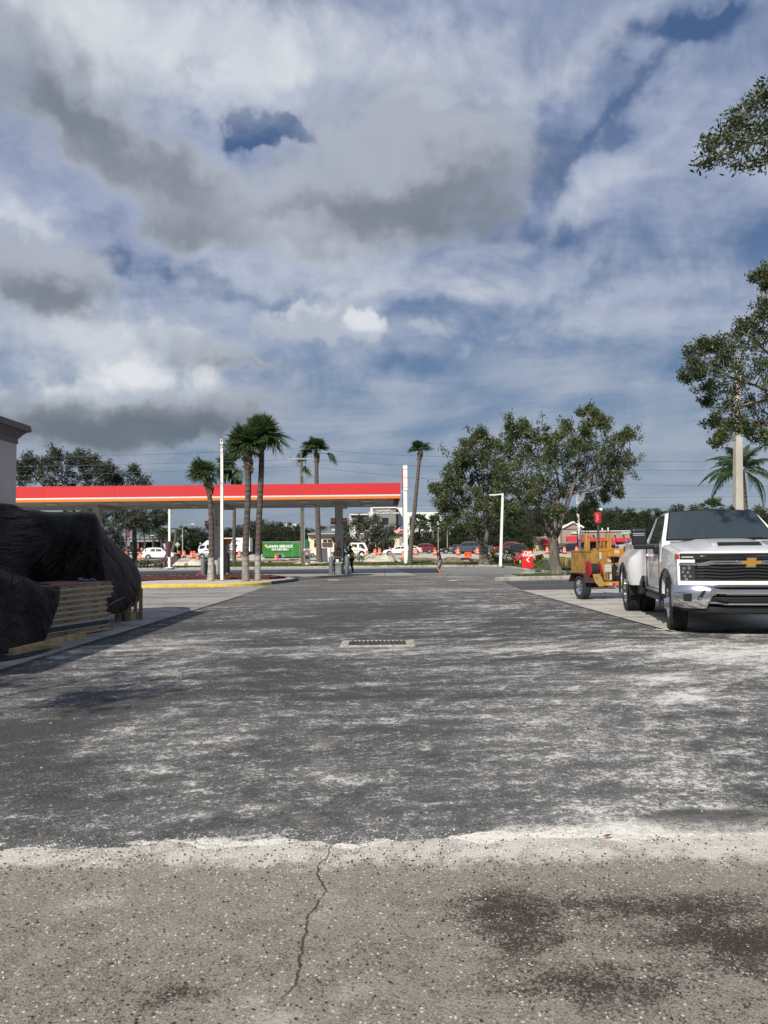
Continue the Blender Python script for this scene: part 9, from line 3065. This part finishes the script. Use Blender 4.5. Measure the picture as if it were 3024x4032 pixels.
Ys = 118
p0, p1 = P(2447, 2103, Ys), P(2486, 2093, Ys)
ss = thing('street_sign', 'green Colonial Blvd street sign with white letters on a grey post', 'street sign', (p0.x, Ys, .45))
MB().bb(0, p1.x - p0.x, 0, .05, p0.z - .45, p1.z - .45).build('blade', mat('sign_green', (0.01, 0.16, 0.10), .4), ss)
link('lettering', textmesh('Colonial', 0.36, .004, .012), M_WHITE, ss, (.60, -.012, (p0.z + p1.z) / 2 - .45))
link('lettering', textmesh('Blvd', 0.19, .004, .006), M_WHITE, ss, (1.30, -.012, (p0.z + p1.z) / 2 - .40))
xm = P(2466, 2150, Ys).x - p0.x
MB().cyl((xm, .05, 0), (xm, .05, p0.z - .45), .05, n=8).build('post', M_STEEL, ss)
Yk = 120
pk = P(2360, 2165, Yk)
ks = thing('box_sign', 'red tapered box sign with white lamps on top on a dark pole, over the compressor', 'sign', (pk.x, Yk, .45))
c = lambda px, py: ((P(px, py, Yk).x - pk.x), (P(px, py, Yk).z - .45))
a0, a1 = c(2346, 2060), c(2374, 2016)
MB().lathe([(0, a0[1]), (.50, a0[1]), (.52, a0[1] + .1), (.62, a1[1] - .1), (.62, a1[1]), (0, a1[1])], (0, .4, 0), 18).build('drum', mat('sign_crimson', (0.42, 0.02, 0.03), .45), ks, smooth=True)
for k in range(7):
 MB().bb(-.45 + .10 * (k % 3), -.32 + .12 * (k % 3), -.23, -.2, a0[1] + .35 + .17 * k, a0[1] + .42 + .17 * k).build('white_mark', M_WHITE, ks)
MB().cyl((0, .4, 0), (0, .4, a0[1] - .06), .19, n=12).build('pole', mat('pole_dark', (0.045, 0.045, 0.05), .5), ks, smooth=True)
MB().bb(-.25, .25, .15, .65, a0[1] - .1, a0[1] - .005).build('collar', M_TBK, ks)
for (px, py, r1) in ((2353, 2006, .18), (2367, 2007, .16)):
 q = c(px, py); MB().box((q[0], .3, q[1] + .1), (.5, .3, .3), rot=(0, .5, 0)).build('lamp_box', M_WHITE, ks)
p0, p1 = P(1259, 2222, 71), P(1301, 2158, 71)
mw = thing('monument_wall', 'blank white monument wall partly hidden by the palm trunk', 'wall', (p0.x, 71, .12))
MB().bb(0, p1.x - p0.x, 0, .5, -.02, p1.z - .12).build('wall', mat('wall_white', (0.72, 0.71, 0.67), .8, var=.06, dirt=.15), mw, bevel=.02)
MB().bb(-.12, p1.x - p0.x + .12, -.05, .55, -.02, .10).build('plinth', M_KERB, mw)
p0, p1 = P(1197, 2231, 61.2), P(1220, 2161, 61.2)
am = thing('air_machine', 'grey forecourt air machine with red and white header beside the wooden pole', 'air machine', (p0.x, 61.2, .12))
w_, h_ = p1.x - p0.x, p1.z - .12
MB().bb(0, w_, 0, .4, 0, h_ * .88).build('case', mat('machine_grey', (0.15, 0.15, 0.15), .5, var=.1), am, bevel=.01)
MB().bb(-.02, w_ + .02, -.03, .43, h_ * .882, h_).build('header', M_WHITE, am, bevel=.01)
MB().bb(.06, w_ - .06, -.04, -.031, h_ * .90, h_ * .975).build('header_red', M_RED, am)
MB().bb(.16, w_ - .18, -.01, -.001, h_ * .70, h_ * .76).build('screen', M_CREAM, am)
MB().bb(.10, w_ - .08, -.012, -.001, h_ * .40, h_ * .60).build('keypad', M_BLACK, am)
MB().lathe([(.055, -.02), (.085, -.02), (.085, 0), (.055, 0)], (w_ * .45, 0, h_ * .12), 14, 'Y').build('coin_ring', M_CREAM, am)
p0 = P(1203, 2152, 74)
r = thing('green_pillar', 'short green pillar left of the monument wall', 'post', (P(1206, 2200, 74).x, 74, .12)); MB().bb(-.18, .18, 0, .3, 0, p0.z + .6).build('shaft', M_PUMPG, r)
def facing_back(name, px, py, rad_px, Y, n, lab, m, rot=0):
 c0 = P(px, py, Y); r = thing(name, lab, 'road sign', (c0.x, Y, .45))
 rad = rad_px * mpp(Y)
 b = MB(); b.prism([(rad * math.cos(2 * math.pi * k / n + rot), c0.z - .45 + rad * math.sin(2 * math.pi * k / n + rot)) for k in range(n)], 0, .03, 'Y'); b.build('plate', m, r)
 MB().cyl((0, .06, 0), (0, .06, c0.z - .45 + rad * .5), .04, n=6).build('post', M_STEEL, r)
 return r, rad, c0
r, rad, c0 = facing_back('diamond_sign', 698, 2144, 12, 112, 4, 'grey diamond shaped road sign seen from behind', mat('sign_back', (0.24, 0.26, 0.25), .5))
MB().bb(-rad * .2, rad * .2, -.03, -.001, c0.z - .45 - rad * .1, c0.z - .45 + rad * .35).build('white_patch', M_WHITE, r)
facing_back('stop_sign_back', 558, 2162, 6.2, 122, 8, 'grey octagonal sign seen from behind at the far station', mat('sign_back2', (0.20, 0.23, 0.23), .5), math.pi / 8)
c0 = P(652, 2175, 112)
r = thing('feather_banner', 'curved pale blue feather banner left of the maroon pole banner', 'banner', (c0.x, 112, .45))
b = MB(); bl = [c_ for c_ in ((641, 2139), (648, 2140), (653, 2147), (657, 2160), (658, 2174), (652, 2175), (647, 2158), (642, 2146))]
b.prism([(P(x, y, 112).x - c0.x, P(x, y, 112).z - .45) for x, y in bl], 0, .02, 'Y'); b.build('cloth', mat('banner_blue', (0.32, 0.38, 0.48), .6, var=.3, vscale=3), r)
MB().cyl((0, .03, 0), (0, .03, 1.2), .02, n=5).build('stake', M_STEEL, r)
c0 = P(503, 2186, 110)
r = thing('banner_column', 'brown lamp column with a dark red banner at the far station', 'banner column', (c0.x, 110, .45))
def cb2(nm, m, x0, x1, y0, y1, d0, d1):
 p0, p1 = P(x0, y1, 110), P(x1, y0, 110)
 MB().bb(p0.x - c0.x, p1.x - c0.x, d0, d1, p0.z - .45, p1.z - .45).build(nm, m, r)
cb2('shaft', mat('column_brown', (0.10, 0.06, 0.05), .6), 494, 499, 2056, 2187, 0, .2)
cb2('banner', mat('banner_dark_red', (0.18, 0.02, 0.03), .6), 500, 511, 2080, 2118, 0, .05)
cb2('panel', M_GREY, 501, 511, 2122, 2150, 0, .05)
cb2('lamp', M_CREAM, 506, 511, 2048, 2074, .1, .3)

# ================================================================== debris
M_RUSTW = mat('burnt_timber', (0.075, 0.05, 0.04), .85, var=.4, vscale=3, bump=.4, bscale=12, bdist=.03)
Yd = 60.0
c0 = P(600, 2232, Yd)
db = thing('broken_frame', 'collapsed brown timber frame with one end raised, behind the far kerb', 'broken frame', (c0.x, Yd, .12))
def beam(a, c, w_, h_, m=M_RUSTW, y0=0.0, nm='beam'):
 A_, C_ = P(*a, Yd), P(*c, Yd)
 q = C_ - A_; L_ = q.length
 o = MB().bb(-L_ / 2, L_ / 2, -w_ / 2, w_ / 2, -h_ / 2, h_ / 2).build(nm, m, db, bevel=.01)
 mid = (A_ + C_) / 2
 o.location = (mid.x - c0.x, y0 + w_ / 2, mid.z - .12)
 o.rotation_euler = (0, -math.atan2(q.z, q.x), 0)
 return o
beam((534, 2213), (678, 2202), .16, .13, y0=.2); beam((560, 2222), (672, 2206), .5, .10, y0=.3)
beam((656, 2233), (706, 2182), .35, .22); beam((664, 2234), (712, 2188), .2, .16, y0=-.15); beam((672, 2206), (692, 2186), .5, .3, y0=.2)
for px in (566, 580, 611, 633, 648): beam((px, 2232), (px, 2210 - (px - 566) * .05), .14, .12, nm='post')
beam((630, 2232), (672, 2208), .3, .3, mat('old_concrete', (0.30, 0.27, 0.23), .9, var=.2), .2, 'slab')
beam((690, 2186), (712, 2182), .2, .2, nm='beam')
MB().bb(P(622, 2230, Yd).x - c0.x, P(646, 2230, Yd).x - c0.x, .3, .36, .02, .40).build('board', mat('dull_board', (0.16, 0.12, 0.10), .8), db)
b = MB(); b.add([(P(x, y, Yd).x - c0.x, .1, P(x, y, Yd).z - .12) for x, y in ((530, 2212), (536, 2201), (548, 2212))], [(0, 1, 2)]); o = b.build('torn_sheet', M_RUSTW, db); so = o.modifiers.new('t', 'SOLIDIFY'); so.thickness = .02
tl = MB(); tl.tube([P(562, 2230, Yd - .2), P(565, 2213, Yd - .2), P(572, 2203, Yd - .2), P(584, 2202, Yd - .2), P(591, 2208, Yd - .2)], .05, 6)
tag(tl.build('teal_pipe', mat('teal_plastic', (0.10, 0.16, 0.16), .6), smooth=True), 'bent teal pipe hooked over the broken timber frame', 'pipe')
o = cloth('blue_sheet', [[P(548, 2212, 60.6), P(556, 2205, 60.6), P(566, 2204, 60.6)], [P(550, 2220, 60.4), P(558, 2219, 60.4), P(566, 2217, 60.4)]], mat('dark_blue_sheet', (0.012, 0.03, 0.05), .6), 'dark blue plastic sheet crumpled at the left of the broken frame', 'plastic sheet', 2, .05, 4)
tag(MB().tube([P(702, 2202, 60), P(710, 2200, 60), P(713, 2190, 60), P(708, 2184, 60)], .025, 5).build('wire_loop', mat('rust_wire', (0.2, 0.07, 0.04), .7)), 'rusty wire loop at the raised end of the broken frame', 'wire')
for (px, py, lab) in ((729, 2231, 'left small grey marker post on the sand'), (735, 2231, 'right small grey marker post on the sand')):
 g = G(px, py, .12)
 tag(MB().bb(-.07, .07, -.07, .07, 0, .27 if px < 730 else .33).build('marker_post', mat('post_grey', (0.22, 0.20, 0.17), .8), loc=g, bevel=.01), lab, 'marker post', 'small posts on the sand')
def rock(name, px, py, Y, size, label, m, seed, sc=(1, 1, 1), rot=(0, 0, 0), group='lumps of broken concrete'):
 rg = random.Random(seed)
 bm = bmesh.new(); bmesh.ops.create_icosphere(bm, subdivisions=2, radius=1)
 for v in bm.verts:
  d = v.co.normalized()
  k = 0.75 + 0.3 * math.sin(d.x * 5 + seed) * math.cos(d.y * 4 + seed) + rg.uniform(-.07, .07)
  v.co = Vector((d.x * size * sc[0] * k, d.y * size * sc[1] * k, d.z * size * sc[2] * k))
 me = bpy.data.meshes.new(name); bm.to_mesh(me); bm.free()
 p = P(px, py, Y)
 return tag(link(name, me, m, None, p, rot), label, 'rubble', group)
M_RUB = mat('rubble', (0.50, 0.46, 0.39), .9, var=.2, vscale=4, bump=.5, bscale=12, bdist=.03)
M_RUB2 = mat('dark_rubble', (0.28, 0.25, 0.21), .9, var=.25, vscale=4, bump=.5, bscale=12, bdist=.03)
Yr2 = 71
b = MB(); pl = [(1534, 2176), (1539, 2173), (1546, 2176), (1563, 2204), (1560, 2209), (1550, 2207)]
o0 = P(1548, 2205, Yr2)
b.prism([(P(x, y, Yr2).x - o0.x, P(x, y, Yr2).z - o0.z) for x, y in pl], 0, .9, 'Y')
tag(b.build('broken_slab', M_RUB2, loc=o0, bevel=.02), 'broken grey concrete slab standing tilted left of the white pylon', 'concrete slab')
for i, (px, py, s_, sc, lab) in enumerate(((1522, 2204, .32, (1.5, .8, .6), 'flat lump left of the tilted slab'), (1535, 2207, .26, (1.3, .8, .5), 'grey lump at the foot of the tilted slab'), (1545, 2206, .22, (1.3, 1, .6), 'pale lump leaning on the tilted slab'),
                                 (1431, 2208, .24, (1, 1, .8), 'lump on the sand heap right of the worker'), (1452, 2208, .28, (1.2, 1, .7), 'rounded lump in the middle of the sand heap'), (1486, 2207, .30, (1.3, 1, .6), 'lump right of the middle of the sand heap'),
                                 (1505, 2205, .22, (1.2, 1, .7), 'small lump near the broken slab'), (1225, 2214, .25, (1.5, .8, .6), 'white block left of the monument wall'), (1160, 2205, .4, (2.2, .8, .5), 'white block heap right of the trailer wheels'),
                                 (1180, 2214, .35, (1.3, .8, .9), 'white block against the utility pole foot'), (1822, 2213, .16, (1, 1, .8), 'pale stone at the right end of the dirt mound'), (1836, 2211, .28, (1.4, 1, .7), 'white lump below the orange barrier'),
                                 (1880, 2226, .10, (1.2, 1, .6), 'small stone left of the forked oak foot'), (1889, 2226, .12, (1.2, 1, .6), 'small stone at the forked oak foot'), (1569, 2226, .08, (1, 1, .7), 'tiny stone left of the leaning palm foot'),
                                 (2210, 2265, .06, (1, 1, .7), 'small white stone right of the big oak foot'), (2224, 2264, .10, (1.6, 1, .7), 'pale stone on the kerbed strip right of the oak'))):
 yy = G(px, py + 4, .12).y if py > 2200 else 75
 rock('rubble_lump', px, py, yy, s_, lab, M_RUB if i % 3 else M_RUB2, i + 1, sc)
def block(px0, px1, py0, py1, Y, d, m, lab, cat, nm):
 p0, p1 = P(px0, py1, Y), P(px1, py0, Y)
 return tag(MB().bb(0, p1.x - p0.x, 0, d, 0, p1.z - p0.z).build(nm, m, loc=p0, bevel=.015), lab, cat)
block(1632, 1673, 2210, 2219, 70, .8, M_RUSTW, 'dark open trench box beside the leaning palm', 'trench box', 'trench_box')
block(1612, 1623, 2209, 2216, 70, .5, M_RUB2, 'short concrete stub just right of the leaning palm', 'kerb block', 'kerb_block')
block(1674, 1691, 2211, 2222, 69, .5, M_RUB2, 'brown concrete block end right of the trench box', 'kerb block', 'kerb_block')
block(1692, 1790, 2216, 2222, 68, .4, M_RUB, 'long pale kerb piece behind the walking man', 'kerb piece', 'kerb_piece')
block(1800, 1889, 2215, 2221, 67.5, .4, M_RUB, 'long pale kerb piece left of the forked oak', 'kerb piece', 'kerb_piece')
block(1040, 1170, 2209, 2216, 72, .4, mat('form_board', (0.30, 0.22, 0.15), .85, var=.2), 'brown form board lying in front of the green trailer', 'form board', 'form_board')
block(1055, 1066, 2208, 2215, 71.5, .3, M_RUSTW, 'dark box on the form board', 'box', 'dark_box')
o = MB().cyl(P(1797, 2213.5, 68.5), P(1890, 2213.5, 68.5), .035, n=8).build('white_pipe', M_WHITE)
tag(o, 'long thin white pipe lying below the orange barrier', 'pipe')
for k, px in enumerate((2102, 2109)):
 p0, p1 = P(px - 1.2, 2176, 132), P(px + 1.2, 2160, 132)
 tag(MB().bb(0, p1.x - p0.x, 0, .1, 0, p1.z - p0.z).build('yellow_bollard', mat('bollard_yellow', (0.6, 0.5, 0.03), .5), loc=p0), 'yellow bollard at the cream restaurant wall, %s one' % ('left', 'right')[k], 'bollard', 'yellow bollards by the restaurant')
for i, (px, py) in enumerate(((2248, 2339), (2254, 2339), (2383, 2333), (2590, 2440), (780, 2378))):
 g = G(px, py, .03)
 rock('pebble', px, py, g.y, .03, ('left dark pebble by the kettle wheel', 'right dark pebble by the kettle wheel', 'dark pebble between kettle wheel and pickup', 'dark pebble left of the pickup front wheel', 'dark pebble on the left bay')[i], M_TBK, i + 40, (1, 1, .6), group='dark pebbles on the bays')
rg_ = random.Random(77)
base = Vector((-9.6, -1.0, 0))
root = thing('shade_tree', 'leafy tree outside the frame whose shade dapples the left of the drive', 'tree', base)
cl = [((base.x + rg_.uniform(-0.6, 3.4), base.y + rg_.uniform(-1.2, 3.2), rg_.uniform(4.0, 7.0)), rg_.uniform(.35, .6)) for k in range(22)]
foliage('crown', cl, .14, 240, M_LEAF_OAK2, root, base, 78, .45, 9)
tb = MB(); tb.tube([(0, 0, -.1), (.3, 0, 2.2), (.9, .4, 4.2)], [.25, .2, .12], 8)
for c in cl[::3]: tb.tube([(.7, .2, 3.4), tuple(Vector(c[0]) - base)], [.08, .02], 5)
tb.build('trunk', M_BARK, root)
